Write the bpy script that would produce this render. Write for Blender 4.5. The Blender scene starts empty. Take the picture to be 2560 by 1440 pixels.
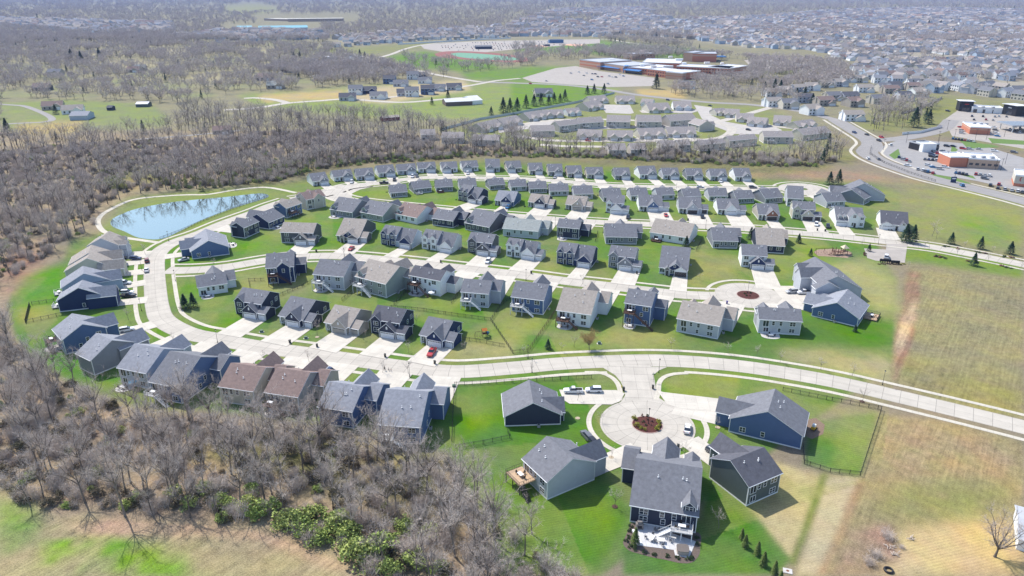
import bpy, math, random
import numpy as np
random.seed(7); RNG = np.random.default_rng(11)
rad = math.radians
scene = bpy.context.scene
COL = scene.collection

# ---------------------------------------------------------------- camera
PITCH, FPX, CAMH = 22.5, 1800.0, 110.0
cam_d = bpy.data.cameras.new("camera"); cam = bpy.data.objects.new("camera", cam_d); COL.objects.link(cam)
cam.location = (0, 0, CAMH); cam.rotation_euler = (rad(90 - PITCH), 0, 0)
cam_d.sensor_width = 36.0; cam_d.lens = FPX / 2560 * 36.0
cam_d.clip_start = 1.0; cam_d.clip_end = 60000.0
scene.camera = cam
# ---------------------------------------------------------------- sky, sun, exposure
SUN_ELEV, SUN_AZ = 50.0, -43.0          # azimuth measured from +Y towards +X
world = bpy.data.worlds.new("World"); scene.world = world; world.use_nodes = True
wn = world.node_tree.nodes; wl = world.node_tree.links
sky = wn.new("ShaderNodeTexSky"); sky.sky_type = 'NISHITA'; sky.sun_disc = False
sky.sun_elevation = rad(SUN_ELEV); sky.sun_rotation = rad(SUN_AZ); sky.air_density = 1.0; sky.dust_density = 1.0
wl.new(sky.outputs[0], wn["Background"].inputs[0]); wn["Background"].inputs[1].default_value = 0.15
sd = bpy.data.lights.new("sun", 'SUN'); sd.energy = 3.7; sd.angle = rad(0.53); sd.color = (1.0, 0.95, 0.865)
sun = bpy.data.objects.new("sun", sd); COL.objects.link(sun)
sun.rotation_euler = (rad(90 - SUN_ELEV), 0, rad(180 - SUN_AZ)); sun.location = (-200, 200, 300)
scene.view_settings.view_transform = 'Standard'; scene.view_settings.look = 'None'
scene.view_settings.gamma = 1.0; scene.view_settings.exposure = 0.60
cy = scene.cycles
cy.use_denoising = True; cy.max_bounces = 5; cy.diffuse_bounces = 2; cy.glossy_bounces = 2
cy.transmission_bounces = 2; cy.volume_bounces = 0; cy.transparent_max_bounces = 6
cy.caustics_reflective = False; cy.caustics_refractive = False

# ---------------------------------------------------------------- photo pixel -> ground point
_p = rad(PITCH)
FW = np.array([0, math.cos(_p), -math.sin(_p)]); UP = np.array([0, math.sin(_p), math.cos(_p)]); RT = np.array([1.0, 0, 0])
def P(x, y, z=0.0):
    d = FW + RT * ((x - 1280) / FPX) - UP * ((y - 720) / FPX)
    return d * ((CAMH - z) / -d[2]) + np.array([0, 0, CAMH])
def Pn(xy, z=0.0):
    xy = np.asarray(xy, float)
    d = FW[None] + RT[None] * ((xy[:, :1] - 1280) / FPX) - UP[None] * ((xy[:, 1:2] - 720) / FPX)
    return d * ((CAMH - z) / -d[:, 2:3]) + np.array([[0, 0, CAMH]])
def proj(w):
    w = np.asarray(w, float) - np.array([0, 0, CAMH]); z = w @ FW
    return np.stack([1280 + FPX * (w @ RT) / z, 720 - FPX * (w @ UP) / z], -1)
TAG = dict(a=(640,360,4), b=(1280,360,4), c=(1920,360,4), d=(0,360,4), e=(0,720,4), f=(640,720,4), g=(1280,720,4),
    h=(1920,720,4), i=(1280,1080,4), j=(1920,1080,4), k=(640,0,4), l=(1280,0,4), m=(1920,0,4), n=(0,0,4), p=(0,0,1),
    q=(640,640,8), r=(960,640,8), s=(1280,640,8), t=(1600,640,8), u=(460,640,8), v=(120,580,6.544), w=(1920,420,6.4),
    x=(720,900,5.818), y=(1540,1110,4.5), z=(1760,1080,6.546))
def T(t, x, y):
    o = TAG[t]; return (o[0] + x / o[2], o[1] + y / o[2])

# ---------------------------------------------------------------- materials
def lin(c):
    c = c / 255.0
    return c / 12.92 if c <= 0.04045 else ((c + 0.055) / 1.055) ** 2.4
def alb(r, g, b, k=0.62):               # albedo of a thing whose sunlit colour in the picture is r, g, b
    return tuple(min(0.85, lin(v) * k) for v in (r, g, b))
MATS = {}
def mat(name, col, rough=0.85, var=0.12, scale=2.0, bump=0.0, spec=0.3, metal=0.0, tint=None, rand=0.0, detail=4, wave=None, coord='Object'):
    if name in MATS: return MATS[name]
    m = bpy.data.materials.new(name); m.use_nodes = True; nt = m.node_tree; N = nt.nodes; L = nt.links
    b = N["Principled BSDF"]; b.inputs["Roughness"].default_value = rough; b.inputs["Metallic"].default_value = metal
    b.inputs["Specular IOR Level"].default_value = spec
    tc = N.new("ShaderNodeTexCoord"); no = N.new("ShaderNodeTexNoise"); no.inputs["Scale"].default_value = scale
    no.inputs["Detail"].default_value = detail; no.inputs["Roughness"].default_value = 0.65
    L.new(tc.outputs[coord], no.inputs["Vector"])
    mr = N.new("ShaderNodeMapRange"); mr.inputs[1].default_value = 0.3; mr.inputs[2].default_value = 0.7
    mr.inputs[3].default_value = 1 - var; mr.inputs[4].default_value = 1 + var; L.new(no.outputs[0], mr.inputs[0])
    fac = mr.outputs[0]
    if rand:
        oi = N.new("ShaderNodeObjectInfo"); m2 = N.new("ShaderNodeMapRange"); m2.inputs[3].default_value = 1 - rand; m2.inputs[4].default_value = 1 + rand
        L.new(oi.outputs["Random"], m2.inputs[0]); mm = N.new("ShaderNodeMath"); mm.operation = 'MULTIPLY'
        L.new(fac, mm.inputs[0]); L.new(m2.outputs[0], mm.inputs[1]); fac = mm.outputs[0]
    base = N.new("ShaderNodeRGB"); base.outputs[0].default_value = (*col, 1); src = base.outputs[0]
    if tint:
        oi2 = N.new("ShaderNodeObjectInfo"); mx = N.new("ShaderNodeMix"); mx.data_type = 'RGBA'
        mx.inputs[6].default_value = (*col, 1); mx.inputs[7].default_value = (*tint, 1)
        wn_ = N.new("ShaderNodeTexWhiteNoise"); wn_.noise_dimensions = '1D'; L.new(oi2.outputs["Random"], wn_.inputs["W"])
        L.new(wn_.outputs["Value"], mx.inputs[0]); src = mx.outputs[2]
    vm = N.new("ShaderNodeVectorMath"); vm.operation = 'SCALE'; L.new(src, vm.inputs[0]); L.new(fac, vm.inputs[3])
    L.new(vm.outputs[0], b.inputs["Base Color"])
    if bump or wave:
        bp = N.new("ShaderNodeBump"); bp.inputs["Strength"].default_value = bump or 0.3; bp.inputs["Distance"].default_value = 0.05
        if wave:
            wv = N.new("ShaderNodeTexWave"); wv.bands_direction = 'Z'; wv.wave_profile = 'SAW'; wv.inputs["Scale"].default_value = wave
            L.new(tc.outputs[coord], wv.inputs["Vector"]); L.new(wv.outputs[1], bp.inputs["Height"])
        else: L.new(no.outputs[0], bp.inputs["Height"])
        L.new(bp.outputs[0], b.inputs["Normal"])
    MATS[name] = m; return m
TRIM = mat("white_trim", (0.78, 0.79, 0.80), 0.5, 0.04)
GLASS = mat("window_glass", (0.022, 0.03, 0.045), 0.08, 0.3, 0.5, spec=0.9)
GDOOR = mat("white_door", (0.74, 0.76, 0.79), 0.5, 0.04)
DDOOR = mat("dark_door", (0.045, 0.04, 0.042), 0.5, 0.05)
TDOOR = mat("tan_door", (0.36, 0.34, 0.30), 0.5, 0.05)
STONE = mat("stone_veneer", (0.22, 0.20, 0.19), 0.9, 0.5, 6.0)
WALLC = dict(navy=(0.018,0.035,0.105), slate=(0.085,0.14,0.275), char=(0.034,0.042,0.074), grey=(0.22,0.235,0.27), lgrey=(0.46,0.48,0.53),
    white=(0.78,0.80,0.82), tan=(0.40,0.365,0.32), cream=(0.52,0.49,0.42), green=(0.095,0.118,0.115), beige=(0.50,0.465,0.43), pale=(0.50,0.54,0.57),
    dgrey=(0.10,0.105,0.12), lblue=(0.36,0.44,0.55), brick=(0.26,0.12,0.085), sage=(0.30,0.33,0.31))
WALL = {k: mat("siding_" + k, v, 0.7, 0.05, 0.7, wave=1.0, bump=0.25) for k, v in WALLC.items()}
ROOFC = dict(grey=(0.165,0.17,0.192), lgrey=(0.25,0.262,0.30), tan=(0.32,0.285,0.255), brown=(0.225,0.165,0.15), dark=(0.098,0.10,0.12), pale=(0.30,0.32,0.31), taupe=(0.31,0.28,0.27))
ROOF = {k: mat("shingle_" + k, v, 0.9, 0.2, 1.1, detail=12, bump=.35) for k, v in ROOFC.items()}
WOODD = mat("brown_wood", (0.10, 0.055, 0.04), 0.8, 0.25, 3)
WOODT = mat("tan_wood", (0.48, 0.34, 0.22), 0.8, 0.15, 3)
BLACK = mat("black_metal", (0.02, 0.02, 0.022), 0.5, 0.1)
PATIO = mat("patio_concrete", (0.50, 0.48, 0.46), 0.9, 0.15, 1.5)

# ---------------------------------------------------------------- mesh building
class MB:
    def __init__(s): s.v = []; s.f = []; s.m = []
    def poly(s, pts, m=0):
        n = len(s.v); s.v += [tuple(map(float, p)) for p in pts]; s.f.append(tuple(range(n, n + len(pts)))); s.m.append(m)
    def box(s, x0, x1, y0, y1, z0, z1, m=0):
        n = len(s.v)
        s.v += [(x0,y0,z0),(x1,y0,z0),(x1,y1,z0),(x0,y1,z0),(x0,y0,z1),(x1,y0,z1),(x1,y1,z1),(x0,y1,z1)]
        for q in ((3,2,1,0),(4,5,6,7),(0,1,5,4),(1,2,6,5),(2,3,7,6),(3,0,4,7)): s.f.append(tuple(n + i for i in q)); s.m.append(m)
    def slab(s, quad, th, m=0, me=1):
        """a thin slab under the given outline; edges and underside in material me"""
        n = len(s.v); k = len(quad)
        s.v += [tuple(map(float, p)) for p in quad] + [(float(p[0]), float(p[1]), float(p[2]) - th) for p in quad]
        s.f.append(tuple(range(n, n + k))); s.m.append(m); s.f.append(tuple(range(n + 2 * k - 1, n + k - 1, -1))); s.m.append(me)
        for i in range(k):
            j = (i + 1) % k; s.f.append((n + i, n + j, n + k + j, n + k + i)); s.m.append(me)
    def tube(s, a, b, r0, r1, n=5, m=0, cap=False):
        a = np.array(a, float); b = np.array(b, float); d = b - a; L = np.linalg.norm(d)
        if L < 1e-6: return
        d /= L; u = np.cross(d, (0, 0, 1) if abs(d[2]) < 0.9 else (1, 0, 0)); u /= np.linalg.norm(u); w = np.cross(d, u); k = len(s.v)
        for c, r in ((a, r0), (b, r1)):
            for i in range(n):
                t = 2 * math.pi * i / n; s.v.append(tuple(c + r * (math.cos(t) * u + math.sin(t) * w)))
        for i in range(n):
            j = (i + 1) % n; s.f.append((k + i, k + j, k + n + j, k + n + i)); s.m.append(m)
        if cap: s.f.append(tuple(k + n + i for i in range(n))); s.m.append(m)
    def disc(s, cx, cy, z, r, n=24, m=0, rx=1.0):
        s.poly([(cx + r * rx * math.cos(2 * math.pi * i / n), cy + r * math.sin(2 * math.pi * i / n), z) for i in range(n)], m)
    def mesh(s, name, mats):
        me = bpy.data.meshes.new(name); me.from_pydata(s.v, [], s.f)
        for m in mats: me.materials.append(m)
        if any(s.m): me.polygons.foreach_set("material_index", s.m)
        me.update(); return me
    def obj(s, name, mats, parent=None, loc=(0, 0, 0), rz=0.0):
        return link(name, s.mesh(name, mats if isinstance(mats, (list, tuple)) else [mats]), parent, loc, rz)
def link(name, me, parent=None, loc=(0, 0, 0), rz=0.0, scale=None):
    o = bpy.data.objects.new(name, me); COL.objects.link(o); o.location = loc; o.rotation_euler = (0, 0, rz)
    if scale is not None: o.scale = (scale,) * 3 if not hasattr(scale, '__len__') else scale
    if parent is not None: o.parent = parent
    return o
def tag(o, label=None, cat=None, group=None, kind=None):
    if label: o["label"] = label
    if cat: o["category"] = cat
    if group: o["group"] = group
    if kind: o["kind"] = kind
    return o
def thing(name, label, cat, loc, rz=0.0, group=None, scale=None):
    return tag(link(name, None, None, loc, rz, scale), label, cat, group)
ORD = "first second third fourth fifth sixth seventh eighth ninth tenth eleventh twelfth thirteenth fourteenth fifteenth sixteenth seventeenth eighteenth nineteenth".split()
TENS = ["", "", "twent", "thirt", "fort", "fift", "sixt", "sevent", "eight", "ninet"]
def ordw(i):
    i += 1
    if i < 20: return ORD[i - 1]
    h = ""
    if i >= 100: h = ("one hundred" if i < 200 else "two hundred") + " and "; i %= 100
    if i == 0: return h.replace(" and ", "th")
    if i < 20: return h + ORD[i - 1]
    return h + (TENS[i // 10] + ("ieth" if i % 10 == 0 else "y-" + ORD[i % 10 - 1]))
# ================================================================ GROUND
def inside(px, py, poly):
    c = np.zeros(px.shape, bool); n = len(poly); j = n - 1
    for i in range(n):
        xi, yi = poly[i]; xj, yj = poly[j]
        if yi != yj: c ^= ((yi > py) != (yj > py)) & (px < (xj - xi) * (py - yi) / (yj - yi) + xi)
        j = i
    return c
def blur(a, k):
    for ax in (0, 1):
        for _ in range(2):
            p = np.pad(a, [(k, k) if x == ax else (0, 0) for x in (0, 1)], mode='edge'); cs = np.cumsum(p, axis=ax)
            if ax == 0: a = np.vstack([cs[2*k:2*k+1], cs[2*k+1:] - cs[:-2*k-1]]) / (2*k+1)
            else: a = np.hstack([cs[:, 2*k:2*k+1], cs[:, 2*k+1:] - cs[:, :-2*k-1]]) / (2*k+1)
    return a
gx = np.concatenate([np.linspace(-2600, -320, 40), np.arange(-300, 2861, 5.0), np.linspace(2880, 5160, 40)])
gy = np.concatenate([np.array([-21.0, -18, -15, -12, -9, -6, -3]), np.arange(0, 260, 3.0), np.arange(260, 1560, 5.0), np.linspace(1570, 3400, 30)])
GX, GY = np.meshgrid(gx, gy)
def vnoise(x, y, s, seed):
    """smooth value noise on world coordinates"""
    r = np.random.default_rng(seed).random((64, 64)); x = x / s; y = y / s
    xi = np.floor(x).astype(int); yi = np.floor(y).astype(int); fx = x - xi; fy = y - yi; fx = fx*fx*(3-2*fx); fy = fy*fy*(3-2*fy)
    g = lambda a, b: r[a % 64, b % 64]
    return (g(xi, yi)*(1-fx) + g(xi+1, yi)*fx)*(1-fy) + (g(xi, yi+1)*(1-fx) + g(xi+1, yi+1)*fx)*fy
GW = Pn(np.stack([GX.ravel(), GY.ravel()], 1)).reshape(GX.shape + (3,))
WX, WY = GW[..., 0], GW[..., 1]
NZ = (vnoise(WX, WY, 60, 1) + 0.6*vnoise(WX, WY, 22, 2) + 0.5*vnoise(WX, WY, 8, 3) + 0.5*vnoise(WX, WY, 2.6, 4)) / 2.6
C = np.zeros(GX.shape + (4,)); C[..., :3] = alb(156, 144, 122); C[..., 3] = 0.6
far = GY < 330
C[far, :3] = alb(158, 152, 122)
def paint(poly, col, k=1, strength=1.0, rough=0.4, noise=0.0, t='p', flat=False):
    poly = [T(t, *q) for q in poly]
    m = inside(GX, GY, poly).astype(float)
    if k: m = blur(m, k)
    m = m * strength
    if noise: m = np.clip(m * (1 + noise * (NZ - 0.5) * 6) , 0, 1) * (m > 0.02)
    m = m[..., None]
    C[..., :3] = C[..., :3] * (1 - m) + np.array(alb(*col)) * m
    C[..., 3:] = C[..., 3:] * (1 - m) + rough * m
GREEN = (106, 142, 62); VIV = (90, 134, 52); OLIVE = (158, 160, 98); STRAW = (186, 174, 128); MEAD = (150, 150, 96)
BROWN = (150, 128, 104)
# far clearings and fields
paint([(0,258),(150,250),(380,262),(430,300),(400,318),(40,330),(0,300)], (146,158,98), 1, noise=.3)
paint([(30,312),(180,300),(220,300),(170,345),(60,345)], (196,176,120), 1)
paint([(590,235),(760,228),(900,214),(1180,205),(1290,210),(1480,205),(1560,215),(1500,262),(1330,285),(1180,300),(900,290),(760,278),(640,262)], (150,164,96), 1, noise=.2)
paint([(640,238),(860,224),(860,248),(660,256)], (204,182,130), 1)
paint([(870,222),(1160,200),(1180,225),(960,260),(870,250)], (205,188,150), 1)
paint([(960,140),(1060,128),(1200,150),(1260,170),(1150,178),(1040,170)], (118,152,66), 1)
paint([(1150,180),(1300,168),(1460,165),(1440,190),(1300,205),(1170,198)], (122,154,70), 1)
paint([(700,122),(900,118),(1000,110),(1100,100),(1060,120),(900,140),(740,132)], (150,152,100), 1)
paint([(1280,112),(1500,100),(1800,130),(1760,150),(1560,140),(1420,130),(1290,128)], (128,158,84), 1)
paint([(1280,205),(1460,210),(1540,235),(1300,285),(1280,290)], (124,156,66), 1)
paint([(1590,225),(1700,222),(1720,248),(1600,240)], (205,182,128), 1)
paint([(560,15),(640,10),(700,20),(690,32),(570,36)], (160,160,110), 1)
paint([(1840,175),(2100,162),(2110,172),(1850,190)], (150,158,100), 1)
# villa quarter
paint([(1100,330),(1280,290),(1540,240),(1900,265),(2060,330),(2090,360),(1900,390),(1400,385),(1150,345)], (150,156,100), 1, noise=.2)
paint([(2060,330),(2160,345),(2150,380),(2130,410),(2060,400),(1990,392)], (156,152,100), 2, noise=.5)
paint([(2330,330),(2560,380),(2560,330)], (150,150,100), 1)
paint([(2250,235),(2360,240),(2560,260),(2560,310),(2250,330),(2120,325)], (150,152,96), 2, noise=.4)
# brush strip between wood and top row, right end
paint([(1870,420),(2080,425),(2330,455),(2300,480),(2200,465),(2020,455),(1870,450)], (176,148,124), 1, noise=.5, rough=.8)
# the neighbourhood lawns
paint([(20,760),(40,700),(160,650),(180,600),(250,585),(255,520),(330,492),(640,462),(740,452),(790,440),(930,424),(1210,404),(1490,411),(1880,446),(2190,460),(2240,480),
       (2250,520),(2190,560),(2200,640),(2240,700),(2240,900),(1500,1440),(1250,1440),(1230,1330),(1120,1130),(900,1075),(700,1045),(520,1025),(330,1010),(170,950),(90,900),(40,840)], GREEN, 1, noise=.15)
paint([(2190,460),(2330,455),(2560,490),(2560,640),(2400,610),(2270,590),(2200,560)], (152,158,92), 2, noise=.3)
paint([(2280,470),(2480,500),(2560,560),(2500,580),(2350,520)], (170,166,98), 4, .7, noise=.5)
paint([(2380,530),(2520,560),(2540,600),(2440,600)], (112,158,60), 4, .7, noise=.5)
paint([(2230,590),(2560,655),(2560,700),(2240,650)], (128,150,74), 1)
# tilled field, right
paint([(2275,660),(2560,700),(2560,1045),(2380,1015),(2240,960),(2235,880),(2240,760)], (160,152,112), 1, noise=.2, rough=1)
paint([(2250,900),(2560,960),(2560,1040),(2380,1000),(2245,950)], (162,154,86), 3, .5, noise=.6, rough=.9)
paint([(2270,670),(2295,670),(2300,740),(2275,860),(2240,950),(2225,940),(2240,860),(2260,760)], (166,134,108), 1, .75, noise=1.2, rough=1)
paint([(2278,760),(2296,750),(2290,790),(2262,850),(2244,890),(2238,880),(2256,800)], (214,186,150), 1, .8, noise=.8, rough=1)
paint([(1860,670),(2180,650),(2240,690),(2250,780),(2190,790),(2130,720),(2000,650)], (176,174,116), 3, .9, noise=.3)
paint([(1950,870),(2050,865),(2220,890),(2230,950),(2100,930),(1960,895)], (190,178,128), 3, .8, noise=.7)
# bottom right plots
paint([(2200,1040),(2400,1060),(2560,1105),(2560,1440),(1990,1440),(2060,1190),(2155,1190)], (170,156,112), 1, noise=.2, rough=.95)
paint([(2200,1060),(2330,1060),(2520,1120),(2560,1180),(2440,1200),(2260,1200),(2180,1190)], (178,156,118), 4, .8, noise=1.5, rough=1)
paint([(2200,1230),(2400,1200),(2540,1230),(2440,1290),(2300,1300),(2180,1290)], (150,152,92), 4, .8, noise=.5, rough=.8)
paint([(2250,1330),(2430,1300),(2560,1320),(2560,1440),(2190,1440)], (216,190,140), 3, 1, rough=.4)
paint([(2060,1190),(2155,1195),(2120,1300),(2060,1440),(1990,1440),(2040,1290)], (200,186,150), 1, rough=.5)
paint([(1960,1160),(2060,1190),(2030,1300),(1980,1400),(1900,1330),(1790,1220),(1790,1140)], (200,184,138), 1, rough=.5)
paint([(2052,1180),(2072,1185),(2020,1330),(1985,1420),(1975,1400),(2010,1310)], (124,136,70), 1, rough=.6)
paint([(2140,1200),(2165,1195),(2110,1350),(2060,1440),(2040,1440),(2090,1330)], (172,140,104), 1, .7, rough=.8)
paint([(2120,1330),(2230,1310),(2250,1400),(2150,1440),(2080,1440)], (176,146,122), 2, noise=.4, rough=.9)
paint([(1790,1130),(1830,1215),(1980,1400),(1940,1440),(1560,1440),(1560,1340),(1750,1300)], VIV, 1, noise=.1)
# lot to lot differences of lawn
paint([(1140,965),(1480,950),(1560,975),(1470,1000),(1500,1130),(1570,1300),(1500,1420),(1260,1340),(1230,1230),(1140,1110)], (94,138,48), 1, rough=.35)
paint([(1180,990),(1240,985),(1230,1070),(1170,1080)], (134,160,62), 3, .6)
paint([(1380,1180),(1540,1230),(1540,1330),(1400,1320)], (130,158,48), 4, .6)
paint([(1640,930),(1850,940),(1840,1010),(1680,1000)], (146,158,78), 1, .9)
paint([(2020,1060),(2195,1030),(2150,1190),(2010,1160)], (104,142,60), 1)
paint([(2100,1040),(2190,1050),(2145,1180),(2080,1170)], (144,162,80), 2, .7)
paint([(1010,870),(1300,840),(1280,895),(1090,905)], (176,170,110), 2, .9, noise=.2)
paint([(1240,800),(1360,790),(1330,870),(1290,870)], (160,164,92), 3, .9)
paint([(1150,745),(1280,745),(1230,790),(1150,790)], (96,142,50), 2)
paint([(1320,830),(1560,820),(1550,860),(1320,885)], (90,142,40), 3)
paint([(1520,825),(1680,815),(1690,870),(1500,870)], (170,166,104), 3, .9)
paint([(1690,850),(2010,790),(2220,800),(2225,880),(1980,870),(1750,885)], (92,130,52), 4, .8)
paint([(1880,620),(2030,600),(2090,640),(1990,690),(1930,680)], (140,158,74), 3, .8)
paint([(600,690),(760,680),(770,730),(680,745),(600,740)], (166,166,104), 3, .8)
paint([(620,560),(820,520),(850,560),(800,640),(600,650)], (106,150,58), 3, .8)
paint([(860,480),(980,470),(1150,480),(1160,520),(920,500)], (128,154,66), 2, .8)
paint([(440,750),(580,760),(600,800),(470,800)], (108,148,56), 3)
paint([(50,700),(160,660),(150,760),(40,780)], (96,150,50), 2)
paint([(30,770),(130,770),(140,800),(50,820)], (158,164,80), 2, .9)
paint([(250,930),(520,1000),(420,1040),(230,970)], (150,156,78), 3, .9, noise=.3)
paint([(110,840),(330,900),(300,960),(140,930)], (84,142,38), 2)
for q in [[(860,940),(1010,930),(1020,970),(900,990)], [(1130,560),(1260,560),(1240,600)], [(1000,690),(1130,690),(1120,760),(980,760)]]:
    paint(q, (92,142,46), 3, .7)
for q in [[(1660,640),(1830,640),(1850,690),(1720,720)], [(930,640),(1060,650),(1000,670)], [(1350,630),(1400,640),(1390,690),(1340,680)], [(1480,660),(1560,680),(1540,700),(1470,690)]]:
    paint(q, (160,158,96), 3, .8, noise=.3)
# every lot has its own mix of lush and dry grass, and lawns thin out in patches
lot_ = np.random.default_rng(5).random((97, 97)); la = (WX * .98 + WY * .2) / 19.0; lb_ = (WY * .98 - WX * .2) / 31.0
lv = lot_[np.floor(la).astype(int) % 97, np.floor(lb_).astype(int) % 97]; lv = np.clip(lv * 1.3 - .5, 0, 1) * .75
pv = np.clip((vnoise(WX, WY, 14, 8) * .6 + vnoise(WX, WY, 5, 9) * .4 - .48) * 3.2, 0, .75)
lawn = inside(GX, GY, [(20,690),(250,520),(640,462),(930,412),(1490,405),(1880,440),(2240,480),(2250,560),(2240,900),(2200,1190),(1500,1440),(1230,1440),(1120,1130),(700,1045),(90,900)]).astype(float)
dry = np.array(alb(166, 162, 106)); mx_ = (lawn * np.clip(lv * .55 + pv * .45, 0, .7))[..., None]; C[..., :3] = C[..., :3] * (1 - mx_) + dry * mx_
C[..., 3:] = np.maximum(C[..., 3:], .3 + .25 * mx_)
CLRS = [(30,236,60,9,0),(330,160,70,9,1),(150,190,50,6,0),(240,135,60,6,1),(420,215,70,8,0),(520,195,60,7,1),(560,150,60,7,0),(640,128,60,6,1),(700,195,40,6,0),(430,128,60,6,1),(130,220,60,7,0),(300,205,50,6,0),(600,216,50,5,0),(360,185,46,5,0),(480,238,60,7,0),(210,240,40,5,0),(760,205,40,5,0),(60,170,60,6,0),(520,110,70,5,0),(240,108,70,4,1),(700,105,50,4,0)]
for x_, y_, rx_, ry_, s_ in CLRS: paint([(x_ + rx_*math.cos(t), y_ + ry_*math.sin(t)) for t in np.linspace(0, 6.28, 14)[:-1]], (184,174,136) if s_ else (152,156,112), 1, .9, noise=.2)
for r_ in ([(1480,50),(1580,28),(1700,52),(1900,45),(2080,28),(2300,22),(2560,30),(2700,30),(2700,240),(2560,240),(2470,225),(2300,170),(2170,150),(2020,118),(1870,120),(1700,95),(1560,88),(1500,75)], [(820,96),(1000,84),(1250,70),(1330,45),(1480,60),(1560,88),(1290,92),(1100,98),(900,112)], [(0,50),(210,55),(430,62),(430,86),(200,84),(0,66)]): paint(r_, (186,178,160), 1, .9)
# pond banks
paint([(245,560),(262,520),(330,492),(640,470),(700,480),(560,560),(470,600),(390,606),(280,580)], (142,158,84), 1, noise=.2)
# meadow bottom left
paint([(-300,1180),(0,1180),(90,1250),(150,1290),(420,1300),(640,1318),(780,1360),(900,1420),(960,1560),(-300,1560)], (174,162,128), 1, noise=.1, rough=1)
paint([(0,1250),(70,1262),(110,1290),(90,1350),(0,1385)], (104,158,48), 3, .95, noise=.3, rough=.7)
paint([(130,1300),(250,1320),(330,1360),(560,1400),(420,1440),(200,1430),(60,1400)], (130,160,72), 5, .6, noise=1.2, rough=1)
paint([(270,1350),(330,1360),(320,1400),(280,1390)], (112,166,50), 3, .8, noise=.4)
paint([(140,1295),(330,1300),(640,1320),(790,1370),(900,1425),(820,1430),(640,1350),(330,1335),(200,1345)], (196,168,140), 2, .9, noise=.4, rough=1)
paint([(420,1340),(700,1370),(860,1440),(500,1440)], (172,160,124), 5, .6, noise=.8, rough=1)
# forest floors
paint([(-300,560),(0,560),(120,600),(150,640),(60,690),(10,760),(30,860),(80,920),(160,970),(330,1030),(520,1045),(700,1065),(900,1095),(1110,1150),(1215,1330),(1240,1440),(940,1440),(780,1350),(420,1290),(150,1280),(0,1160),(-300,1160)], (178,158,132), 2, 1, noise=.1, rough=1)
paint([(560,1040),(1100,1130),(1200,1330),(1000,1300),(700,1180),(420,1130)], (124,122,78), 5, .6, noise=1, rough=1)
paint([(20,640),(140,620),(60,700),(10,740)], (170,128,108), 4, .9, noise=.3)
paint([(0,345),(500,330),(900,340),(1100,385),(760,420),(740,445),(640,460),(330,480),(240,580),(0,560)], (174,158,130), 3, 1, noise=.1, rough=1)
paint([(240,410),(420,420),(430,450),(300,470),(250,450)], (140,140,88), 3, .7, noise=.8)
paint([(420,490),(320,455),(240,500),(250,460)], (190,164,120), 3, .8)
paint([(700,405),(1100,385),(1480,395),(1480,410),(1210,404),(940,422),(790,438),(740,452),(640,462),(520,465),(640,430)], (134,130,86), 2, .8, noise=.6, rough=1)
paint([(1480,372),(1900,385),(2080,400),(2080,425),(1860,436),(1480,410)], (136,132,92), 2, 1, noise=.6, rough=1)
ny, nx = GX.shape
V = GW.copy(); V[-1, :, 1] = -500.0; V[..., 2] = 0
V[0, :, :2] *= 3.0
idx = np.arange(ny * nx).reshape(ny, nx)
F = np.stack([idx[:-1, :-1], idx[1:, :-1], idx[1:, 1:], idx[:-1, 1:]], -1).reshape(-1, 4)
me = bpy.data.meshes.new("ground"); me.vertices.add(ny * nx); me.vertices.foreach_set("co", V.reshape(-1))
me.loops.add(F.size); me.loops.foreach_set("vertex_index", F.reshape(-1)); me.polygons.add(len(F))
me.polygons.foreach_set("loop_start", np.arange(0, F.size, 4)); me.polygons.foreach_set("loop_total", np.full(len(F), 4)); me.update()
ca = me.color_attributes.new("Cover", 'FLOAT_COLOR', 'POINT'); ca.data.foreach_set("color", C.reshape(-1))
gm = bpy.data.materials.new("ground_cover"); gm.use_nodes = True; N = gm.node_tree.nodes; L = gm.node_tree.links
b = N["Principled BSDF"]; b.inputs["Roughness"].default_value = 0.95; b.inputs["Specular IOR Level"].default_value = 0.1
at = N.new("ShaderNodeAttribute"); at.attribute_name = "Cover"; tc = N.new("ShaderNodeTexCoord")
def nz(scale, det=3, stretch=None):
    n = N.new("ShaderNodeTexNoise"); n.inputs["Scale"].default_value = scale; n.inputs["Detail"].default_value = det
    if stretch:
        m0 = N.new("ShaderNodeMapping"); m0.inputs["Rotation"].default_value = (0, 0, rad(stretch[0])); mp = N.new("ShaderNodeMapping"); mp.inputs["Scale"].default_value = (stretch[1], stretch[2], 1)
        L.new(tc.outputs["Object"], m0.inputs[0]); L.new(m0.outputs[0], mp.inputs[0]); L.new(mp.outputs[0], n.inputs["Vector"])
    else: L.new(tc.outputs["Object"], n.inputs["Vector"])
    return n.outputs[0]
def mth(op, a, b_):
    m = N.new("ShaderNodeMath"); m.operation = op
    for i, v in enumerate((a, b_)):
        if isinstance(v, (int, float)): m.inputs[i].default_value = v
        else: L.new(v, m.inputs[i])
    return m.outputs[0]
s1 = mth('SUBTRACT', nz(0.055, 4), 0.5); s2 = mth('SUBTRACT', nz(0.5, 5), 0.5); s3 = mth('SUBTRACT', nz(2.0, 6, (12, 1.0, 2.2)), 0.5)
s4 = mth('SUBTRACT', nz(4.5, 2), 0.5)
s2 = mth('ADD', s2, mth('MULTIPLY', s4, 1.3))
s = mth('ADD', mth('MULTIPLY', s1, 0.7), mth('ADD', mth('MULTIPLY', s2, 0.7), mth('MULTIPLY', s3, 1.1)))
amt = mth('ADD', mth('MULTIPLY', at.outputs["Alpha"], 0.95), 0.36)
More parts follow.
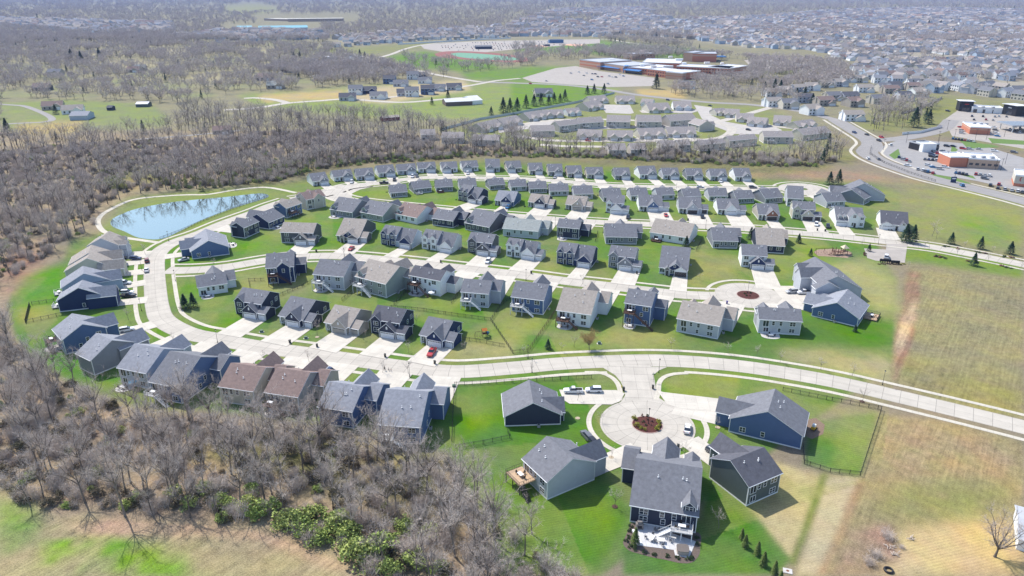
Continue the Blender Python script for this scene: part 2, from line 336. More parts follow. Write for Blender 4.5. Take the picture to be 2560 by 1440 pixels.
s5 = mth('MULTIPLY', mth('SUBTRACT', nz(1.3, 3, (36, 1.0, .06)), 0.5), mth('MULTIPLY', mth('MAXIMUM', mth('SUBTRACT', at.outputs["Alpha"], 0.7), 0.0), 2.4)); s = mth('ADD', s, s5)
wv = N.new('ShaderNodeTexWave'); wv.inputs['Scale'].default_value = .42; wv.inputs['Distortion'].default_value = 1.2; wv.inputs['Detail Scale'].default_value = .05; wm = N.new('ShaderNodeMapping'); wm.inputs['Rotation'].default_value = (0, 0, rad(75)); L.new(tc.outputs['Object'], wm.inputs[0]); L.new(wm.outputs[0], wv.inputs['Vector'])
s = mth('ADD', s, mth('MULTIPLY', mth('SUBTRACT', wv.outputs[1], .5), mth('MULTIPLY', mth('MAXIMUM', mth('SUBTRACT', .75, at.outputs['Alpha']), 0.0), .55)))
val = mth('ADD', mth('MULTIPLY', s, amt), 1.0)
# dry and lush grass differ in hue as well
hs = N.new("ShaderNodeHueSaturation"); hf = mth('ADD', mth('MULTIPLY', mth('SUBTRACT', nz(0.12, 4), 0.5), -0.07), 0.5)
L.new(hf, hs.inputs["Hue"]); L.new(mth('ADD', mth('MULTIPLY', s1, 0.8), 1.02), hs.inputs["Saturation"]); L.new(val, hs.inputs["Value"]); L.new(at.outputs["Color"], hs.inputs["Color"])
L.new(hs.outputs[0], b.inputs["Base Color"])
me.materials.append(gm)
tag(link("ground", me), kind="structure")

# ---------------------------------------------------------------- paved strips
def concrete(name, col, jl, jw, jcol=0.62, off=0.0):
    """slabs with sawn joints: jl along, jw across (metres), from the strip's own length coordinates"""
    m = bpy.data.materials.new(name); m.use_nodes = True; N = m.node_tree.nodes; L = m.node_tree.links
    b = N["Principled BSDF"]; b.inputs["Roughness"].default_value = 0.9; b.inputs["Specular IOR Level"].default_value = 0.15
    uv = N.new("ShaderNodeUVMap"); sp = N.new("ShaderNodeSeparateXYZ"); L.new(uv.outputs[0], sp.inputs[0])
    def mt(op, a, b_=0.0):
        x = N.new("ShaderNodeMath"); x.operation = op
        for i, v in enumerate((a, b_)):
            if isinstance(v, (int, float)): x.inputs[i].default_value = v
            else: L.new(v, x.inputs[i])
        return x.outputs[0]
    def joint(c, sp_, w):
        t = mt('ABSOLUTE', mt('SUBTRACT', mt('FRACT', mt('ADD', mt('DIVIDE', c, sp_), 0.5)), 0.5)); return mt('LESS_THAN', t, w / sp_)
    j = mt('MAXIMUM', joint(sp.outputs[0], jl, 0.07), joint(sp.outputs[1], jw, 0.04))
    cell = N.new("ShaderNodeCombineXYZ"); L.new(mt('FLOOR', mt('DIVIDE', sp.outputs[0], jl)), cell.inputs[0]); L.new(mt('FLOOR', mt('DIVIDE', sp.outputs[1], jw)), cell.inputs[1])
    wn_ = N.new("ShaderNodeTexWhiteNoise"); L.new(cell.outputs[0], wn_.inputs[0])
    tc = N.new("ShaderNodeTexCoord"); n1 = N.new("ShaderNodeTexNoise"); n1.inputs["Scale"].default_value = 0.25; n1.inputs["Detail"].default_value = 6; L.new(tc.outputs["Object"], n1.inputs["Vector"])
    v = mt('ADD', 0.72, mt('ADD', mt('MULTIPLY', wn_.outputs["Value"], 0.09), mt('MULTIPLY', n1.outputs[0], 0.32)))
    ms = N.new("ShaderNodeMapping"); ms.inputs["Scale"].default_value = (.03, .9, 1); L.new(uv.outputs[0], ms.inputs[0]); n2 = N.new("ShaderNodeTexNoise"); n2.inputs["Scale"].default_value = 1.0; n2.inputs["Detail"].default_value = 3; L.new(ms.outputs[0], n2.inputs["Vector"])
    n3 = N.new("ShaderNodeTexNoise"); n3.inputs["Scale"].default_value = 1.1; n3.inputs["Detail"].default_value = 2; L.new(tc.outputs["Object"], n3.inputs["Vector"]); stain = mt('MULTIPLY', mt('MAXIMUM', mt('SUBTRACT', n3.outputs[0], .66), 0.0), 1.6)
    v = mt('SUBTRACT', mt('ADD', v, mt('MULTIPLY', mt('SUBTRACT', n2.outputs[0], .5), .22)), stain)
    v = mt('MULTIPLY', v, mt('SUBTRACT', 1.0, mt('MULTIPLY', j, 1 - jcol)))
    vm = N.new("ShaderNodeVectorMath"); vm.operation = 'SCALE'; vm.inputs[0].default_value = col; L.new(v, vm.inputs[3]); L.new(vm.outputs[0], b.inputs["Base Color"])
    return m
ROAD = concrete("road_concrete", (0.50, 0.462, 0.405), 4.6, 4.0, 0.55)
WALK = concrete("walk_concrete", (0.56, 0.52, 0.44), 1.5, 9.0, 0.85)
DRIV = concrete("drive_concrete", (0.58, 0.54, 0.472), 3.2, 3.0, 0.86)
ASPH = concrete("worn_asphalt", (0.31, 0.295, 0.285), 400, 3.6, 0.95)
LOTC = concrete("parking_concrete", (0.40, 0.365, 0.33), 5.5, 2.7, 0.9)
def smooth(pts, step=3.0):
    """Catmull-Rom through world points"""
    pts = [np.array(p[:2], float) for p in pts]; P0 = [2*pts[0]-pts[1]] + pts + [2*pts[-1]-pts[-2]]; out = []
    for i in range(1, len(P0) - 2):
        a, b_, c, d = P0[i-1:i+3]; n = max(2, int(np.linalg.norm(c - b_) / step))
        for k in range(n):
            t = k / n; out.append(0.5*((2*b_) + (c-a)*t + (2*a-5*b_+4*c-d)*t*t + (-a+3*b_-3*c+d)*t**3))
    out.append(pts[-1]); return np.array(out)
def strip(name, line, w, z, m, off=0.0, label=None, struct=True, cut=None):
    """a paved band of width w along a world polyline, offset sideways by off"""
    tg = np.gradient(line, axis=0); tg /= np.linalg.norm(tg, axis=1)[:, None] + 1e-9; nr = np.stack([tg[:, 1], -tg[:, 0]], 1)
    c = line + nr * off; s = np.concatenate([[0], np.cumsum(np.linalg.norm(np.diff(c, axis=0), axis=1))])
    a = c + nr * w / 2; d = c - nr * w / 2; n = len(c)
    v = [(x, y, z) for x, y in a] + [(x, y, z) for x, y in d]
    keep = [i for i in range(n - 1) if not (cut and cut(c[i]))]
    f = [(i, i + 1, n + i + 1, n + i) for i in keep]
    if not f: return None
    me = bpy.data.meshes.new(name); me.from_pydata(v, [], f); me.materials.append(m); uv = me.uv_layers.new(name="UVMap")
    dat = []
    for i in keep: dat += [s[i], w/2, s[i+1], w/2, s[i+1], -w/2, s[i], -w/2]
    uv.data.foreach_set("uv", dat)
    return tag(link(name, me), kind="structure")
def patch(name, poly, z, m, world=False, uvang=0.0):
    pts = [np.array(q[:2], float) if world else P(*q)[:2] for q in poly]
    me = bpy.data.meshes.new(name); me.from_pydata([(p[0], p[1], z) for p in pts], [], [tuple(range(len(pts)))]); me.materials.append(m)
    uv = me.uv_layers.new(name="UVMap"); ca_, sa = math.cos(uvang), math.sin(uvang)
    uv.data.foreach_set("uv", sum([[p[0]*ca_ + p[1]*sa, -p[0]*sa + p[1]*ca_] for p in pts], []))
    return tag(link(name, me), kind="structure")
STREETS = {}; SZ = [0]
def street(key, pxs, w=8.2, name="street", m=None, z=0.03, walks=(1, -1), t='p', wo=7.2):
    ln = smooth([P(*T(t, *q)) for q in pxs]); STREETS[key] = (ln, w); SZ[0] += 1; strip(name, ln, w, 0.02 + .003 * SZ[0], m or ROAD)
    return ln
street("main", [(720,500),(677,514),(640,529),(562,557),(500,583),(442,603),(407,622),(389,645),(386,680),(388,720),(394,770),(410,802),(470,833),(550,849),(640,866),(780,885),(915,904),
    (1030,920),(1140,929),(1280,920),(1400,909),(1530,903),(1620,901),(1705,903),(1810,911),(1920,925),(2080,953),(2245,991),(2395,1027),(2560,1068),(2760,1120)])
street("top", [(727,498),(790,488),(835,477),(865,467),(910,461),(965,456),(1015,448),(1065,444),(1130,443),(1200,445),(1305,447),(1440,456),(1530,464),(1630,467),(1755,469),(1880,471),(1950,472)])
street("middle", [(835,477),(850,492),(900,503),(980,512),(1065,520),(1160,529),(1265,538),(1380,547),(1505,556),(1605,560),(1755,566),(1880,573),(1970,580),(2095,591),(2195,602),(2320,616),(2420,634),(2560,662),(2760,705)])
street("inner", [(415,676),(450,676),(500,674),(570,667),(640,655),(710,645),(790,640),(865,641),(990,652),(1115,666),(1240,680),(1330,691),(1417,703),(1530,716),(1637,729),(1712,737),(1790,740),(1850,740)])
street("court", [(1594,912),(1601,940),(1608,985),(1614,1030)])
def off_line(key, o): 
    line = STREETS[key][0]; tg = np.gradient(line, axis=0); tg /= np.linalg.norm(tg, axis=1)[:, None]; return line + np.stack([tg[:, 1], -tg[:, 0]], 1) * o
CIRC = [(P(1618, 1062)[:2], 12.9, 4.2), (P(1870, 738)[:2], 12.6, 4.3), (P(2010, 473)[:2], 14.5, 2.2)]
def nearst(p, key):
    ln, w = STREETS[key]; return np.min(np.hypot(ln[:, 0] - p[0], ln[:, 1] - p[1])), w
def walkcut(key):
    def f(p):
        for k in STREETS:
            if k == key: continue
            d, w = nearst(p, k)
            if d < w / 2 + 0.3: return True
        if key == 'main' and np.hypot(*(p - P(1592, 930)[:2])) < 11.5 and p[1] < P(1592, 915)[1]: return True
        return any(np.hypot(*(p - c)) < r + 0.4 for c, r, _ in CIRC)
    return f
for key in ("main", "top", "middle", "inner"):
    for sgn in (1, -1):
        ln = STREETS[key][0]
        SZ[0] += 1; strip("pavement", ln, 1.5, 0.03 + SZ[0] * .004, WALK, off=sgn * (STREETS[key][1] / 2 + 3.1), cut=walkcut(key))
patch("street", [(1500,915),(1518,926),(1538,938),(1552,955),(1561,975),(1563,988),(1554,1003),(1535,1017),(1520,1035),(1700,1035),(1690,1018),(1660,1003),(1640,990),(1627,975),(1624,957),(1631,940),(1648,926),(1668,918)], .058, ROAD, uvang=1.5)
patch("street", [(780,486),(845,462),(905,463),(935,466),(900,474),(880,484),(880,497),(900,506),(860,508),(815,496)], .062, ROAD)
for q_ in ([(1462,931),(1500,932),(1528,943),(1545,961),(1551,985),(1548,1001)], [(1640,1000),(1646,976),(1648,957),(1660,943),(1685,935),(1720,933)]): strip("pavement", smooth([P(*a) for a in q_], 1.5), 1.5, .075, WALK)
for c, r, ri in CIRC:
    me_ = MB(); n = 56
    a = [2 * math.pi * i / n for i in range(n)]
    v = []; f = []; uvs = []
    rr = [ri, ri + (r - ri) * .5, r]
    for q in rr: v += [(c[0] + q * math.cos(t), c[1] + q * math.sin(t), 0.064) for t in a]
    for k in range(2):
        for i in range(n):
            j = (i + 1) % n; f.append((k*n+i, k*n+j, (k+1)*n+j, (k+1)*n+i)); t0, t1 = i / n * 18 * 4.6, (i + 1) / n * 18 * 4.6
            uvs += [t0, rr[k] - ri, t1, rr[k] - ri, t1, rr[k+1] - ri, t0, rr[k+1] - ri]
    me = bpy.data.meshes.new("turning_circle"); me.from_pydata(v, [], f); me.materials.append(ROAD); me.uv_layers.new(name="UVMap").data.foreach_set("uv", uvs)
    tag(link("turning_circle", me), kind="structure")
    # kerb ring of the planted island, a real step
    k = MB(); n = 40
    for i in range(n):
        t0, t1 = 2*math.pi*i/n, 2*math.pi*(i+1)/n
        for (ra, rb, za, zb) in ((ri+.02, ri+.02, 0, .15), (ri+.02, ri-.18, .15, .15)):
            k.poly([(c[0]+ra*math.cos(t0), c[1]+ra*math.sin(t0), za), (c[0]+ra*math.cos(t1), c[1]+ra*math.sin(t1), za), (c[0]+rb*math.cos(t1), c[1]+rb*math.sin(t1), zb), (c[0]+rb*math.cos(t0), c[1]+rb*math.sin(t0), zb)])
    tag(k.obj("kerb", mat("kerb_pinkish", (0.42, 0.30, 0.27), 0.9)), kind="structure")
    # walk around the circle, broken at drives
    nn = 80; ring = np.array([[c[0] + (r + 3.0) * math.cos(2*math.pi*i/nn), c[1] + (r + 3.0) * math.sin(2*math.pi*i/nn)] for i in range(nn + 1)])
    SZ[0] += 1; strip("pavement", ring, 1.4, 0.03 + SZ[0] * .004, WALK, cut=lambda p: any(nearst(p, k_)[0] < nearst(p, k_)[1] / 2 + 2.0 for k_ in STREETS))
MULCH = mat("red_mulch", (0.085, 0.028, 0.022), 0.95, 0.4, 4.0)
for (c, r, ri), lb in zip(CIRC[:2], ("near", "upper")):
    q = MB(); n = 40
    for i in range(n):
        t0, t1 = 2*math.pi*i/n, 2*math.pi*(i+1)/n; R_ = ri - .18
        q.poly([(c[0], c[1], .3), (c[0]+R_*math.cos(t0), c[1]+R_*math.sin(t0), .13), (c[0]+R_*math.cos(t1), c[1]+R_*math.sin(t1), .13)])
    tag(q.obj("mulch_bed", MULCH), kind="structure")
patch("driveway", [(1398,975),(1540,976),(1562,984),(1550,1004),(1530,1012),(1424,1010),(1408,1000)], .125, DRIV, uvang=.1)
patch("driveway", [(1642,976),(1658,981),(1846,1003),(1846,1036),(1700,1022),(1668,1012)], .128, DRIV, uvang=-.1)
patch("driveway", [(1712,1112),(1736,1098),(1762,1108),(1812,1128),(1800,1166),(1772,1160),(1730,1134)], .131, DRIV, uvang=-.6)
# pond and path round it
pond = [(280,548),(300,537),(345,521),(420,507),(480,500),(560,493),(630,485),(660,484),(672,490),(660,497),(610,512),(560,529),(500,553),(455,575),(405,597),(350,595),(310,578),(284,568),(276,558)]
WAT = bpy.data.materials.new("pond_water"); WAT.use_nodes = True; _n = WAT.node_tree.nodes; _b = _n["Principled BSDF"]
_b.inputs["Base Color"].default_value = (0.29, 0.385, 0.365, 1); _b.inputs["Roughness"].default_value = 0.04; _b.inputs["Metallic"].default_value = 0.88; _b.inputs["IOR"].default_value = 1.45
_t = _n.new("ShaderNodeTexNoise"); _t.inputs["Scale"].default_value = 0.8; _bp = _n.new("ShaderNodeBump"); _bp.inputs["Strength"].default_value = 0.02; WAT.node_tree.links.new(_t.outputs[0], _bp.inputs["Height"]); WAT.node_tree.links.new(_bp.outputs[0], _b.inputs["Normal"])
pl = smooth([P(*q) for q in pond + pond[:1]], 2.0); patch("pond_water", [tuple(q) for q in pl[:-1]], 0.03, WAT, world=True)
strip("path", smooth([P(*q) for q in [(400,607),(350,600),(300,592),(262,580),(246,562),(248,545),(270,527),(330,500),(400,491),(470,487),(520,486),(580,476),(640,469),(680,470),(740,482)]]), 2.6, 0.05, WALK)
# car park by the mail boxes
patch("car_park", [(2160,621),(2215,624),(2216,610),(2268,610),(2266,629),(2262,657),(2190,652),(2168,645)], 0.045, LOTC)
patch("play_surface", [(2034,630),(2045,624),(2080,622),(2110,624),(2128,631),(2130,640),(2118,645),(2080,642),(2045,640)], 0.04, mat("wood_chips", alb(188,160,140), 0.95, 0.3, 3))
# far roads
street("collector", [(2090,300),(2140,330),(2172,350),(2180,362),(2172,372),(2168,382),(2190,398),(2240,418),(2320,444),(2420,468),(2560,503),(2760,560)], 15, "road", ASPH)
strip("pavement", STREETS["collector"][0], 2.2, 0.055, WALK, off=11); strip("pavement", STREETS["collector"][0], 1.8, 0.055, WALK, off=-10)
street("avenue", [(2090,300),(2000,278),(1880,262),(1760,255),(1600,238),(1500,222),(1400,212),(1300,208),(1200,205)], 11, "road", ASPH)
street("cross", [(2172,352),(2260,345),(2350,325),(2380,300)], 13, "road", ASPH)
street("schoolroad", [(1200,205),(1120,192),(1060,180),(960,155),(900,140),(840,130)], 9, "road")
street("bend", [(945,145),(980,135),(1015,122),(1060,112),(1130,106),(1300,101),(1500,98),(1560,105),(1650,118),(1720,130)], 9, "road")
street("rural", [(-50,258),(20,262),(70,268),(130,300),(20,310)], 6, "lane", ASPH)
street("rural2", [(330,350),(480,338),(600,326)], 5, "lane", ASPH)
street("newroad", [(560,275),(640,270),(720,258),(800,252),(870,248),(1000,256),(1110,248),(1160,244)], 9, "road")
street("newroad2", [(720,258),(690,250),(640,245),(610,246)], 9, "road")
street("newroad3", [(1300,196),(1240,202),(1180,213),(1060,232),(960,245)], 8, "road")
street("villas", [(1930,268),(1850,290),(1790,305),(1720,312),(1560,300),(1400,300),(1300,312),(1230,325)], 8, "street")
street("villas2", [(1790,305),(1830,322),(1800,345),(1700,352),(1560,352),(1400,352),(1330,345),(1290,338)], 8, "street")
street("villas3", [(1850,290),(1900,310),(2000,322),(2060,318)], 8, "street")
street("villas4", [(1350,362),(1420,366),(1500,367),(1560,372)], 7, "street")
patch("parking_area", [(1305,195),(1390,170),(1440,165),(1500,178),(1600,190),(1640,195),(1635,215),(1520,218),(1430,212),(1330,205)], 0.05, LOTC)
patch("parking_area", [(1860,150),(1960,150),(2080,160),(2060,168),(1930,180),(1880,170)], 0.05, LOTC)
patch("parking_area", [(1050,112),(1180,104),(1400,100),(1500,98),(1500,108),(1380,116),(1280,124),(1200,132),(1110,130),(1060,122)], 0.05, LOTC)
patch("parking_area", [(2360,300),(2420,258),(2560,275),(2560,372),(2380,340)], 0.05, LOTC)
patch("parking_area", [(2190,372),(2245,350),(2330,352),(2450,362),(2560,395),(2560,480),(2440,452),(2300,430),(2215,395)], 0.05, concrete("parking_asphalt", (0.33,0.32,0.315), 60, 60, .9))
for q in [[(2222,388),(2246,372),(2252,392),(2236,398)], [(2385,430),(2400,437),(2440,448),(2432,440)], [(2380,362),(2395,375),(2375,388)], [(2400,352),(2480,362),(2500,368),(2420,372)],
          [(2330,435),(2390,445),(2430,460),(2350,450)], [(2470,345),(2560,352),(2560,362),(2480,358)]]:
    patch("grass_verge", q, 0.07, mat("verge_grass", alb(118,150,74), 0.95, 0.2, 1))
# ================================================================ HOUSES
OH = 0.35
def quadslab(rf, q, th=0.18): rf.slab(q, th, 0, 1)
def gable(wl, rf, fr, x0, x1, ya, yb, he_a, he_b, hr, yr, ends=(True, True), z0=0.0, oh=OH, m=0, trim=True):
    """fr(x,y,z)->point. Ridge along x at y=yr; eaves at ya (height he_a) and yb (he_b)."""
    th = 0.18
    for x, on in ((x0, ends[0]), (x1, ends[1])):
        if on: wl.poly([fr(x, ya, z0), fr(x, yb, z0), fr(x, yb, he_b), fr(x, yr, hr), fr(x, ya, he_a)], m)
    wl.poly([fr(x0, ya, z0), fr(x1, ya, z0), fr(x1, ya, he_a), fr(x0, ya, he_a)], m)
    wl.poly([fr(x0, yb, z0), fr(x1, yb, z0), fr(x1, yb, he_b), fr(x0, yb, he_b)], m)
    X0 = x0 - (oh if ends[0] else 0); X1 = x1 + (oh if ends[1] else 0)
    for y, he in ((ya, he_a), (yb, he_b)):
        if abs(y - yr) < .05: continue
        sl = (hr - he) / abs(yr - y); sg = 1 if y > yr else -1; ye = y + sg * oh; ze = he - sl * oh
        quadslab(rf, [fr(X0, yr, hr + th), fr(X1, yr, hr + th), fr(X1, ye, ze + th), fr(X0, ye, ze + th)], th)
        if trim:      # gutter
            a = np.array(fr(X0, ye, ze)); b_ = np.array(fr(X1, ye, ze)); d = np.array(fr(X0, ye + sg * .1, ze)) - a
            rf.poly([a, b_, b_ + (0, 0, th), a + (0, 0, th)], 1); rf.poly([a + d + (0, 0, th * .6), b_ + d + (0, 0, th * .6), b_ + (0, 0, th), a + (0, 0, th)], 1)
            rf.poly([a + d, b_ + d, b_ + d + (0, 0, th * .6), a + d + (0, 0, th * .6)], 1)
    if trim:
        for x, on, sx in ((x0, ends[0], -1), (x1, ends[1], 1)):
            if not on: continue
            for y, he, sy in ((ya, he_a, 1 if ya > yb else -1), (yb, he_b, 1 if yb > ya else -1)):
                p = [fr(x + sx*.03, y - sy*.16, z0), fr(x + sx*.03, y + sy*.03, z0), fr(x - sx*.16, y + sy*.03, z0)]
                for u, v in ((0, 1), (1, 2)):
                    a, b_ = p[u], p[v]; wl.poly([a, b_, (b_[0], b_[1], he - .02), (a[0], a[1], he - .02)], 1)
_W = {}
def window_mesh(w, h, nv=1, nh=1, mats_=None):
    """glass, and a frame of real bars; faces local -Y"""
    k = (round(w, 2), round(h, 2), nv, nh)
    if k in _W: return _W[k]
    g = MB(); g.poly([(-w/2, -.03, -h/2), (w/2, -.03, -h/2), (w/2, -.03, h/2), (-w/2, -.03, h/2)])
    f = MB(); t = 0.11
    for z0, z1 in ((-h/2 - t, -h/2), (h/2, h/2 + t)): f.box(-w/2 - t, w/2 + t, -.07, 0.0, z0, z1)
    for x0, x1 in ((-w/2 - t, -w/2), (w/2, w/2 + t)): f.box(x0, x1, -.07, 0.0, -h/2, h/2)
    for i in range(1, nv): c = -w/2 + w*i/nv; f.box(c - .06, c + .06, -.065, -.02, -h/2, h/2)
    for i in range(1, nh): c = -h/2 + h*i/nh; f.box(-w/2, w/2, -.06, -.02, c - .03, c + .03)
    _W[k] = (g.mesh("window", [GLASS]), f.mesh("frame", [TRIM])); return _W[k]
_G = {}
def garage_mesh(w, m, lights=True):
    k = (round(w, 1), m.name, lights)
    if k in _G: return _G[k]
    g = MB(); h = 2.2; g.box(-w/2 - .12, w/2 + .12, -.05, 0, h, h + .14, 1)
    for s in (-1, 1): g.box(min(s*w/2, s*(w/2+.12)), max(s*w/2, s*(w/2+.12)), -.05, 0, 0, h, 1)
    for i in range(4):
        z = i * h / 4; g.box(-w/2, w/2, -.03, 0, z + .015, z + h/4 - .015, 0)
    if lights:
        n = max(4, int(w / .6)); 
        for i in range(n): c = -w/2 + w*(i+.5)/n; g.box(c - w/n*.36, c + w/n*.36, -.04, -.02, h*.81, h*.94, 2)
    _G[k] = g.mesh("garage_door", [m, TRIM, GLASS]); return _G[k]
_M = {}
def shared(key, fn):
    if key not in _M: _M[key] = fn()
    return _M[key]
def door_mesh(m):
    def f():
        g = MB(); g.box(-.5, .5, -.05, 0, 0, 2.1, 0)
        g.box(-.62, -.5, -.07, 0, 0, 2.2, 1); g.box(.5, .62, -.07, 0, 0, 2.2, 1); g.box(-.62, .62, -.07, 0, 2.2, 2.32, 1); g.box(-.28, .28, -.06, -.04, 1.3, 1.85, 2); return g.mesh("door", [m, TRIM, GLASS])
    return shared("door" + m.name, f)
def vent_mesh():
    def f():
        g = MB(); g.tube((0,0,-.2), (0,0,.5), .07, .07, 8, 0, True); g.box(-.17, .17, -.17, .17, -.02, .04, 0); g.tube((0,0,.42), (0,0,.55), .12, .12, 8, 0, True); return g.mesh("roof_vent", [TRIM])
    return shared("vent", f)
def louvre_mesh():
    def f():
        g = MB(); g.poly([(-.3,-.06,-.5),(.3,-.06,-.5),(.3,-.06,.4),(0,-.06,.62),(-.3,-.06,.4)], 0)
        for i in range(4): g.box(-.2, .2, -.09, -.06, -.38 + i*.2, -.3 + i*.2, 0)
        return g.mesh("louvre", [TRIM])
    return shared("louvre", f)
ac_unit = None
DRIVES = []; HOUSES = []
def house(r1, r2, e, he, front, kind, wall, roof, label, group, opt="", slope=0.5, far=None, wall2=None, door="w", nm="house"):
    d = 6.5
    for _ in range(25):
        hr = he + slope * d; A = P(*r1, hr)[:2]; B = P(*r2, hr)[:2]; E_ = P(*e, he)[:2]
        ex = (B - A); W = np.linalg.norm(ex); ex = ex / W; n = np.array([ex[1], -ex[0]]); dd = float((E_ - A) @ n); sy = 1 if dd > 0 else -1
        d = .6 * d + .4 * abs(dd)
    d = min(max(d, 4.0), 12.5); hr = he + slope * d
    W -= 2 * OH; dn = d - OH; n = n * sy; ctr = (A + B) / 2; ang = math.atan2(ex[1], ex[0])
    dff = far if far else dn
    if 'K' in opt: dff = dn
    HOUSES.append((label, W, dn, hr, ctr))
    sly = -sy  # local +y is 90deg left of ex;  n = sy*(ex rotated right)
    root = thing(nm, label, "house", (ctr[0], ctr[1], 0), ang, group)
    fr = lambda x, y, z: (x, y * sly, z)            # y positive towards the near side
    wl, rf = MB(), MB(); s = slope; x0, x1 = -W/2, W/2
    hef = hr - s * dff
    if far is None: hef = he
    fs = 1 if front == 'n' else -1
    Df, Db = (dn, dff) if front == 'n' else (dff, dn)
    heF, heB = (he, hef) if front == 'n' else (hef, he)
    gr = (lambda x, y, z: fr(x, fs * y, z))         # y positive towards the street
    mir = -1 if 'm' in opt else 1
    def fx(u): return mir * (u - .5) * W            # u in 0..1 along the front, mirrored if wanted
    wins = []; W2m = WALL[wall2] if wall2 else WALL[wall]
    mats = [WALL[wall], TRIM, STONE, W2m]
    def put(name, me_, x, y, z, face, sub=None, lab=None):
        """face: 'n','f' near/far wall in gr coords ('s' street, 'b' back), 'l','r' ends"""
        p = gr(x, y, z); dirs = {'s': gr(0, 1, 0), 'b': gr(0, -1, 0), 'r': (1, 0, 0), 'l': (-1, 0, 0)}[face]
        a = math.atan2(dirs[1], dirs[0]) + math.pi / 2
        o = link(name, me_, root, p, a)
        if sub: link(sub[0], sub[1], o)
        return o
    def win(x, y, z, w, h, face, nv=1, nh=2):
        g, f = window_mesh(w, h, nv, nh); put("window", g, x, y, z, face, ("frame", f))
    def slider(x, y, z, face): win(x, y, z + 1.05, 1.8, 2.05, face, 2, 1)
    def wing(u0, u1, proj, hw, sw, mwall=0, hmain=None, back=None, trim=True, z0=0, y0=None):
        a, b_ = sorted((fx(u0), fx(u1))); mid = (a + b_) / 2; half = (b_ - a) / 2; hg = hw + sw * half
        yb = Df - (back if back is not None else min(Df + Db * .2, max(.5, (hg - heF) / s + .3)))
        wr = lambda X, Y, Z: gr(mid + Y, X, Z)
        gable(wl, rf, wr, yb, Df + proj, -half, half, hw, hw, hg, 0, (False, True), z0=z0, m=mwall, oh=.3, trim=trim)
        return mid, hg, half
    lb = 0
    det = 'L' not in opt
    gd = {"w": GDOOR, "d": DDOOR, "t": TDOOR}[door]
    dm = DDOOR
    def garage(mid, y, w): put("garage_door", garage_mesh(w, gd), mid, y + .02, 0.02, 's')
    # ---- main body and front by kind
    third = 'B' in opt
    if kind in ('r', 'v', 'g', 'p', 'w'):
        gable(wl, rf, gr, x0, x1, Df, -Db, heF, heB, hr, 0)
        farf = front == 'f'; hw = heF - .05 if farf else min(heF, 2.95); px_ = 2.8 if farf else 0.0; zb_ = hw - 2.95 if farf else 0
        if kind == 'v':
            wd = min(6.2, W * .56); u1 = 1 - .1 / W; u0 = u1 - wd / W
            mid, hg, half = wing(u0, u1, 1.4 + px_ * .5, hw, .8, 3); (garage(mid, Df + 1.4, min(4.9, wd - .9)), put("louvre", louvre_mesh(), mid, Df + 1.43, hw + .9, 's')) if not farf else 0
            win(fx(.17), Df, 1.55, 1.3, 1.4, 's', 2, 2); put("door", door_mesh(dm), fx(u0 - .9 / W), Df + .02, .05, 's')
            if 'D' in opt:
                for u in (.22, .5): pass
            dw = (mid, min(5.4, wd - .3))
        elif kind == 'r':
            wd = 6.0; u0 = .36 if W > 13 else .34; u1 = u0 + wd / W
            mid, hg, half = wing(u0, u1, 1.2 + px_, hw, .95, 3, trim=True)
            if farf and W > 13: wing(.02, .24, 1.6, hw, .8, 3)
            (garage(mid, Df + 1.2, 4.9), put("louvre", louvre_mesh(), mid, Df + 1.23, hw + 1.1, 's')) if not farf else 0
            win(fx(.13), Df, 1.6, 1.9, 1.4, 's', 2, 2); put("door", door_mesh(dm), fx(u0 - 1.0 / W), Df + .02, .05, 's')
            for u in (u0 - 2.0 / W, u0 - .15 / W): wl.box(*sorted((fx(u) - .1, fx(u) + .1)), *sorted((gr(0, Df + .95, 0)[1], gr(0, Df + 1.15, 0)[1])), 0, hw, 1)
            dw = (mid, 5.4)
        elif kind == 'g':      # big front gable with a smaller one inside
            mid, hg, half = wing(.28, .86, 1.0, hw, .75, 3); win(mid - mir * 0.3, Df + 1.0, hw + 1.3, .7, 1.0, 's', 1, 2)
            m2, h2, _ = wing(.56, .98, 2.0, hw - .1, .6, 0, back=.3); garage(m2, Df + 2.0, 4.8); wing(.2, .38, 1.6, hw, .8, 2, back=1.0)
            win(fx(.1), Df, 1.6, 1.9, 1.5, 's', 2, 2); put("door", door_mesh(dm), fx(.29), Df + 1.63, .05, 's'); win(fx(.47), Df + 1.0, 1.6, 1.5, 1.5, 's', 2, 2); dw = (m2, 5.4)
        elif kind == 'p':      # plain front, dormers
            m2, h2, _ = wing(.02, .4, .6, hw, .5, 0); garage(fx(.28), Df + .62, 4.8); garage(fx(.06), Df + .02, 2.5); m3, h3, hf = wing(.68, .98, 1.0, hw, .9, 3); win(m3, Df + 1.0, hw + .7, 1.0, .8, 's', 2, 2)
            win(fx(.8), Df + .9, 1.5, 2.0, 1.4, 's', 2, 2); put("door", door_mesh(dm), fx(.6), Df + .02, .05, 's'); dw = (fx(.2), 8.0)
        elif kind == 'w':      # twin villa, a garage gable for each half
            hf_ = min(3.0, W * .17)
            for u in (.27, .77):
                mid, hg, half = wing(u - hf_ / W, u + hf_ / W, 1.8 + px_ * .4, hw, .75, 3 if u < .5 else 0)
                if not farf: garage(mid, Df + 1.8, min(4.9, 2 * hf_ - .9)); win(fx(u - .21), Df, 1.5, 1.1, 1.4, 's', 2, 2); put("door", door_mesh(dm), fx(u + .17), Df + .02, .05, 's')
            rf.box(-.12, .12, *sorted((gr(0, .2, 0)[1], gr(0, -.2, 0)[1])), hr, hr + .25, 1); dw = (fx(.52), W * .8)
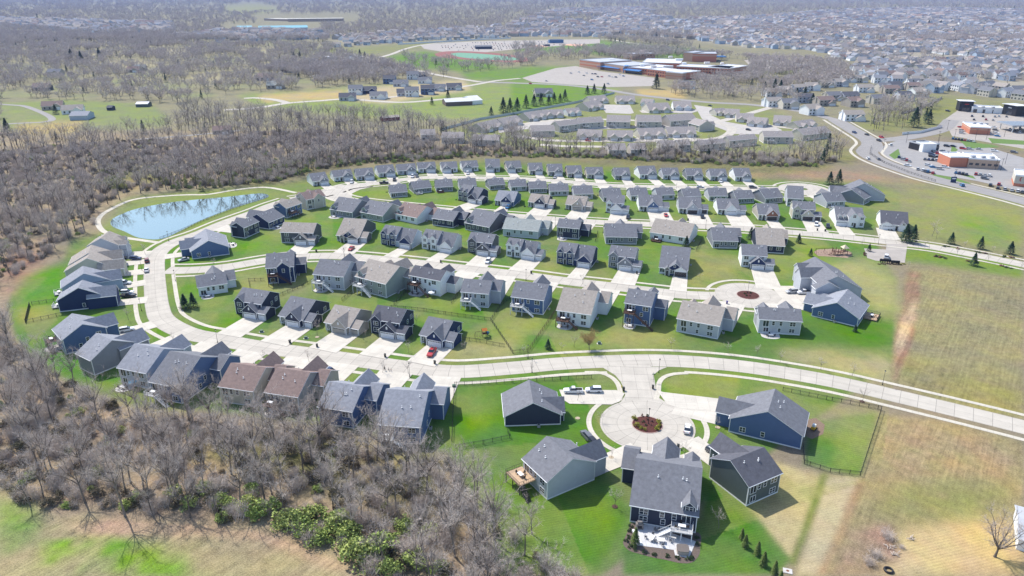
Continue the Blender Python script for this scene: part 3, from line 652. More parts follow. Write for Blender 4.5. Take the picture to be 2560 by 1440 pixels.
        if third:
            xa, xb = fx(1.0), fx(1.0) + mir * 3.5; ya, yb2 = Df - .2, Df - 6.4
            e0 = (mir < 0, mir > 0); a_, b_ = sorted((xa, xb)); bh = hw - .35; gable(wl, rf, gr, a_, b_, ya + px_, yb2, bh, bh, bh + .55 * (3.1 + px_ / 2), (ya + px_ + yb2) / 2, e0)
            if not farf: garage(fx(1.0) + mir * 1.75, ya, 2.6)
            lo, hi = sorted((dw[0] - mir * dw[1] / 2, fx(1.0) + mir * 3.2)); dw = ((lo + hi) / 2, hi - lo)
    elif kind in ('t', 'c', 'x'):
        heF2 = heF
        if kind == 't':
            gable(wl, rf, gr, x0, x1, Df, -Db, heF, heB, hr, 0)
            if 'N' not in opt: wing(.0, .36, .5, heF, .85, 3, z0=0); wing(.6, .95, 3.2, heF, .8) if front == 'f' else 0
            yf = Df + (.5 if 'N' not in opt else 0)
            win(fx(.18), yf, heF - 1.2, 1.7, 1.35, 's', 2, 2); win(fx(.18), yf, 1.6, 1.9, 1.5, 's', 2, 2); win(fx(.58), Df, heF - .75, .8, .6, 's', 2, 1); win(fx(.85), Df, heF - .75, .8, .6, 's', 2, 1)
            put("door", door_mesh(dm), fx(.41), Df + .02, .05, 's')
            uw = max(.2, min(.46, .96 - 6.2 / W)); m2, h2, hf = wing(uw, uw + 6.2 / W, 2.6, 2.9, .85, 3, back=.2); garage(m2, Df + 2.6, 4.9); put("louvre", louvre_mesh(), m2, Df + 2.63, 3.9, 's')
            u1 = uw + 6.2 / W; xa = fx(u1); xb = fx(u1) + mir * 3.4; a_, b_ = sorted((xa, xb))
            if front == 'n': gable(wl, rf, gr, a_, b_, Df + 2.2, Df - 3.6, 2.7, 2.7, 4.1, Df - .7, (mir < 0, mir > 0)); garage((xa + xb) / 2, Df + 2.2, 2.6)
            elif third: a_, b_ = sorted((fx(1.0), fx(1.0) + mir * 3.8)); gable(wl, rf, gr, a_, b_, Df + 2.2, Df - 4.2, heF * .62, heF * .62, heF * .62 + 1.7, Df - 1, (mir < 0, mir > 0))
            lo, hi = sorted((m2 - mir * 2.7, xb)); dw = ((lo + hi) / 2, hi - lo - .6)
            # small roof over the door
            a_, b_ = sorted((fx(.36), fx(.47))); front == 'n' and rf.slab([gr(a_, Df, 3.2), gr(b_, Df, 3.2), gr(b_, Df + 1.3, 2.7), gr(a_, Df + 1.3, 2.7)], .12)
        elif kind == 'c':
            ua = .5; a_, b_ = sorted((fx(0), fx(ua))); e0 = (mir > 0 or True, True)
            gable(wl, rf, gr, a_, b_, Df, -Db, heF, heB, hr, 0, (True, True))
            a_, b_ = sorted((fx(ua), fx(1))); h2 = 3.0; yf = Df + .6; hr2 = hr - .35; yr2 = -.3
            gable(wl, rf, gr, a_, b_, yf, -Db + .3, h2, heB - .2, hr2, yr2, (mir < 0, mir > 0), m=0)
            for u0, u1 in ((.0, .2), (.27, .47)): wing(u0, u1, .4, heF, .95, 3); win(fx((u0 + u1) / 2), Df + .4, heF - 1.1, 1.2, 1.35, 's', 2, 2)
            win(fx(.1), Df + .4, 1.6, 1.7, 1.5, 's', 2, 2); win(fx(.39), Df + .4, 1.6, 1.6, 1.5, 's', 2, 2); put("door", door_mesh(dm), fx(.235), Df + .02, .05, 's')
            wd = min(5.9, W * .5); a_ = .985 - wd / W; mid = fx((a_ + .985) / 2); half = wd / 2
            wr = lambda X, Y, Z: gr(mid + Y, X, Z)
            gable(wl, rf, wr, yf - 2.2, yf + .8, -half, half, 2.9, 2.9, 2.9 + .85 * half, 0, (False, True), m=3, oh=.3); garage(mid, yf + .8, min(4.9, wd - .8))
            dw = (mid, wd - .5); a_, b_ = sorted((fx(.19), fx(.28))); rf.slab([gr(a_, Df + .1, 3.3), gr(b_, Df + .1, 3.3), gr(b_, Df + 1.3, 2.8), gr(a_, Df + 1.3, 2.8)], .12)
            if third:
                xa, xb = fx(1.0), fx(1.0) + mir * 3.0; a_, b_ = sorted((xa, xb)); gable(wl, rf, gr, a_, b_, yf - .1, yf - 6, 2.7, 2.7, 4.2, yf - 3, (mir < 0, mir > 0)); garage((xa + xb) / 2, yf - .1, 2.4)
                lo, hi = sorted((dw[0] - mir * dw[1] / 2, xb)); dw = ((lo + hi) / 2, hi - lo - .4)
        elif kind == 'x':      # storey and a half with dormers over the garage, tall gable to the right
            gable(wl, rf, gr, x0, x1, Df, -Db, heF, heB, hr, 0)
            garage(fx(.2), Df, 4.9); mid, hg, half = wing(.42, .8, .8, 5.2, .9, 3, z0=0); win(mid, Df + .8, 5.6, 1.3, 1.4, 's', 2, 2); win(mid, Df + .8, 1.6, 1.6, 1.5, 's', 2, 2)
            m4, _, _ = wing(.8, 1.0, .4, 5.4, .3, 3); win(m4, Df + .4, 4.6, 1.3, 1.2, 's', 2, 2); win(m4, Df + .4, 1.6, 1.3, 1.4, 's', 2, 2); put("door", door_mesh(dm), fx(.66), Df + .82, .05, 's')
            for u in (.12, .3): wing(u - .05, u + .05, -1.2, heF + 1.9, 1.2, 3, back=3.2, z0=heF, trim=False); win(fx(u), Df - 1.2, heF + 1.2, .7, .9, 's', 1, 2)
            dw = (fx(.2), 6.0)
    # ---- back wall, seen when the front faces away
    yb = -Db
    bx = lambda u: fx(u)
    if front == 'f' and det or 'b' in opt:
        two = heB > 4.6; zt = heB - 1.35
        if 'q' not in opt:
            slider(bx(.16), yb, zt - 1.25 if two else .1, 'b')
            win(bx(.34), yb, zt, .85, 1.4, 'b', 1, 2); win(bx(.52), yb, zt, .85, 1.4, 'b', 1, 2) if W > 10 else None
            win(bx(.8), yb, zt, 1.8, 1.4, 'b', 2, 2)
            if two: win(bx(.18), yb, 1.45, 1.6, 1.5, 'b', 2, 1); win(bx(.8), yb, 1.5, 1.7, 1.3, 'b', 2, 2); win(bx(.5), yb, 1.5, .85, 1.3, 'b', 1, 2) if W > 12 else None
            if heB > 6.5: win(bx(.3), yb, 4.4, 1.8, 1.4, 'b', 2, 2); win(bx(.66), yb, 4.4, .9, 1.3, 'b', 1, 2)
    if 's' in opt:             # windows in the visible end wall
        for face, x in (('r', x1),) if 'S' not in opt else (('l', x0),):
            win(x + (.0 if face == 'r' else 0), -.5 * fs * 1, heB * .5 + .6 if heB > 4.6 else 1.7, .85, 1.4, face, 1, 2); win(x, fs * (-Db * .62), 1.7 if heB < 4.6 else heB - 1.3, 1.4, 1.4, face, 2, 2)
            if heB > 4.6: win(x, fs * 1.8, 1.8, .85, 1.3, face, 1, 2)
    if 'G' in opt:             # cross gable in the back wall
        hw2 = he; half = W * .24; mid = bx(.62); hg = hw2 + .8 * half
        wr = lambda X, Y, Z: gr(mid + Y, -X, Z)
        gable(wl, rf, wr, Db - (hg - he) / s, Db + .6, -half, half, hw2, hw2, min(hg, hr), 0, (False, True), oh=.3); win(mid, -Db - .6, zt - .1, .9, 1.4, 'b'); 
    if 'E' in opt or 'e' in opt:             # dormer on the back slope
        hw2 = he + 1.4; half = 1.4; mid = .37 * W if 'E' in opt else -.37 * W; hg = hw2 + .9 * half
        wr = lambda X, Y, Z: gr(mid + Y, -X, Z)
        gable(wl, rf, wr, Db - (hg - he) / s, Db - .6, -half, half, hw2, hw2, hg, 0, (False, True), oh=.3, z0=he + .1); win(mid, -Db + .6, he + .95, 1.5, 1.0, 'b', 2, 2)
    if 'H' in opt:             # storage wing standing proud at the street end, seen from behind
        pass
    # foundation line
    wl.box(x0 - .04, x1 + .04, *sorted((gr(0, Df + .04, 0)[1], gr(0, -Db - .04, 0)[1])), 0, .35, 2 if 'F' in opt else 1) if det else None
    wl.obj("wall", mats, root); rf.obj("roof", [ROOF[roof], TRIM], root)
    # decks and patios
    if 'd' in opt:
        side = .17; zt2 = heB - 2.6 if heB > 4.6 else .5; cx = bx(side) + (mir * .6); wdk = 6.2 if 'O' in opt else 4.6 if W > 12 else 3.8; dp = 4.6 if 'O' in opt else 3.3; top = zt2
        dmat, rail = (WOODD, WOODD) if 'W' in opt else ((WOODT, BLACK) if 'O' in opt else (mat("grey_decking", (.42, .42, .43), .8), TRIM))
        dk = MB(); ys = sorted((gr(0, -Db, 0)[1], gr(0, -Db - dp, 0)[1])); dk.box(cx - wdk/2, cx + wdk/2, ys[0], ys[1], top - .2, top)
        deck = dk.obj("deck", dmat, root); yo = gr(0, -Db - dp, 0)[1]; yi = gr(0, -Db, 0)[1]; sgn = 1 if yo > yi else -1
        for x in (cx - wdk/2 + .1, cx, cx + wdk/2 - .1):
            if top > 1: pm = MB(); pm.box(x - .09, x + .09, *sorted((yo - sgn*.2, yo - sgn*.02)), 0, top - .2); pm.obj("post", rail, deck)
        rl = MB(); hgt = 1.0
        for z in (.12, hgt): rl.box(cx - wdk/2, cx + wdk/2, *sorted((yo - sgn*.06, yo)), top + z - .05, top + z)
        for z in (.12, hgt):
            for x in (cx - wdk/2, cx + wdk/2 - .06): rl.box(x, x + .06, min(yi, yo), max(yi, yo), top + z - .05, top + z)
        k = 14
        for i in range(k + 1): x = cx - wdk/2 + wdk*i/k; rl.box(x - .02, x + .02, *sorted((yo - sgn*.05, yo)), top, top + hgt)
        for i in range(9):
            y = yi + (yo - yi) * i / 9
            for x in (cx - wdk/2 + .03, cx + wdk/2 - .03): rl.box(x - .02, x + .02, y - .02, y + .02, top, top + hgt)
        rl.obj("railing", rail, deck)
        if top > 1.5:
            st = MB(); nst = int(top / .2); xs = cx + mir * wdk/2; 
            for i in range(nst):
                z = top - (i + 1) * .2; X = xs + mir * i * .26; st.box(*sorted((X, X + mir * .28)), *sorted((yo - sgn * 1.1, yo)), z - .05, z)
            for yy in (yo - sgn*1.1, yo):
                a0 = (xs, yy, top + .9); a1 = (xs + mir * nst * .26, yy, .9); st.tube(a0, a1, .045, .045, 4); st.tube((a0[0], yy, top), (a1[0], yy, .0), .09, .09, 4)
                for i in range(0, nst, 2): X = xs + mir * i * .26; z = top - i * .2; st.box(X - .02, X + .02, yy - .02, yy + .02, z, z + .9)
            st.obj("stairs", rail, deck)
        # deck furniture stands on it and is its own thing
        cw = root_world(root, (cx, (yo + yi) / 2, top)); FURN.append((cw, ang, label))
    if 'P' in opt:
        pt = MB(); w_ = W * .45; cx = bx(.28); yi = gr(0, -Db - .06, 0)[1]; yo = gr(0, -Db - 4.4, 0)[1]
        pts = [(cx - w_/2, yi, .08), (cx + w_/2, yi, .08)] + [(cx + w_/2 * math.cos(a), yi + (yo - yi) * (.55 + .45 * math.sin(a)), .08) for a in np.linspace(0, math.pi, 10)]
        pt.slab(pts, .08, 0, 0); tag(pt.obj("patio", PATIO, None, (ctr[0], ctr[1], 0), ang), kind="structure")
        FURN.append((root_world(root, (cx, yi + (yo - yi) * .55, .08)), ang, label))
    # roof vents
    if det:
        rr = random.Random(hash(label) & 0xffff if False else len(HOUSES) * 7919)
        sd_ = 1.0 if True else -1
        for i in range(3 if W > 9 else 2):
            y = -fs * sd_ * 0 + (1 if True else -1) * rr.uniform(.12, .6) * dn; x = rr.uniform(-.35, .35) * W; o = link("roof_vent", vent_mesh(), root, fr(x, y, hr + .18 - s * y))
    ROOTS.append(root)
    # driveway
    if 'X' not in opt:
        gw = W2(root, gr(dw[0], Df + .3, 0)); dr = W2(root, gr(dw[0], Df + 1.3, 0)) - gw; dr /= np.linalg.norm(dr)
        best = None
        for t in np.arange(1.5, 32, .5):
            q = gw + dr * t
            hit = any(nearst(q, k_)[0] < nearst(q, k_)[1] / 2 - .1 for k_ in STREETS) or any(np.hypot(*(q - c)) < r - .2 for c, r, _ in CIRC)
            if hit: best = t; break
        if best or 'Y' in opt:
            best = (best or 10) + .3; sdv = np.array([-dr[1], dr[0]]); hw_ = dw[1] / 2 + .2; g0 = gw - dr * 1.9
            DRIVES.append([g0 + sdv * hw_, g0 - sdv * hw_, gw + dr * best - sdv * (hw_ + .5), gw + dr * best + sdv * (hw_ + .5)])
            patch("driveway", DRIVES[-1], 0.10 + (len(DRIVES) % 7) * .003, DRIV, world=True, uvang=math.atan2(dr[1], dr[0]))
        else: print("no drive", label)
    return root
FURN = []; ROOTS = []
def W2(root, p):
    a = root.rotation_euler[2]; return np.array([root.location[0] + p[0]*math.cos(a) - p[1]*math.sin(a), root.location[1] + p[0]*math.sin(a) + p[1]*math.cos(a)])
def root_world(root, p): q = W2(root, p); return (q[0], q[1], p[2])

CN = dict(navy="navy blue", slate="slate blue", char="charcoal", grey="mid grey", lgrey="light grey", white="white", tan="tan", cream="cream", green="dark green-grey",
    pale="pale grey-green", dgrey="dark grey", lblue="light blue", brick="brick", sage="sage", beige="beige")
RN = dict(grey="grey", lgrey="light grey", tan="tan", brown="brown", dark="dark grey", pale="pale", taupe="taupe")
KN = dict(v="small house", r="ranch house", g="gabled ranch house", p="long low house", t="two storey house", c="two storey house", x="dormered house", w="twin villa")
def rowh(rows, phrase, group, base="", **kw):
    n = 0
    for r in rows:
        t, x1, y1, x2, y2, xe, ye, he, fr_, kind, wall, roof = r[:12]; opt = (r[12] if len(r) > 12 else "") + base; k2 = dict(kw); k2.update(r[13] if len(r) > 13 else {})
        fw = 'the top' if 'column' in phrase else 'left'; lb = f"{CN[wall]} {KN[kind]}, {RN[roof]} roof, {ordw(n)} from {fw} in {phrase}"
        house(T(t, x1, y1), T(t, x2, y2), T(t, xe, ye), he, fr_, kind, wall, roof, lb, group, opt, **k2); n += 1
V_ = 'v'
rowh([('a',525,298,690,278,600,372,2.9,'n',V_,'white','grey'), ('a',750,268,945,248,805,330,2.9,'n',V_,'white','grey'), ('a',985,250,1165,236,1040,318,2.9,'n',V_,'lgrey','grey'),
 ('a',1195,218,1368,203,1250,288,2.9,'n',V_,'white','grey'), ('a',1400,205,1590,193,1455,265,2.9,'n',V_,'lgrey','grey'), ('a',1608,186,1790,177,1660,245,2.9,'n',V_,'white','grey'),
 ('a',1843,182,2005,174,1870,245,2.9,'n',V_,'white','grey','m'), ('a',2045,172,2210,163,2065,235,2.9,'n',V_,'white','grey','m'), ('a',2290,150,2438,148,2290,232,3.2,'n',V_,'lgrey','grey','m'),
 ('b',-68,172,82,166,0,240,2.9,'n',V_,'cream','grey','m'), ('b',160,190,300,187,180,262,2.9,'n',V_,'cream','grey'), ('b',350,200,500,198,370,275,2.9,'n',V_,'cream','grey'),
 ('b',540,217,690,214,560,290,2.9,'n',V_,'tan','grey'), ('b',735,232,905,230,745,300,2.9,'n',V_,'cream','grey'), ('b',1012,238,1170,236,1012,312,2.9,'n',V_,'grey','grey'),
 ('b',1250,222,1425,217,1265,305,2.9,'n',V_,'white','grey'), ('b',1488,240,1655,237,1495,310,2.9,'n',V_,'lgrey','grey'), ('b',1728,243,1893,242,1725,315,2.9,'n',V_,'grey','grey'),
 ('b',1965,248,2135,248,1955,320,2.9,'n',V_,'lgrey','grey'), ('b',2205,240,2370,240,2190,325,2.9,'n',V_,'white','grey')], "top curved row", "small houses in the top curved row", wall2='grey')
rowh([('a',1325,412,1500,400,1450,482,2.9,'f',V_,'grey','grey'), ('a',1545,378,1730,360,1690,440,2.9,'f',V_,'grey','grey','d'), ('a',1785,358,1960,350,1900,428,2.9,'f',V_,'grey','grey','dW'),
 ('a',2020,348,2195,340,2120,415,2.9,'f',V_,'lgrey','grey'), ('a',2310,350,2470,338,2400,410,2.9,'f',V_,'grey','grey'), ('b',-30,360,135,352,50,425,2.9,'f',V_,'lgrey','grey'),
 ('b',160,378,340,372,260,445,2.9,'f',V_,'grey','grey'), ('b',365,398,560,395,450,470,2.9,'f',V_,'lgrey','grey'), ('b',605,418,800,415,700,500,2.9,'f',V_,'lgrey','grey'),
 ('b',890,445,1080,440,980,528,2.9,'f',V_,'grey','grey'), ('b',1165,440,1345,436,1260,515,2.9,'f',V_,'lgrey','grey'), ('b',1425,440,1605,434,1520,510,2.9,'f',V_,'lgrey','grey'),
 ('b',1688,448,1868,443,1780,525,2.9,'f',V_,'grey','grey'), ('b',1948,440,2140,440,2040,520,2.9,'f',V_,'lgrey','grey'), ('b',2205,467,2392,460,2300,545,2.9,'f',V_,'grey','grey'),
 ('c',-90,455,95,440,40,540,3.2,'f',V_,'grey','grey'), ('c',190,415,355,425,270,545,4.7,'f',V_,'lgrey','grey')], "second row down", "small houses in the second row")
rowh([('c',528,490,722,480,640,578,3.4,'f','r','lgrey','grey','d'), ('w',1340,352,1450,300,1570,490,3.4,'f','r','grey','grey','K'), ('w',1545,237,1470,168,1790,328,3.4,'f','r','lgrey','grey','')],
 "upper right cluster", "houses round the upper right turning circle")
rowh([('a',2075,402,2275,438,2040,472,5.4,'n','c','char','grey','B'), ('a',2425,462,2620,478,2390,560,2.9,'n','r','slate','lgrey','',dict(wall2='navy')), ('b',190,495,385,512,145,575,2.9,'n','r','char','tan','B'),
 ('b',560,512,760,528,510,600,2.9,'n','r','tan','tan','B',dict(door='t')), ('b',950,505,1130,515,912,585,5.4,'n','t','white','grey',''), ('b',1260,508,1500,512,1290,620,2.9,'n','r','white','grey','B',dict(wall2='slate')),
 ('b',1660,528,1890,535,1650,640,2.9,'n','r','lgrey','grey','B',dict(door='d')), ('b',2040,545,2262,550,2025,650,2.9,'n','r','white','grey','B'), ('c',-120,595,98,600,-100,705,2.9,'n','r','tan','grey','',dict(wall2='brick',door='d')),
 ('c',240,570,472,582,222,645,5.4,'n','t','cream','grey','',dict(door='d')), ('c',660,625,945,640,615,760,3.0,'n','x','white','grey',''), ('c',1120,662,1400,685,1050,790,2.9,'n','p','white','dark','')],
 "row above middle street", "houses along the north side of the middle street")
rowh([('d',2058,850,2085,968,2295,1035,3.6,'f','r','slate','lgrey','sP'), ('d',2362,790,2520,725,2432,842,5.4,'f','t','char','grey','S'), ('a',5,705,170,640,140,782,3.6,'f','r','navy','grey','P'),
 ('a',230,590,395,537,322,637,5.4,'f','t','slate','tan','dW'), ('a',440,490,640,450,620,535,5.8,'f','t','cream','brown','G'), ('a',830,528,1060,560,870,672,3.5,'f','r','grey','grey','BeP'),
 ('a',1140,558,1370,598,1180,705,3.5,'f','r','sage','grey','e'), ('a',1485,580,1710,625,1520,722,3.5,'f','r','white','brown','Be'), ('a',1815,648,2030,676,1870,758,3.7,'f','r','char','grey','B'),
 ('a',2190,645,2440,690,2250,818,3.7,'f','r','dgrey','grey','Be'), ('b',-60,735,300,765,100,860,3.9,'f','r','pale','pale','B'), ('b',470,745,700,765,560,838,5.4,'f','t','char','grey','PB'),
 ('b',925,795,1245,800,1080,930,3.6,'f','r','grey','grey','B'), ('b',1435,745,1830,800,1640,920,3.6,'f','r','white','tan','dW'), ('b',1985,835,2240,840,2100,970,3.6,'f','r','grey','grey','B'),
 ('c',-130,835,155,850,0,1015,3.6,'f','r','char','tan','B')], "row below middle street", "houses along the south side of the middle street")
rowh([('a',275,783,610,792,250,882,5.4,'n','t','dgrey','tan','N'), ('a',880,740,1115,755,790,912,2.9,'n','g','dgrey','tan','B',dict(wall2='navy')), ('a',1295,808,1615,852,1255,893,5.4,'n','c','lblue','grey','',dict(wall2='navy')),
 ('a',1700,850,2020,893,1665,935,5.4,'n','c','white','grey',''), ('a',2150,880,2400,905,2120,970,5.4,'n','t','dgrey','grey',''), ('b',-30,937,270,975,-20,1010,5.4,'n','c','white','grey','B'),
 ('b',480,978,840,1020,445,1075,5.4,'n','c','navy','grey',''), ('b',990,1010,1260,1038,945,1110,5.4,'n','t','grey','grey',''), ('b',1500,1015,1790,1040,1430,1228,2.9,'n','g','white','grey','',dict(wall2='navy',door='d')),
 ('b',2290,1000,2550,1015,2280,1110,5.4,'n','t','white','grey','N',dict(wall2='navy')), ('c',468,1130,700,1325,862,1378,4.2,'f','r','lgrey','grey','B',dict(far=6.5))],
 "row above inner street", "houses along the north side of the inner street")
rowh([('u',222,400,830,315,560,592,3.8,'f','r','white','grey','BP'), ('a',100,1100,385,1082,150,1240,6.8,'f','t','navy','grey','dWGB'), ('q',1280,60,1900,112,1400,388,5.9,'f','r','lgrey','grey','dBPs'),
 ('a',1130,1150,1440,1225,1200,1378,5.9,'f','r','sage','tan','dBe'), ('r',620,185,1250,300,700,422,6.6,'f','t','white','dark','dWPB'), ('r',1600,455,2170,500,1700,730,5.8,'f','r','lgrey','grey','dB'),
 ('s',80,500,740,575,300,852,5.9,'f','r','slate','grey','d'), ('s',1030,625,1720,712,1180,1125,5.2,'f','r','white','tan','dWBP'), ('g',1165,5,1440,45,1300,175,8.0,'f','t','slate','grey','dWPB'),
 ('t',850,885,1710,1035,1200,1335,5.1,'f','r','lgrey','tan','B'), ('h',-105,190,330,215,200,330,5.3,'f','t','lgrey','grey','P'), ('h',800,15,690,150,915,310,3.3,'f','r','slate','lgrey','sdO')],
 "row below inner street", "walk-out houses along the south side of the inner street")
rowh([('u',1175,630,1720,712,1120,905,5.2,'n','t','char','grey','s'), ('q',700,800,1200,885,500,1203,2.9,'n','r','char','grey','Bs'), ('q',1580,975,2095,1070,1400,1335,2.9,'n','r','tan','tan','B',dict(door='t')),
 ('f',1215,170,1510,215,1240,325,5.2,'n','t','char','dark','s'), ('f',1725,285,1975,330,1640,470,2.9,'n','r','navy','grey','Bs')],
 "row facing main road", "houses fronting the main road")
rowh([('d',1095,872,1005,945,820,1055,5.6,'f','t','lgrey','tan',''), ('d',915,1010,880,1095,728,1108,3.8,'f','r','lgrey','tan',''), ('d',902,1098,868,1147,665,1240,3.6,'f','r','cream','tan',''),
 ('d',830,1222,838,1298,605,1400,4.6,'f','r','lblue','lgrey','d'), ('d',825,1362,782+0,1442,600,1500,4.6,'f','r','navy','lgrey','ds'), ('e',782,122,778,128,640,205,4.4,'f','r','navy','lgrey','X')][:5],
 "column below the pond", "houses in the left column")
rowh([('e',720,258,825,365,583,488,5.5,'f','r','slate','lgrey','dWPs'), ('e',962,455,1120,525,880,718,5.4,'f','r','grey','lgrey','q'), ('e',1345,558,1640,612,1340,832,5.5,'f','r','lgrey','lgrey','P'),
 ('e',1700,632,2008,690,1800,1003,5.5,'f','r','slate','grey','dBs'), ('p',577,908,665,920,570,970,5.3,'f','r','cream','brown','B'), ('p',691,920,776,932,700,987,5.3,'f','r','tan','brown','dWBP'),
 ('x',590,315,1100,390,800,738,5.5,'f','r','slate','lgrey','B'), ('x',1425,425,2045,465,1700,968,5.5,'f','r','slate','lgrey','Bsd')],
 "row backing onto wood", "houses in the curved lower row")
rowh([('g',172,922,212,1155,497,1248,3.2,'n','r','char','grey','X'), ('i',345,45,612,272,340,497,5.3,'f','r','lgrey','grey','dO'), ('y',222,162,975,278,480,745,4.75,'f','r','char','grey','BEmd'),
 ('z',430,475,985,255,870,850,5.7,'f','r','green','dark','s'), ('h',72,1012,0,1240,380,1400,4.2,'f','r','slate','grey','s')],
 "near turning circle group", "houses round the near turning circle")
# ================================================================ VILLAS beyond the wood
rowh([('l',950,1148,1190,1155,1070,1218,5.2,'f','w','beige','taupe','dX'), ('l',1240,1148,1490,1150,1360,1218,5.2,'f','w','beige','taupe','dX'), ('l',1535,1150,1800,1130,1680,1205,5.2,'f','w','beige','taupe','dX'),
 ('l',645,1180,890,1165,760,1228,5.2,'f','w','beige','taupe','dX'), ('l',430,1215,640,1190,540,1255,5.2,'f','w','beige','taupe','dX')], "villa row showing decks", "tan twin villas with decks")
rowh([('l',660,1290,905,1300,780,1362,2.9,'n','w','cream','taupe','Y'), ('l',950,1300,1210,1305,1080,1370,2.9,'n','w','cream','taupe','Y'), ('l',1245,1285,1510,1275,1380,1352,2.9,'n','w','cream','taupe','Y'),
 ('l',1535,1270,1820,1265,1680,1338,2.9,'n','w','cream','taupe','Y')], "garage row of villas", "tan twin villas with garages")
rowh([('k',2200,1235,2400,1190,2310,1290,2.9,'n','w','cream','taupe','X'), ('k',2410,1190,2600,1150,2520,1240,2.9,'n','w','cream','taupe','X'), ('l',110,1128,290,1100,220,1178,2.9,'n','w','cream','taupe','X'), ('l',300,1098,500,1090,400,1150,2.9,'n','w','cream','taupe','X'),
 ('l',525,1085,665,1075,600,1130,2.9,'n','w','white','taupe','X'), ('l',700,1025,860,1000,800,1075,3.4,'n','w','cream','taupe','X'), ('l',750,962,930,950,850,1010,3.0,'n','w','cream','taupe','X'), ('l',1035,958,1225,958,1130,1012,2.9,'n','w','cream','taupe','X'),
 ('l',1300,985,1420,992,1370,1035,2.9,'n','w','white','taupe','X'), ('l',1335,1032,1560,1025,1450,1100,2.9,'n','w','cream','taupe','X'), ('l',1605,1010,1790,1012,1700,1075,2.9,'n','w','white','taupe','X'),
 ('l',2010,1085,2120,1078,2060,1128,2.9,'n','w','cream','taupe','X'), ('l',2130,1085,2280,1092,2200,1145,2.9,'n','w','cream','taupe','X'), ('l',2240,1130,2420,1135,2330,1190,2.9,'n','w','cream','taupe','X'), ('l',2370,1165,2560,1180,2460,1235,2.9,'n','w','cream','taupe','X'),
 ('m',60,1150,240,1160,150,1225,2.9,'n','w','cream','taupe','X')], "outer arc of villas", "tan villas in the outer arc")
rowh([('l',1830,1180,1950,1210,1900,1265,5.0,'f','w','beige','taupe','X'), ('l',1470,1405,1610,1400,1540,1455,5.0,'f','w','beige','taupe','X'), ('l',1640,1400,1770,1395,1700,1450,5.0,'f','w','beige','taupe','X'), ('l',1850,1405,2110,1385,1980,1440,5.0,'f','w','beige','taupe','X'), ('l',2140,1365,2420,1340,2290,1400,5.0,'f','w','beige','taupe','X'),
 ('m',-60,1310,240,1312,90,1370,5.0,'f','w','beige','taupe','dX'), ('m',290,1290,570,1260,420,1345,4.6,'f','w','cream','taupe','X'), ('m',250,1215,440,1190,370,1260,2.9,'n','w','cream','taupe','X'),
 ('k',1640,1295,1790,1290,1720,1345,4.6,'f','w','beige','taupe','X'), ('k',1860,1320,2080,1322,1970,1375,4.6,'f','w','beige','taupe','X'), ('k',2170,1345,2440,1350,2300,1400,4.6,'f','w','beige','taupe','X'), ('l',180,1255,420,1250,300,1310,4.6,'f','w','beige','taupe','X'), ('b',950,-5,1130,-8,1040,60,4.6,'f','w','beige','taupe','X'), ('b',1170,-10,1330,-12,1250,55,4.6,'f','w','beige','taupe','X')],
 "villas nearest the wood", "tan villas beside the wood")
VCON = concrete("villa_concrete", (0.46, 0.43, 0.40), 4, 4, .9)
for k_, q_ in enumerate(([(880,1045),(1180,1050),(1220,1130),(1180,1140),(940,1130)], [(1820,1050),(2000,1075),(1990,1150),(2120,1215),(2330,1250),(2560,1235),(2700,1300),(2560,1345),(2230,1340),(2040,1270),(1900,1190)], [(-140,1290),(180,1240),(560,1190),(560,1212),(200,1285),(-130,1330)],
    [(640,1262),(950,1262),(1500,1250),(1800,1240),(1810,1268),(900,1292),(640,1290)], [(680,1385),(1300,1380),(1850,1350),(1840,1372),(1200,1400),(690,1408)], [(1270,1105),(1560,1115),(1800,1090),(1900,1100),(1800,1130),(1300,1130)])): patch("villa_court", [T('l', *a) for a in q_], .075 + k_ * .004, VCON)
print_n = len(HOUSES)

# ---------------------------------------------------------------- simpler far houses
def far_mesh(wall, roof, kind):
    wl, rf = MB(), MB(); fr = lambda x, y, z: (x, y, z)
    if kind == 0: W, D, he = 12, 9, 5.4
    elif kind == 1: W, D, he = 14, 10, 3.0
    else: W, D, he = 10, 10, 5.6
    gable(wl, rf, fr, -W/2, W/2, -D/2, D/2, he, he, he + .6 * D/2, 0, trim=False, oh=.4)
    wr = lambda X, Y, Z: (W*.24 + Y, -X, Z); gable(wl, rf, wr, 0, D/2 + 2.2, -3, 3, 2.9 if kind != 2 else 5.4, 2.9 if kind != 2 else 5.4, 4.9 if kind != 2 else 7.4, 0, (False, True), trim=False, oh=.4)
    wl.box(W*.24 - 2.4, W*.24 + 2.4, -D/2 - 2.24, -D/2 - 2.2, .05, 2.3, 1)
    wl.box(-W/2 - .5, -W/2, -.6, .6, 0, he + .6 * D/2 + .2, 0) if kind == 0 else None
    for z in ([1.5, 4.2] if he > 4 else [1.5]):
        for y, ys in ((-D/2 - .03, 1), (D/2 + .03, -1)):
            for x in (-W*.36, -W*.12) + ((W*.15, W*.38) if z > 3 or ys < 0 else ()):
                wl.poly([(x - .55, y, z - .7), (x + .55, y, z - .7), (x + .55, y, z + .7), (x - .55, y, z + .7)], 2)
    return wl.mesh("wall", [WALL[wall], GDOOR, GLASS]), rf.mesh("roof", [ROOF[roof], TRIM])
def far_house(xy, rz, wall, roof, kind, label, group, sc=1.0):
    a, b_ = shared(("fh", wall, roof, kind), lambda: far_mesh(wall, roof, kind))
    r = thing("house", label, "house", (xy[0], xy[1], 0), rz, group, sc); link("wall", a, r); link("roof", b_, r); return r
NFAR = 0
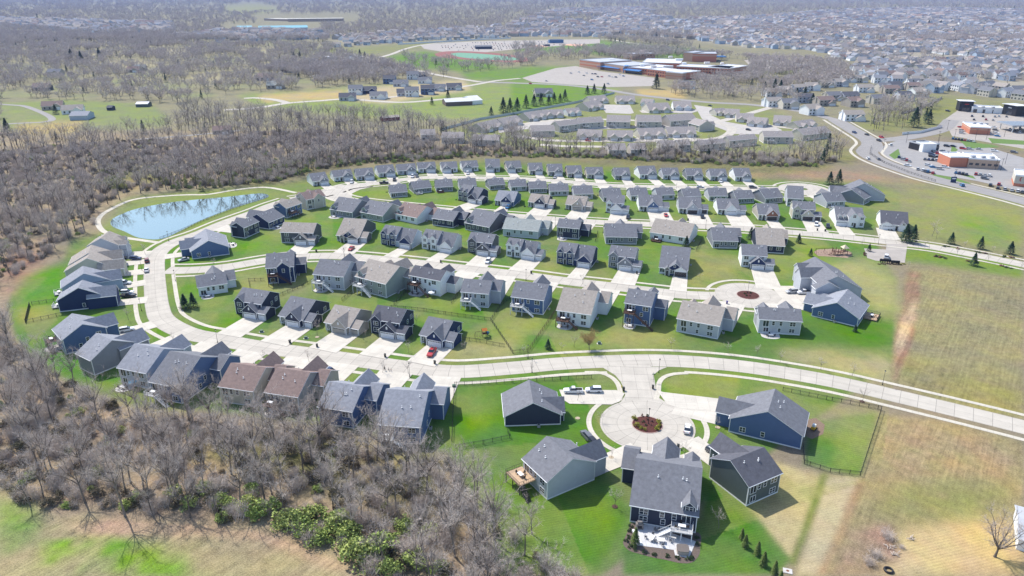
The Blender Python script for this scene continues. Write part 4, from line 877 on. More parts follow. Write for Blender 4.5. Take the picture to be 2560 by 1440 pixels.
def far_row(t, pts, phrase, group, walls, roofs, rz=0.0, kinds=(0,), sc=1.0):
    global NFAR
    for i, q in enumerate(pts):
        w_ = walls[i % len(walls)]; r_ = roofs[(i * 3 + 1) % len(roofs)]; p = P(*T(t, q[0], q[1])); a = rad(q[2]) if len(q) > 2 else rz + random.uniform(-.15, .15)
        far_house(p, a, w_, r_, kinds[i % len(kinds)], f"{CN[w_]} house with {RN[r_]} roof, {ordw(i)} from left in {phrase}", group, sc); NFAR += 1
far_row('m', [(30,960),(150,940),(300,915),(420,900),(560,870),(700,860),(790,820),(900,820),(1030,790),(1120,770),(1260,745),(1340,740),(1470,750)], "front-facing suburb row", "houses in the front-facing suburb row", ["white","cream","lgrey"], ["grey","tan","brown"], 0.25, (0, 2), (1.45, 1.3, 1.05))
far_row('m', [(40,1060),(190,1080),(350,1020),(550,1050),(420,1140),(640,1000),(800,1000),(830,1060),(830,1200),(1080,1030),(1340,1000),(1210,930),(950,920),(1140,910),(1240,890),(1440,900),(1480,960)], "suburb beside the shops", "houses in the suburb beside the shops", ["white","cream","lgrey","tan"], ["grey","tan","brown","dark"], 0.2, (0, 2, 0), (1.5, 1.35, 1.1))
far_row('k', [(920,1000),(1000,940),(1130,930),(1230,985),(1340,835),(1450,860),(1490,955),(1570,790),(1650,780),(1690,830),(1720,940),(1820,905),(1980,895),(1560,960)], "new estate beyond the wood", "new houses beyond the wood", ["lgrey","white","navy","white","slate","lgrey"], ["grey","dark"], 0.1, (1, 0, 1), 1.25)
far_row('k', [(810,470),(920,465),(1010,450),(1110,450),(1200,440),(1330,430),(1430,430),(1560,415),(1640,405),(1720,400),(1810,395),(1930,400),(2010,395),(2110,390),(2210,385),(2300,378),(2400,375),(2490,370)], "row behind the white fence", "houses behind the white fence", ["white","lgrey","tan","lblue","cream"], ["grey","tan","grey"], 0.08, (0, 0, 2), 1.2)
far_row('n', [(1400,700,10),(2200,430,10),(560,520,0),(1350,720,0),(430,900,5),(540,1090,20),(740,1130,20),(560,745,0)], "left woodland clearings", "houses in the left woodland clearings", ["tan","white","brick","tan","dgrey","tan","white","tan"], ["brown","pale","brown","tan","dark","brown","grey","pale"], 0, (1,), 1.3)
far_row('n', [(2230,1330,10),], "narrow lane in the wood", "house on the lane", ["tan"], ["brown"], 0, (1,), 1.0)
far_row('l', [(1740,880,-5),(310,960,10)], "meadow south of the school", "houses south of the school", ["white","tan"], ["grey","grey"], 0, (1,), 1.4)
far_row('k', [(560,640,0),(920,620,5),(330,720,0),(100,800,0),(1000,610,0),(200,880,10)], "trees left of centre", "houses among the trees", ["lgrey","tan","tan","dgrey"], ["pale","grey","brown","grey"], 0, (1,), 1.4)

# regions of far suburb, filled with rows of houses laid out on the ground
REG = [([(1480,50),(1580,28),(1700,52),(1900,45),(2080,28),(2300,22),(2700,30),(2700,258),(2560,252),(2380,232),(2290,232),(2230,212),(2170,205),(2130,185),(2140,160),(2020,124),(1870,120),(1700,95),(1560,88),(1500,75)], 0),
       ([(820,96),(1000,84),(1250,70),(1330,45),(1480,60),(1560,88),(1500,92),(1290,92),(1100,98),(900,112)], 1),
       ([(0,50),(210,55),(430,62),(430,86),(200,84),(0,66)], 2), ([(1330,40),(1400,25),(1600,20),(1640,30),(1500,40)], 1), ([(600,76),(800,78),(820,96),(640,104),(420,92)], 1)]
cands = []
for poly, rid in REG:
    wp = Pn(poly)[:, :2]; x0, x1, y0, y1 = wp[:, 0].min(), wp[:, 0].max(), wp[:, 1].min(), wp[:, 1].max()
    y = y0
    while y < y1:
        far_f = min(2.0, max(1.25, y / 1250.0)); x = x0
        while x < x1:
            xx = x + RNG.uniform(-2, 2); yy = y + 16 * math.sin(x / 140.0 + rid) + 10 * math.sin(x / 57.0) + RNG.uniform(-2, 2)
            pp = proj((xx, yy, 0))
            if inside(np.array([pp[0]]), np.array([pp[1]]), poly)[0] and math.sin(xx / 95 + yy / 210) * math.sin(yy / 130 - xx / 300) < .72 and RNG.random() < .95:
                cands.append((xx, yy, RNG.uniform(-.35, .35) + (0.25 if rid == 0 else 0.05) + (math.pi / 2 if RNG.random() < .38 else math.pi if RNG.random() < .4 else 0), int(RNG.integers(0, 60))))
            x += 16.5 * far_f
        y += (19 if int(y) % 2 else 30) * far_f
cands.sort(key=lambda c: c[1] ** 2 + c[0] ** 2)
FW_ = ["white", "cream", "lgrey", "white", "tan", "lblue"]; FR_ = ["grey", "taupe", "lgrey", "tan", "taupe", "brown"]
nind = max(0, 296 - len(HOUSES) - NFAR)
for i, (x, y, a, k) in enumerate(cands[:nind]):
    w_ = FW_[k % 6]; r_ = FR_[(k // 6) % 6]
    far_house((x, y), a, w_, r_, (0, 0, 2)[k % 3], f"{CN[w_]} suburb house with {RN[r_]} roof, {ordw(i)} nearest in the far suburb", "houses in the far suburb", (1.25 + max(0, y - 1000) / 2500,) * 3)
g = MB()
GRP = {}
stuffm = []
for k in FW_: stuffm.append(WALL[k]) if WALL[k] not in stuffm else None
ro = len(stuffm)
for k in FR_: stuffm.append(ROOF[k]) if ROOF[k] not in stuffm else None
for x, y, a, k in cands[nind:]:
    wi = stuffm.index(WALL[FW_[k % 6]]); ri = stuffm.index(ROOF[FR_[(k // 6) % 6]]); ca_, sa = math.cos(a), math.sin(a)
    fz = min(2.0, max(1.25, y / 1250.0)); W_, D_, h_ = (5.4 + (k % 4) * .5) * fz, 4.6 * fz, (5.0 if k % 3 else 3.2) * fz; hr_ = h_ + 2.7 * fz
    q = lambda X, Y, Z: (x + X*ca_ - Y*sa, y + X*sa + Y*ca_, Z)
    g.poly([q(-W_,-D_,0), q(W_,-D_,0), q(W_,-D_,h_), q(-W_,-D_,h_)], wi); g.poly([q(-W_,D_,0), q(W_,D_,0), q(W_,D_,h_), q(-W_,D_,h_)], wi)
    for s_ in (-1, 1): g.poly([q(s_*W_,-D_,0), q(s_*W_,D_,0), q(s_*W_,D_,h_), q(s_*W_,0,hr_), q(s_*W_,-D_,h_)], wi)
    if k % 2:
        w2, dj = W_ * .42, D_ + 2.5; xc = W_ * .45
        g.poly([q(xc-w2,-dj,0), q(xc+w2,-dj,0), q(xc+w2,-dj,h_*.85), q(xc,-dj,h_*.85+w2*.8), q(xc-w2,-dj,h_*.85)], wi)
        for s_ in (-1, 1): g.poly([q(xc+s_*w2*1.08,-dj-.4,h_*.85-.1), q(xc,-dj-.4,h_*.85+w2*.82), q(xc,-.5,h_*.85+w2*.82), q(xc+s_*w2*1.08,-.5,h_*.85-.1)], ri)
    e = .4; g.poly([q(-W_-e,-D_-e,h_-.2), q(W_+e,-D_-e,h_-.2), q(W_+e,0,hr_+.1), q(-W_-e,0,hr_+.1)], ri); g.poly([q(-W_-e,D_+e,h_-.2), q(W_+e,D_+e,h_-.2), q(W_+e,0,hr_+.1), q(-W_-e,0,hr_+.1)], ri)
    if k % 2 and False: g.poly([q(1,-D_-2.5,0), q(5.5,-D_-2.5,0), q(5.5,-D_-2.5,h_*.8), q(3.2,-D_-2.5,h_*.8+2), q(1,-D_-2.5,h_*.8)], wi); g.poly([q(1,-D_-2.5,h_*.8), q(3.2,-D_-2.5,h_*.8+2), q(3.2,-.5,h_*.8+2), q(1,-.5,h_*.8)], ri); g.poly([q(5.5,-D_-2.5,h_*.8), q(3.2,-D_-2.5,h_*.8+2), q(3.2,-.5,h_*.8+2), q(5.5,-.5,h_*.8)], ri)
tag(g.obj("distant_houses", stuffm), "hundreds of pale gabled suburb houses fading into the haze", "houses", kind="stuff")
FARN = len(cands)

# ---------------------------------------------------------------- school
BRK = mat("school_brick", (0.50, 0.19, 0.115), 0.85, 0.06, 0.6); BND = mat("school_band", (0.50, 0.32, 0.23), 0.85, 0.05, 0.6)
MEMB = mat("white_membrane_roof", (0.62, 0.63, 0.66), 0.7, 0.08, 0.05); BLUE = mat("blue_metal_roof", (0.045, 0.17, 0.42), 0.4, 0.06, 0.3)
ASHR = mat("pale_grey_roof", (0.42, 0.44, 0.48), 0.7, 0.08, 0.05)
def block(root, o, a, b_, depth, h, wallm, roofm, rows=(), nw=0, bands=(), parapet=.6, winm=None, ww=2.2, wh=1.5):
    """block whose front base runs a..b (world xy), depth away from the camera; children of root"""
    a = np.array(a[:2]); b_ = np.array(b_[:2]); ex = b_ - a; W = np.linalg.norm(ex); ex /= W; n = np.array([-ex[1], ex[0]]);  n = n if n[1] > 0 else -n
    o2 = np.array(o[:2]); q = lambda x, y, z: (*(a + ex * x + n * y - o2), z)
    w = MB()
    def wallface(p0, p1):
        zs = [0] + sum([[z, z + t_] for z, t_ in bands], []) + [h]
        for i in range(len(zs) - 1): w.poly([q(*p0, zs[i]), q(*p1, zs[i]), q(*p1, zs[i+1]), q(*p0, zs[i+1])], i % 2)
    for p0, p1 in (((0,0),(W,0)), ((W,0),(W,depth)), ((W,depth),(0,depth)), ((0,depth),(0,0))): wallface(p0, p1)
    w.obj("wall", wallm, root)
    r = MB(); r.poly([q(0,0,h-.02), q(W,0,h-.02), q(W,depth,h-.02), q(0,depth,h-.02)])
    for p0, p1, i0, i1 in (((-.1,-.1),(W+.1,-.1),(W-.3,.3),(.3,.3)), ((W+.1,-.1),(W+.1,depth+.1),(W-.3,depth-.3),(W-.3,.3)), ((W+.1,depth+.1),(-.1,depth+.1),(.3,depth-.3),(W-.3,depth-.3)), ((-.1,depth+.1),(-.1,-.1),(.3,.3),(.3,depth-.3))):
        z = h + parapet; r.poly([q(*p0, h-.3), q(*p1, h-.3), q(*p1, z), q(*p0, z)], 1); r.poly([q(*p0, z), q(*p1, z), q(*i0, z) if 0 else q(i0[0], i0[1], z), q(i1[0], i1[1], z)], 1); r.poly([q(i0[0], i0[1], h), q(i1[0], i1[1], h), q(i1[0], i1[1], z), q(i0[0], i0[1], z)], 1)
    r.obj("roof", [roofm, TRIM if roofm is MEMB else ASHR], root)
    an = math.atan2(ex[1], ex[0])
    for z in rows:
        for i in range(nw):
            x = W * (i + .5) / nw; me_ = shared(("bw", ww, wh), lambda: (lambda m_: (m_.box(-ww/2, ww/2, -.08, .02, -wh/2, wh/2), m_.mesh("window", [GLASS]))[1])(MB()))
            link("window", me_, root, q(x, 0, z), an)
    return q, W, an
sp = P(*T('l', 1300, 745)); SCH = thing("school_building", "sprawling red brick school with pale flat roofs and blue entrance canopies", "school", (sp[0], sp[1], 0))
TL = lambda x, y: P(*T('l', x, y)); bnd = [(3.0, 2.0), (7.6, 1.6)]
q, W_, an = block(SCH, sp, TL(675, 668), TL(880, 697), 60, 10.5, [BND, BRK], ASHR, bands=bnd)
block(SCH, sp, TL(882, 690), TL(1130, 728), 55, 9, [BND, BRK], ASHR, bands=[(2.6, 2.2)])
block(SCH, sp, TL(1130, 726), TL(1345, 748), 60, 8, [BRK, BND], MEMB, (5.4,), 9, bands=[(2.6, 1)])
block(SCH, sp, TL(1352, 757), TL(1700, 800), 28, 9, [BRK, BND], MEMB, (2.2, 6.2), 14, bands=[(4, .8)])
block(SCH, sp, TL(1700, 802), TL(1880, 775), 26, 8.5, [BND, BRK], MEMB, (2.2, 6.0), 2, bands=[(4, .8)])
block(SCH, sp, TL(1640, 725), TL(2170, 750), 36, 8.5, [BRK, BND], MEMB, (2.2, 6.0), 18, bands=[(4, .8)])
block(SCH, sp, TL(2172, 750), TL(2360, 720), 34, 8.5, [BND, BRK], MEMB, bands=bnd)
block(SCH, sp, TL(1300, 680), TL(1680, 690), 70, 8, [BRK, BND], MEMB)
block(SCH, sp, TL(1800, 618), TL(2040, 622), 40, 13, [BRK, BND], ASHR, bands=[(9, 2)])
block(SCH, sp, TL(1710, 612), TL(1800, 618), 40, 14, [BND, BRK], ASHR)
block(SCH, sp, TL(1200, 598), TL(1430, 590), 30, 9, [BND, BRK], ASHR, (6,), 8)
for x, y, w_ in ((1000,605,9),(1415,672,8),(1560,672,14),(1585,575,6),(1670,600,12),(1950,635,8),(2100,640,4),(1300,655,6),(1720,640,6)):
    c = P(*T('l', x, y), 9.0); u = MB(); u.box(-w_/2, w_/2, -2.5, 2.5, 0, 2.6); u.obj("rooftop_unit", TRIM, SCH, (c[0]-sp[0], c[1]-sp[1], 8.6))
for (xa, ya), (xb, yb_) in (((878, 690), (1100, 718)), ((1140, 728), (1300, 745))):
    a = TL(xa, ya); b_ = TL(xb, yb_); ex = (b_ - a)[:2]; L_ = np.linalg.norm(ex); ex /= L_; n = np.array([ex[1], -ex[0]]); cn = MB()
    f3 = lambda t, o_, z: (*(a[:2] + ex * t + n * o_ - sp[:2]), z); cn.slab([f3(0, 0, 6.2), f3(L_, 0, 6.2), f3(L_, 7, 4.6), f3(0, 7, 4.6)], .3, 0, 0); cn.obj("canopy", BLUE, SCH)
    w2 = MB(); w2.poly([f3(0, .3, 0), f3(L_, .3, 0), f3(L_, .3, 4.4), f3(0, .3, 4.4)]); w2.obj("window", GLASS, SCH)
a = TL(1105, 722); arch = MB()
for i in range(8):
    t0, t1 = math.pi*i/8, math.pi*(i+1)/8; r_ = 6
    arch.poly([(a[0]-sp[0]+6 - r_*math.cos(t), a[1]-sp[1]+yy, 6.5 + 3.2*math.sin(t)) for t, yy in ((t0,-9),(t1,-9),(t1,6),(t0,6))])
for x in (0, 12): arch.box(a[0]-sp[0]+x-.6, a[0]-sp[0]+x+.6, a[1]-sp[1]-9, a[1]-sp[1]-7.8, 0, 6.6)
arch.obj("entrance_arch", BLUE, SCH)
cn = MB(); c = TL(2075, 600); cn.box(-9, 9, -8, 8, 5, 6.5); cn.obj("canopy", BLUE, SCH, (c[0]-sp[0], c[1]-sp[1], 0))

# ---------------------------------------------------------------- other large buildings
def simple_block(name, label, cat, t, a, b_, depth, h, wallm, roofm, rows=(), nw=0, gable_=0.0, **kw):
    A, B = P(*T(t, *a)), P(*T(t, *b_)); o = (A + B) / 2; r = thing(name, label, cat, (o[0], o[1], 0))
    if gable_:
        ex = (B - A)[:2]; W = np.linalg.norm(ex); ex /= W; n = np.array([-ex[1], ex[0]]); wl, rf = MB(), MB()
        f4 = lambda x, y, z: (*(ex * x + n * y), z); gable(wl, rf, f4, -W/2, W/2, 0, depth, h, h, h + gable_ * depth/2, depth/2, trim=False); wl.obj("wall", wallm, r); rf.obj("roof", [roofm, TRIM], r)
    else: block(r, o, A, B, depth, h, wallm, roofm, rows, nw, **kw)
    return r
WW = [WALL["white"], WALL["white"]]; TEAL = mat("teal_metal_roof", (0.16, 0.42, 0.50), 0.4, 0.06, 0.2)
simple_block("long_hall", "long low hall with pale teal roof left of centre near the horizon", "building", 'k', (30,300), (520,292), 45, 5, [WALL["lgrey"]], TEAL, gable_=.25)
simple_block("small_hall", "small hall with teal pyramid roof at far left of the long teal hall", "building", 'n', (2370,300), (2520,298), 40, 5, [WALL["lgrey"]], TEAL, gable_=.3)
simple_block("college_building", "large tan flat-roofed building in front of the far forest", "building", 'k', (320,218), (880,212), 70, 10, [mat("tan_brick", (.40,.30,.22)), BND], mat("cream_roof", (.66,.62,.52)), (3, 7), 26)
simple_block("college_annex", "low tan annex left of the large tan building", "building", 'k', (80,205), (330,212), 60, 7, [mat("tan_brick", (.40,.30,.22)), BND], mat("cream_roof", (.66,.62,.52)))
simple_block("white_shed", "long white roofed shed on the meadow left of the pines", "shed", 'k', (2165,1048), (2265,1040), 26, 4, [WALL["white"]], MEMB, gable_=.25)
simple_block("white_barn", "white roofed barn with open timber side beside the white shed", "barn", 'k', (1900,1062), (2165,1050), 18, 4, [mat("barn_wood", (.16,.12,.11))], MEMB, gable_=.25)
simple_block("farm_barn", "blue-grey metal barn beside the drive in the left clearing", "barn", 'n', (700,1205), (880,1200), 18, 4, [WALL["lblue"]], ROOF["lgrey"], gable_=.3)
simple_block("green_shed", "small green shed with white roof at the right of the left clearing", "shed", 'n', (1360,1072), (1480,1070), 12, 3, [WALL["green"]], MEMB, gable_=.25)
simple_block("black_shed", "small black shed alone on the left clearing lawn", "shed", 'n', (1070,1105), (1120,1105), 7, 3, [WALL["char"]], ROOF["dark"], gable_=.4)
simple_block("red_shed", "dark red shed among the trees below the new estate", "shed", 'k', (1275,1215), (1440,1200), 8, 3, [mat("dark_red_wood", (.16,.03,.035))], ROOF["tan"], gable_=.3)
simple_block("white_outbuilding", "flat white roofed outbuilding between trees above the new estate", "building", 'k', (660,600), (790,600), 24, 4.5, [WALL["lgrey"]], MEMB)
simple_block("stadium_stand", "dark roofed stand beside the running track", "building", 'k', (2200,492), (2360,490), 20, 5, [WALL["char"]], ROOF["grey"], gable_=.2)
simple_block("press_box", "small blue and brick press box behind the ball field", "building", 'l', (375,432), (515,430), 12, 7, [mat("press_blue", (.06,.15,.32))], BLUE)
simple_block("dugout", "left of two dark dugouts beside the orange infield", "dugout", 'l', (140,462), (200,460), 6, 3, [WALL["char"]], ROOF["dark"])
simple_block("dugout", "right of two dark dugouts beside the orange infield", "dugout", 'l', (325,462), (380,460), 6, 3, [WALL["char"]], ROOF["dark"])
simple_block("metal_building", "metal roofed building cut off by the right edge of the photo", "building", 'j', (2478,1172), (2700,1240), 12, 2.8, [WALL["white"]], ASHR, gable_=.2)
# shops on the right
sh = simple_block("tyre_shop", "black and white service shop with five open bays at the right edge", "shop", 'm', (2035,1125), (2340,1140), 16, 5, [WALL["white"]], MEMB)
RED = mat("sign_red", (.5,.03,.03), .5); BLK = mat("black_cladding", (.02,.02,.024), .6)
for (xa, ya), (xb, yb_), nm in (((1905,1112), (2040,1118), "tower_bay"), ((2335,1140), (2470,1165), "tower_bay")):
    A, B = P(*T('m', xa, ya)), P(*T('m', xb, yb_)); o = sh.location; ex = (B - A)[:2]; W = np.linalg.norm(ex); ex /= W; n = np.array([-ex[1], ex[0]]); m_ = MB()
    f4 = lambda x, y, z: (A[0] - o[0] + ex[0]*x + n[0]*y, A[1] - o[1] + ex[1]*x + n[1]*y, z)
    for p0, p1 in (((0,0),(W,0)), ((W,0),(W,14)), ((W,14),(0,14)), ((0,14),(0,0))): m_.poly([f4(*p0,0), f4(*p1,0), f4(*p1,9), f4(*p0,9)])
    m_.obj(nm, BLK, sh); r_ = MB(); r_.slab([f4(-1,-1.5,10), f4(W+1,-1.5,10), f4(W+1,15,9.4), f4(-1,15,9.4)], .4, 0, 0); r_.obj("roof", MEMB, sh)
    s_ = MB(); s_.box(-1.8, 1.8, -.12, 0, 0, .7); s_.obj("sign", RED if xa < 2000 else TRIM, sh, f4(W/2, 0, 6.6), math.atan2(ex[1], ex[0]))
    s_ = MB(); s_.box(-3.4, 3.4, -.08, 0, 0, 3.4); s_.obj("bay_door", GLASS, sh, f4(W/2, 0, 0.2), math.atan2(ex[1], ex[0]))
for i in range(3):
    A = P(*T('m', 2075 + i * 95, 1127 + i * 4)); s_ = MB(); s_.box(-2.6, 2.6, -.3, 0, 0, 3.2); s_.obj("bay_door", GLASS, sh, (A[0]-o[0], A[1]-o[1], .2), 0)
simple_block("restaurant", "red brick restaurant with white roof in the car park centre", "restaurant", 'm', (2010,1340), (2215,1350), 26, 5.5, [BRK, BND], MEMB, bands=[(3.6, .8)])
bk = simple_block("bank", "tan bank with dark drive-through canopy", "bank", 'c', (1990,235), (2300,255), 20, 6, [mat("tan_stucco", (.50,.36,.27)), BND], MEMB, (2.6,), 5)
simple_block("bank_wing", "glazed brick wing on the left of the tan bank", "bank", 'c', (1870,180), (1990,232), 12, 6.5, [BRK, BND], MEMB, (2.6,), 4)
simple_block("drive_in", "dark glass drive-in building beside the side road", "restaurant", 'c', (1545,80), (1700,70), 14, 5, [BLK, BLK], BLK, (2.2,), 6, ww=3, wh=2.4)
simple_block("drive_in_wing", "white front wing of the dark drive-in", "restaurant", 'c', (1465,55), (1540,82), 10, 5.5, [WALL["white"], BND], MEMB)
ck = simple_block("chicken_restaurant", "cream restaurant with red script sign cut off by the right edge", "restaurant", 'c', (2450,420), (2640,440), 18, 6.5, [WALL["cream"], BRK], MEMB, bands=[(0.05, 1.8)])
A = P(*T('c', 2520, 425)); gs = MB()
for i in range(14):       # the red script initial, a curled stroke
    a0, a1 = rad(50 + i * 20), rad(50 + (i + 1) * 20); r0 = 1.3
    gs.tube((r0*math.cos(a0) + .2*math.sin(a0), 0, r0*math.sin(a0)), (r0*math.cos(a1) + .2*math.sin(a1), 0, r0*math.sin(a1)), .2, .2, 6)
gs.obj("sign", RED, ck, (A[0]-ck.location[0], A[1]-ck.location[1]-.3, 4.6))
for t_, x_, y_, h_ in (('m',2060,1235,5.6),('m',2130,1240,5.6),('m',2180,1245,5.6),('c',2050,130,6.2),('c',2150,135,6.2),('c',2240,140,6.2),('m',2150,1075,5.2),('m',2250,1080,5.2)):
    par = {'m2': None}.get(t_); best_ = min([o for o in scene.objects if o.get('category') in ('restaurant','bank','shop')], key=lambda o: (o.location.xy - __import__('mathutils').Vector(P(*T(t_, x_, y_), h_)[:2])).length); A = P(*T(t_, x_, y_), h_)
    u = MB(); u.box(-1.3, 1.3, -1, 1, 0, 1.2); u.obj("rooftop_unit", ASHR, best_, (A[0]-best_.location[0], A[1]-best_.location[1], h_))
# fuel canopy with panels, right edge
A, B = P(*T('m', 2425, 1330)), P(*T('m', 2600, 1350)); cn = thing("fuel_canopy", "flat canopy topped with grey panels at the right edge", "canopy", (A[0], A[1], 0))
m_ = MB(); m_.box(0, 34, 0, 22, 5.2, 6.0); 
m_.obj("canopy_roof", mat("grey_canopy", (.35,.36,.38)), cn); pn = MB()
for i in range(8):
    for j in range(5): pn.box(.8 + i*4.1, 4.6 + i*4.1, .8 + j*4.2, 4.6 + j*4.2, 6.05, 6.15)
pn.obj("panels", mat("panel_blue_grey", (.22,.25,.30), .3), cn)
for x, y in ((3, 3), (15, 3), (29, 3), (3, 19), (15, 19), (29, 19)): c_ = MB(); c_.box(x-.3, x+.3, y-.3, y+.3, 0, 5.2); c_.obj("column", TRIM, cn)
# running track, field, ball fields
def world_disc(cx, cy, rx, ry, rot, z, m, name, n=64, hole=None):
    v = []; f = []; R_ = [hole or 0, 1.0]
    for q_ in R_: v += [(cx + (rx*q_*math.cos(t))*math.cos(rot) - ry*q_*math.sin(t)*math.sin(rot), cy + rx*q_*math.cos(t)*math.sin(rot) + ry*q_*math.sin(t)*math.cos(rot), z) for t in [2*math.pi*i/n for i in range(n)]]
    for i in range(n): j = (i+1) % n; f.append((i, j, n+j, n+i))
    me_ = bpy.data.meshes.new(name); me_.from_pydata(v, [], f); me_.materials.append(m); return tag(link(name, me_), kind="structure")
trk = [(1085,135),(1110,129),(1160,128),(1230,132),(1290,139),(1325,147),(1318,153),(1280,156),(1220,153),(1150,148),(1100,143)]
patch("running_track", [tuple(q) for q in smooth([P(*q) for q in trk + trk[:1]], 6)[:-1]], .10, mat("track_red", (.24,.09,.075), .9, .08), world=True)
inn = [(1125,135),(1150,132),(1220,136),(1280,143),(1300,148),(1275,151),(1215,149),(1150,143)]
patch("sports_field", [tuple(q) for q in smooth([P(*q) for q in inn + inn[:1]], 6)[:-1]], .16, mat("turf_green", (.14,.30,.20), .9, .08), world=True)
patch("infield", [(1320,115),(1345,113),(1372,115),(1366,118),(1330,118)], .12, mat("infield_orange", (.62,.36,.24), .9)); patch("infield", [(1405,112),(1425,110),(1470,112),(1440,116)], .12, mat("infield_orange", (.62,.36,.24), .9))
# ================================================================ VEGETATION
def leaf(m, c, d, n, w, L):
    """narrow face from c along d"""
    d = d / (np.linalg.norm(d) + 1e-9); s = np.cross(d, n); s /= (np.linalg.norm(s) + 1e-9); m.poly([c - s*w/2, c + s*w/2, c + d*L + s*w*.25, c + d*L - s*w*.25])
def rv(r): v = r.normal(size=3); return v / np.linalg.norm(v)
def bare_tree(seed, H=15, spread=5.2, limbs=7, subs=5, twigs=9, tw=.035, tl=1.5, trunkf=.4, lean=.05, split=False, tr=.24):
    r = np.random.default_rng(seed); t, c = MB(), MB(); up = np.array([0, 0, 1.0])
    top = H * trunkf; p = np.zeros(3); pts = [p]; d = np.array([r.normal() * lean, r.normal() * lean, 1]); d /= np.linalg.norm(d)
    nst = 4
    for i in range(nst): p = p + d * top / nst; d = d + rv(r) * .07; d /= np.linalg.norm(d); pts.append(p)
    for i in range(nst): t.tube(pts[i], pts[i+1], tr * (1.25 if i == 0 else 1 - .1*i), tr * (1 - .1*(i+1)), 7)
    ends = []
    lead = pts[-1]; dl = d
    for i in range(limbs):
        a = 2*math.pi*(i + r.random()*.6)/limbs; z = r.uniform(.55, 1.0) if i else 1.0; base = pts[-1] if z > .85 else pts[3] + (pts[-1]-pts[3]) * r.random()
        rise = r.uniform(.9, 1.9); out = np.array([math.cos(a), math.sin(a), rise]) if i else np.array([r.normal()*.15, r.normal()*.15, 1.6]); out /= np.linalg.norm(out)
        L_ = (H - base[2]) * r.uniform(.75, 1.02) / max(.6, out[2]) * .82; L_ = min(L_, spread * 1.1 / max(.18, math.hypot(out[0], out[1])))
        q = base; dd = out; rr = tr * r.uniform(.35, .55); n = 4
        for k in range(n):
            q2 = q + dd * L_ / n; t.tube(q, q2, rr * (1 - k*.2), rr * (1 - (k+1)*.2) + .01, 4)
            for s_ in range(max(1, subs // 2) if k else (1 if subs > 3 else 0)):
                sd_ = dd * .6 + rv(r) * .9 + up * .35; sd_ /= np.linalg.norm(sd_); SL = L_ * r.uniform(.22, .42) * (1.15 - .15*k); b0 = q + (q2 - q) * r.random(); b1 = b0 + sd_ * SL * .5; sd2 = sd_ + rv(r) * .35 + up * .2; sd2 /= np.linalg.norm(sd2); b2 = b1 + sd2 * SL * .5
                (t if rr > .06 else c).tube(b0, b1, rr*.38*(1-k*.15), rr*.25, 3); c.tube(b1, b2, rr*.25, .012, 3); ends.append((b0, b1, sd_)); ends.append((b1, b2, sd2))
            q = q2; dd = dd + rv(r) * .22 + up * .05; dd /= np.linalg.norm(dd)
        ends.append((q - dd*L_/n, q, dd))
    for b0, b1, dd in ends:
        for _ in range(twigs):
            s_ = b0 + (b1 - b0) * r.random(); td = dd * .55 + rv(r) * .8 + up * .3; leaf(c, s_, td, rv(r), tw * r.uniform(.7, 1.4), tl * r.uniform(.5, 1.3))
    return t, c
def leafy(seed, R_=1.0, Hh=1.0, n=700, size=.16, flat=1.0, clumps=14):
    """a bush: leaf faces gathered round clump centres in an ellipsoid, radius 1 base at z=0"""
    r = np.random.default_rng(seed); m = MB(); cs = []
    for _ in range(clumps):
        v = rv(r) * r.uniform(.35, .8); v[2] = abs(v[2]); cs.append((v * np.array([R_, R_, Hh * 1.1]) + np.array([0, 0, .12*Hh]), r.uniform(.22, .42) * R_))
    for _ in range(n):
        c, cr = cs[r.integers(len(cs))]; p = c + rv(r) * cr * r.uniform(.6, 1.05) * np.array([1, 1, .8]); p[2] = max(.02, p[2]); a = rv(r); a[2] *= .6; b_ = np.cross(a, rv(r)); b_ /= np.linalg.norm(b_) + 1e-9; s_ = size * r.uniform(.6, 1.3)
        m.poly([p - a*s_, p + b_*s_*.7, p + a*s_, p - b_*s_*.7])
    return m
def conifer(seed, H=8, R_=2.4, n=1100, size=.5, z0=.6):
    r = np.random.default_rng(seed); t, c = MB(), MB(); t.tube((0,0,0), (0,0,H*.9), .16, .03, 6)
    for i in range(n):
        f = r.random() ** .75; z = z0 + (H - z0) * f; rad_ = R_ * (1 - f) ** .85 * r.uniform(.55, 1.0) * (1 + .18*math.sin(f*40 + i % 3)); a = r.uniform(0, 2*math.pi)
        p = np.array([rad_*math.cos(a), rad_*math.sin(a), z - rad_*.15]); d = np.array([math.cos(a), math.sin(a), -.35 + r.normal()*.2]); leaf(c, p - d*size*.7, d + rv(r)*.3, rv(r)*.4 + np.array([0,0,1]), size*r.uniform(.4,.7), size*r.uniform(.8,1.5))
    return t, c
BARK = mat("bark_grey_brown", (0.12, 0.10, 0.085), 0.95, 0.25, 2.0, tint=(0.24, 0.21, 0.18)); TWIG = mat("twig_mauve_grey", (0.50, 0.425, 0.375), 0.95, 0.1, 1.0, tint=(0.62, 0.545, 0.485))
PALEB = mat("pale_bark", (0.42, 0.38, 0.34), 0.9, 0.3, 1.5); DTWIG = mat("far_twig", (0.47, 0.405, 0.385), 0.95, 0.12, .5, tint=(0.58, 0.51, 0.46))
BUSHG = mat("spring_leaf_green", (0.26, 0.35, 0.08), 0.8, 0.35, 2.0, tint=(0.38, 0.42, 0.13)); BUSHB = mat("brush_olive_brown", (0.16, 0.145, 0.075), 0.95, 0.3, 2.0, tint=(0.20, 0.155, 0.11))
YEL = mat("new_leaf_yellow", (0.38, 0.37, 0.14), 0.9, 0.2, 2.0, tint=(.30, .31, .13)); PINE = mat("conifer_green", (0.022, 0.058, 0.026), 0.9, 0.3, 1.5, rand=.25); EVG = mat("arborvitae_green", (0.10, 0.145, 0.035), 0.9, 0.3, 2.0)
TREES = []
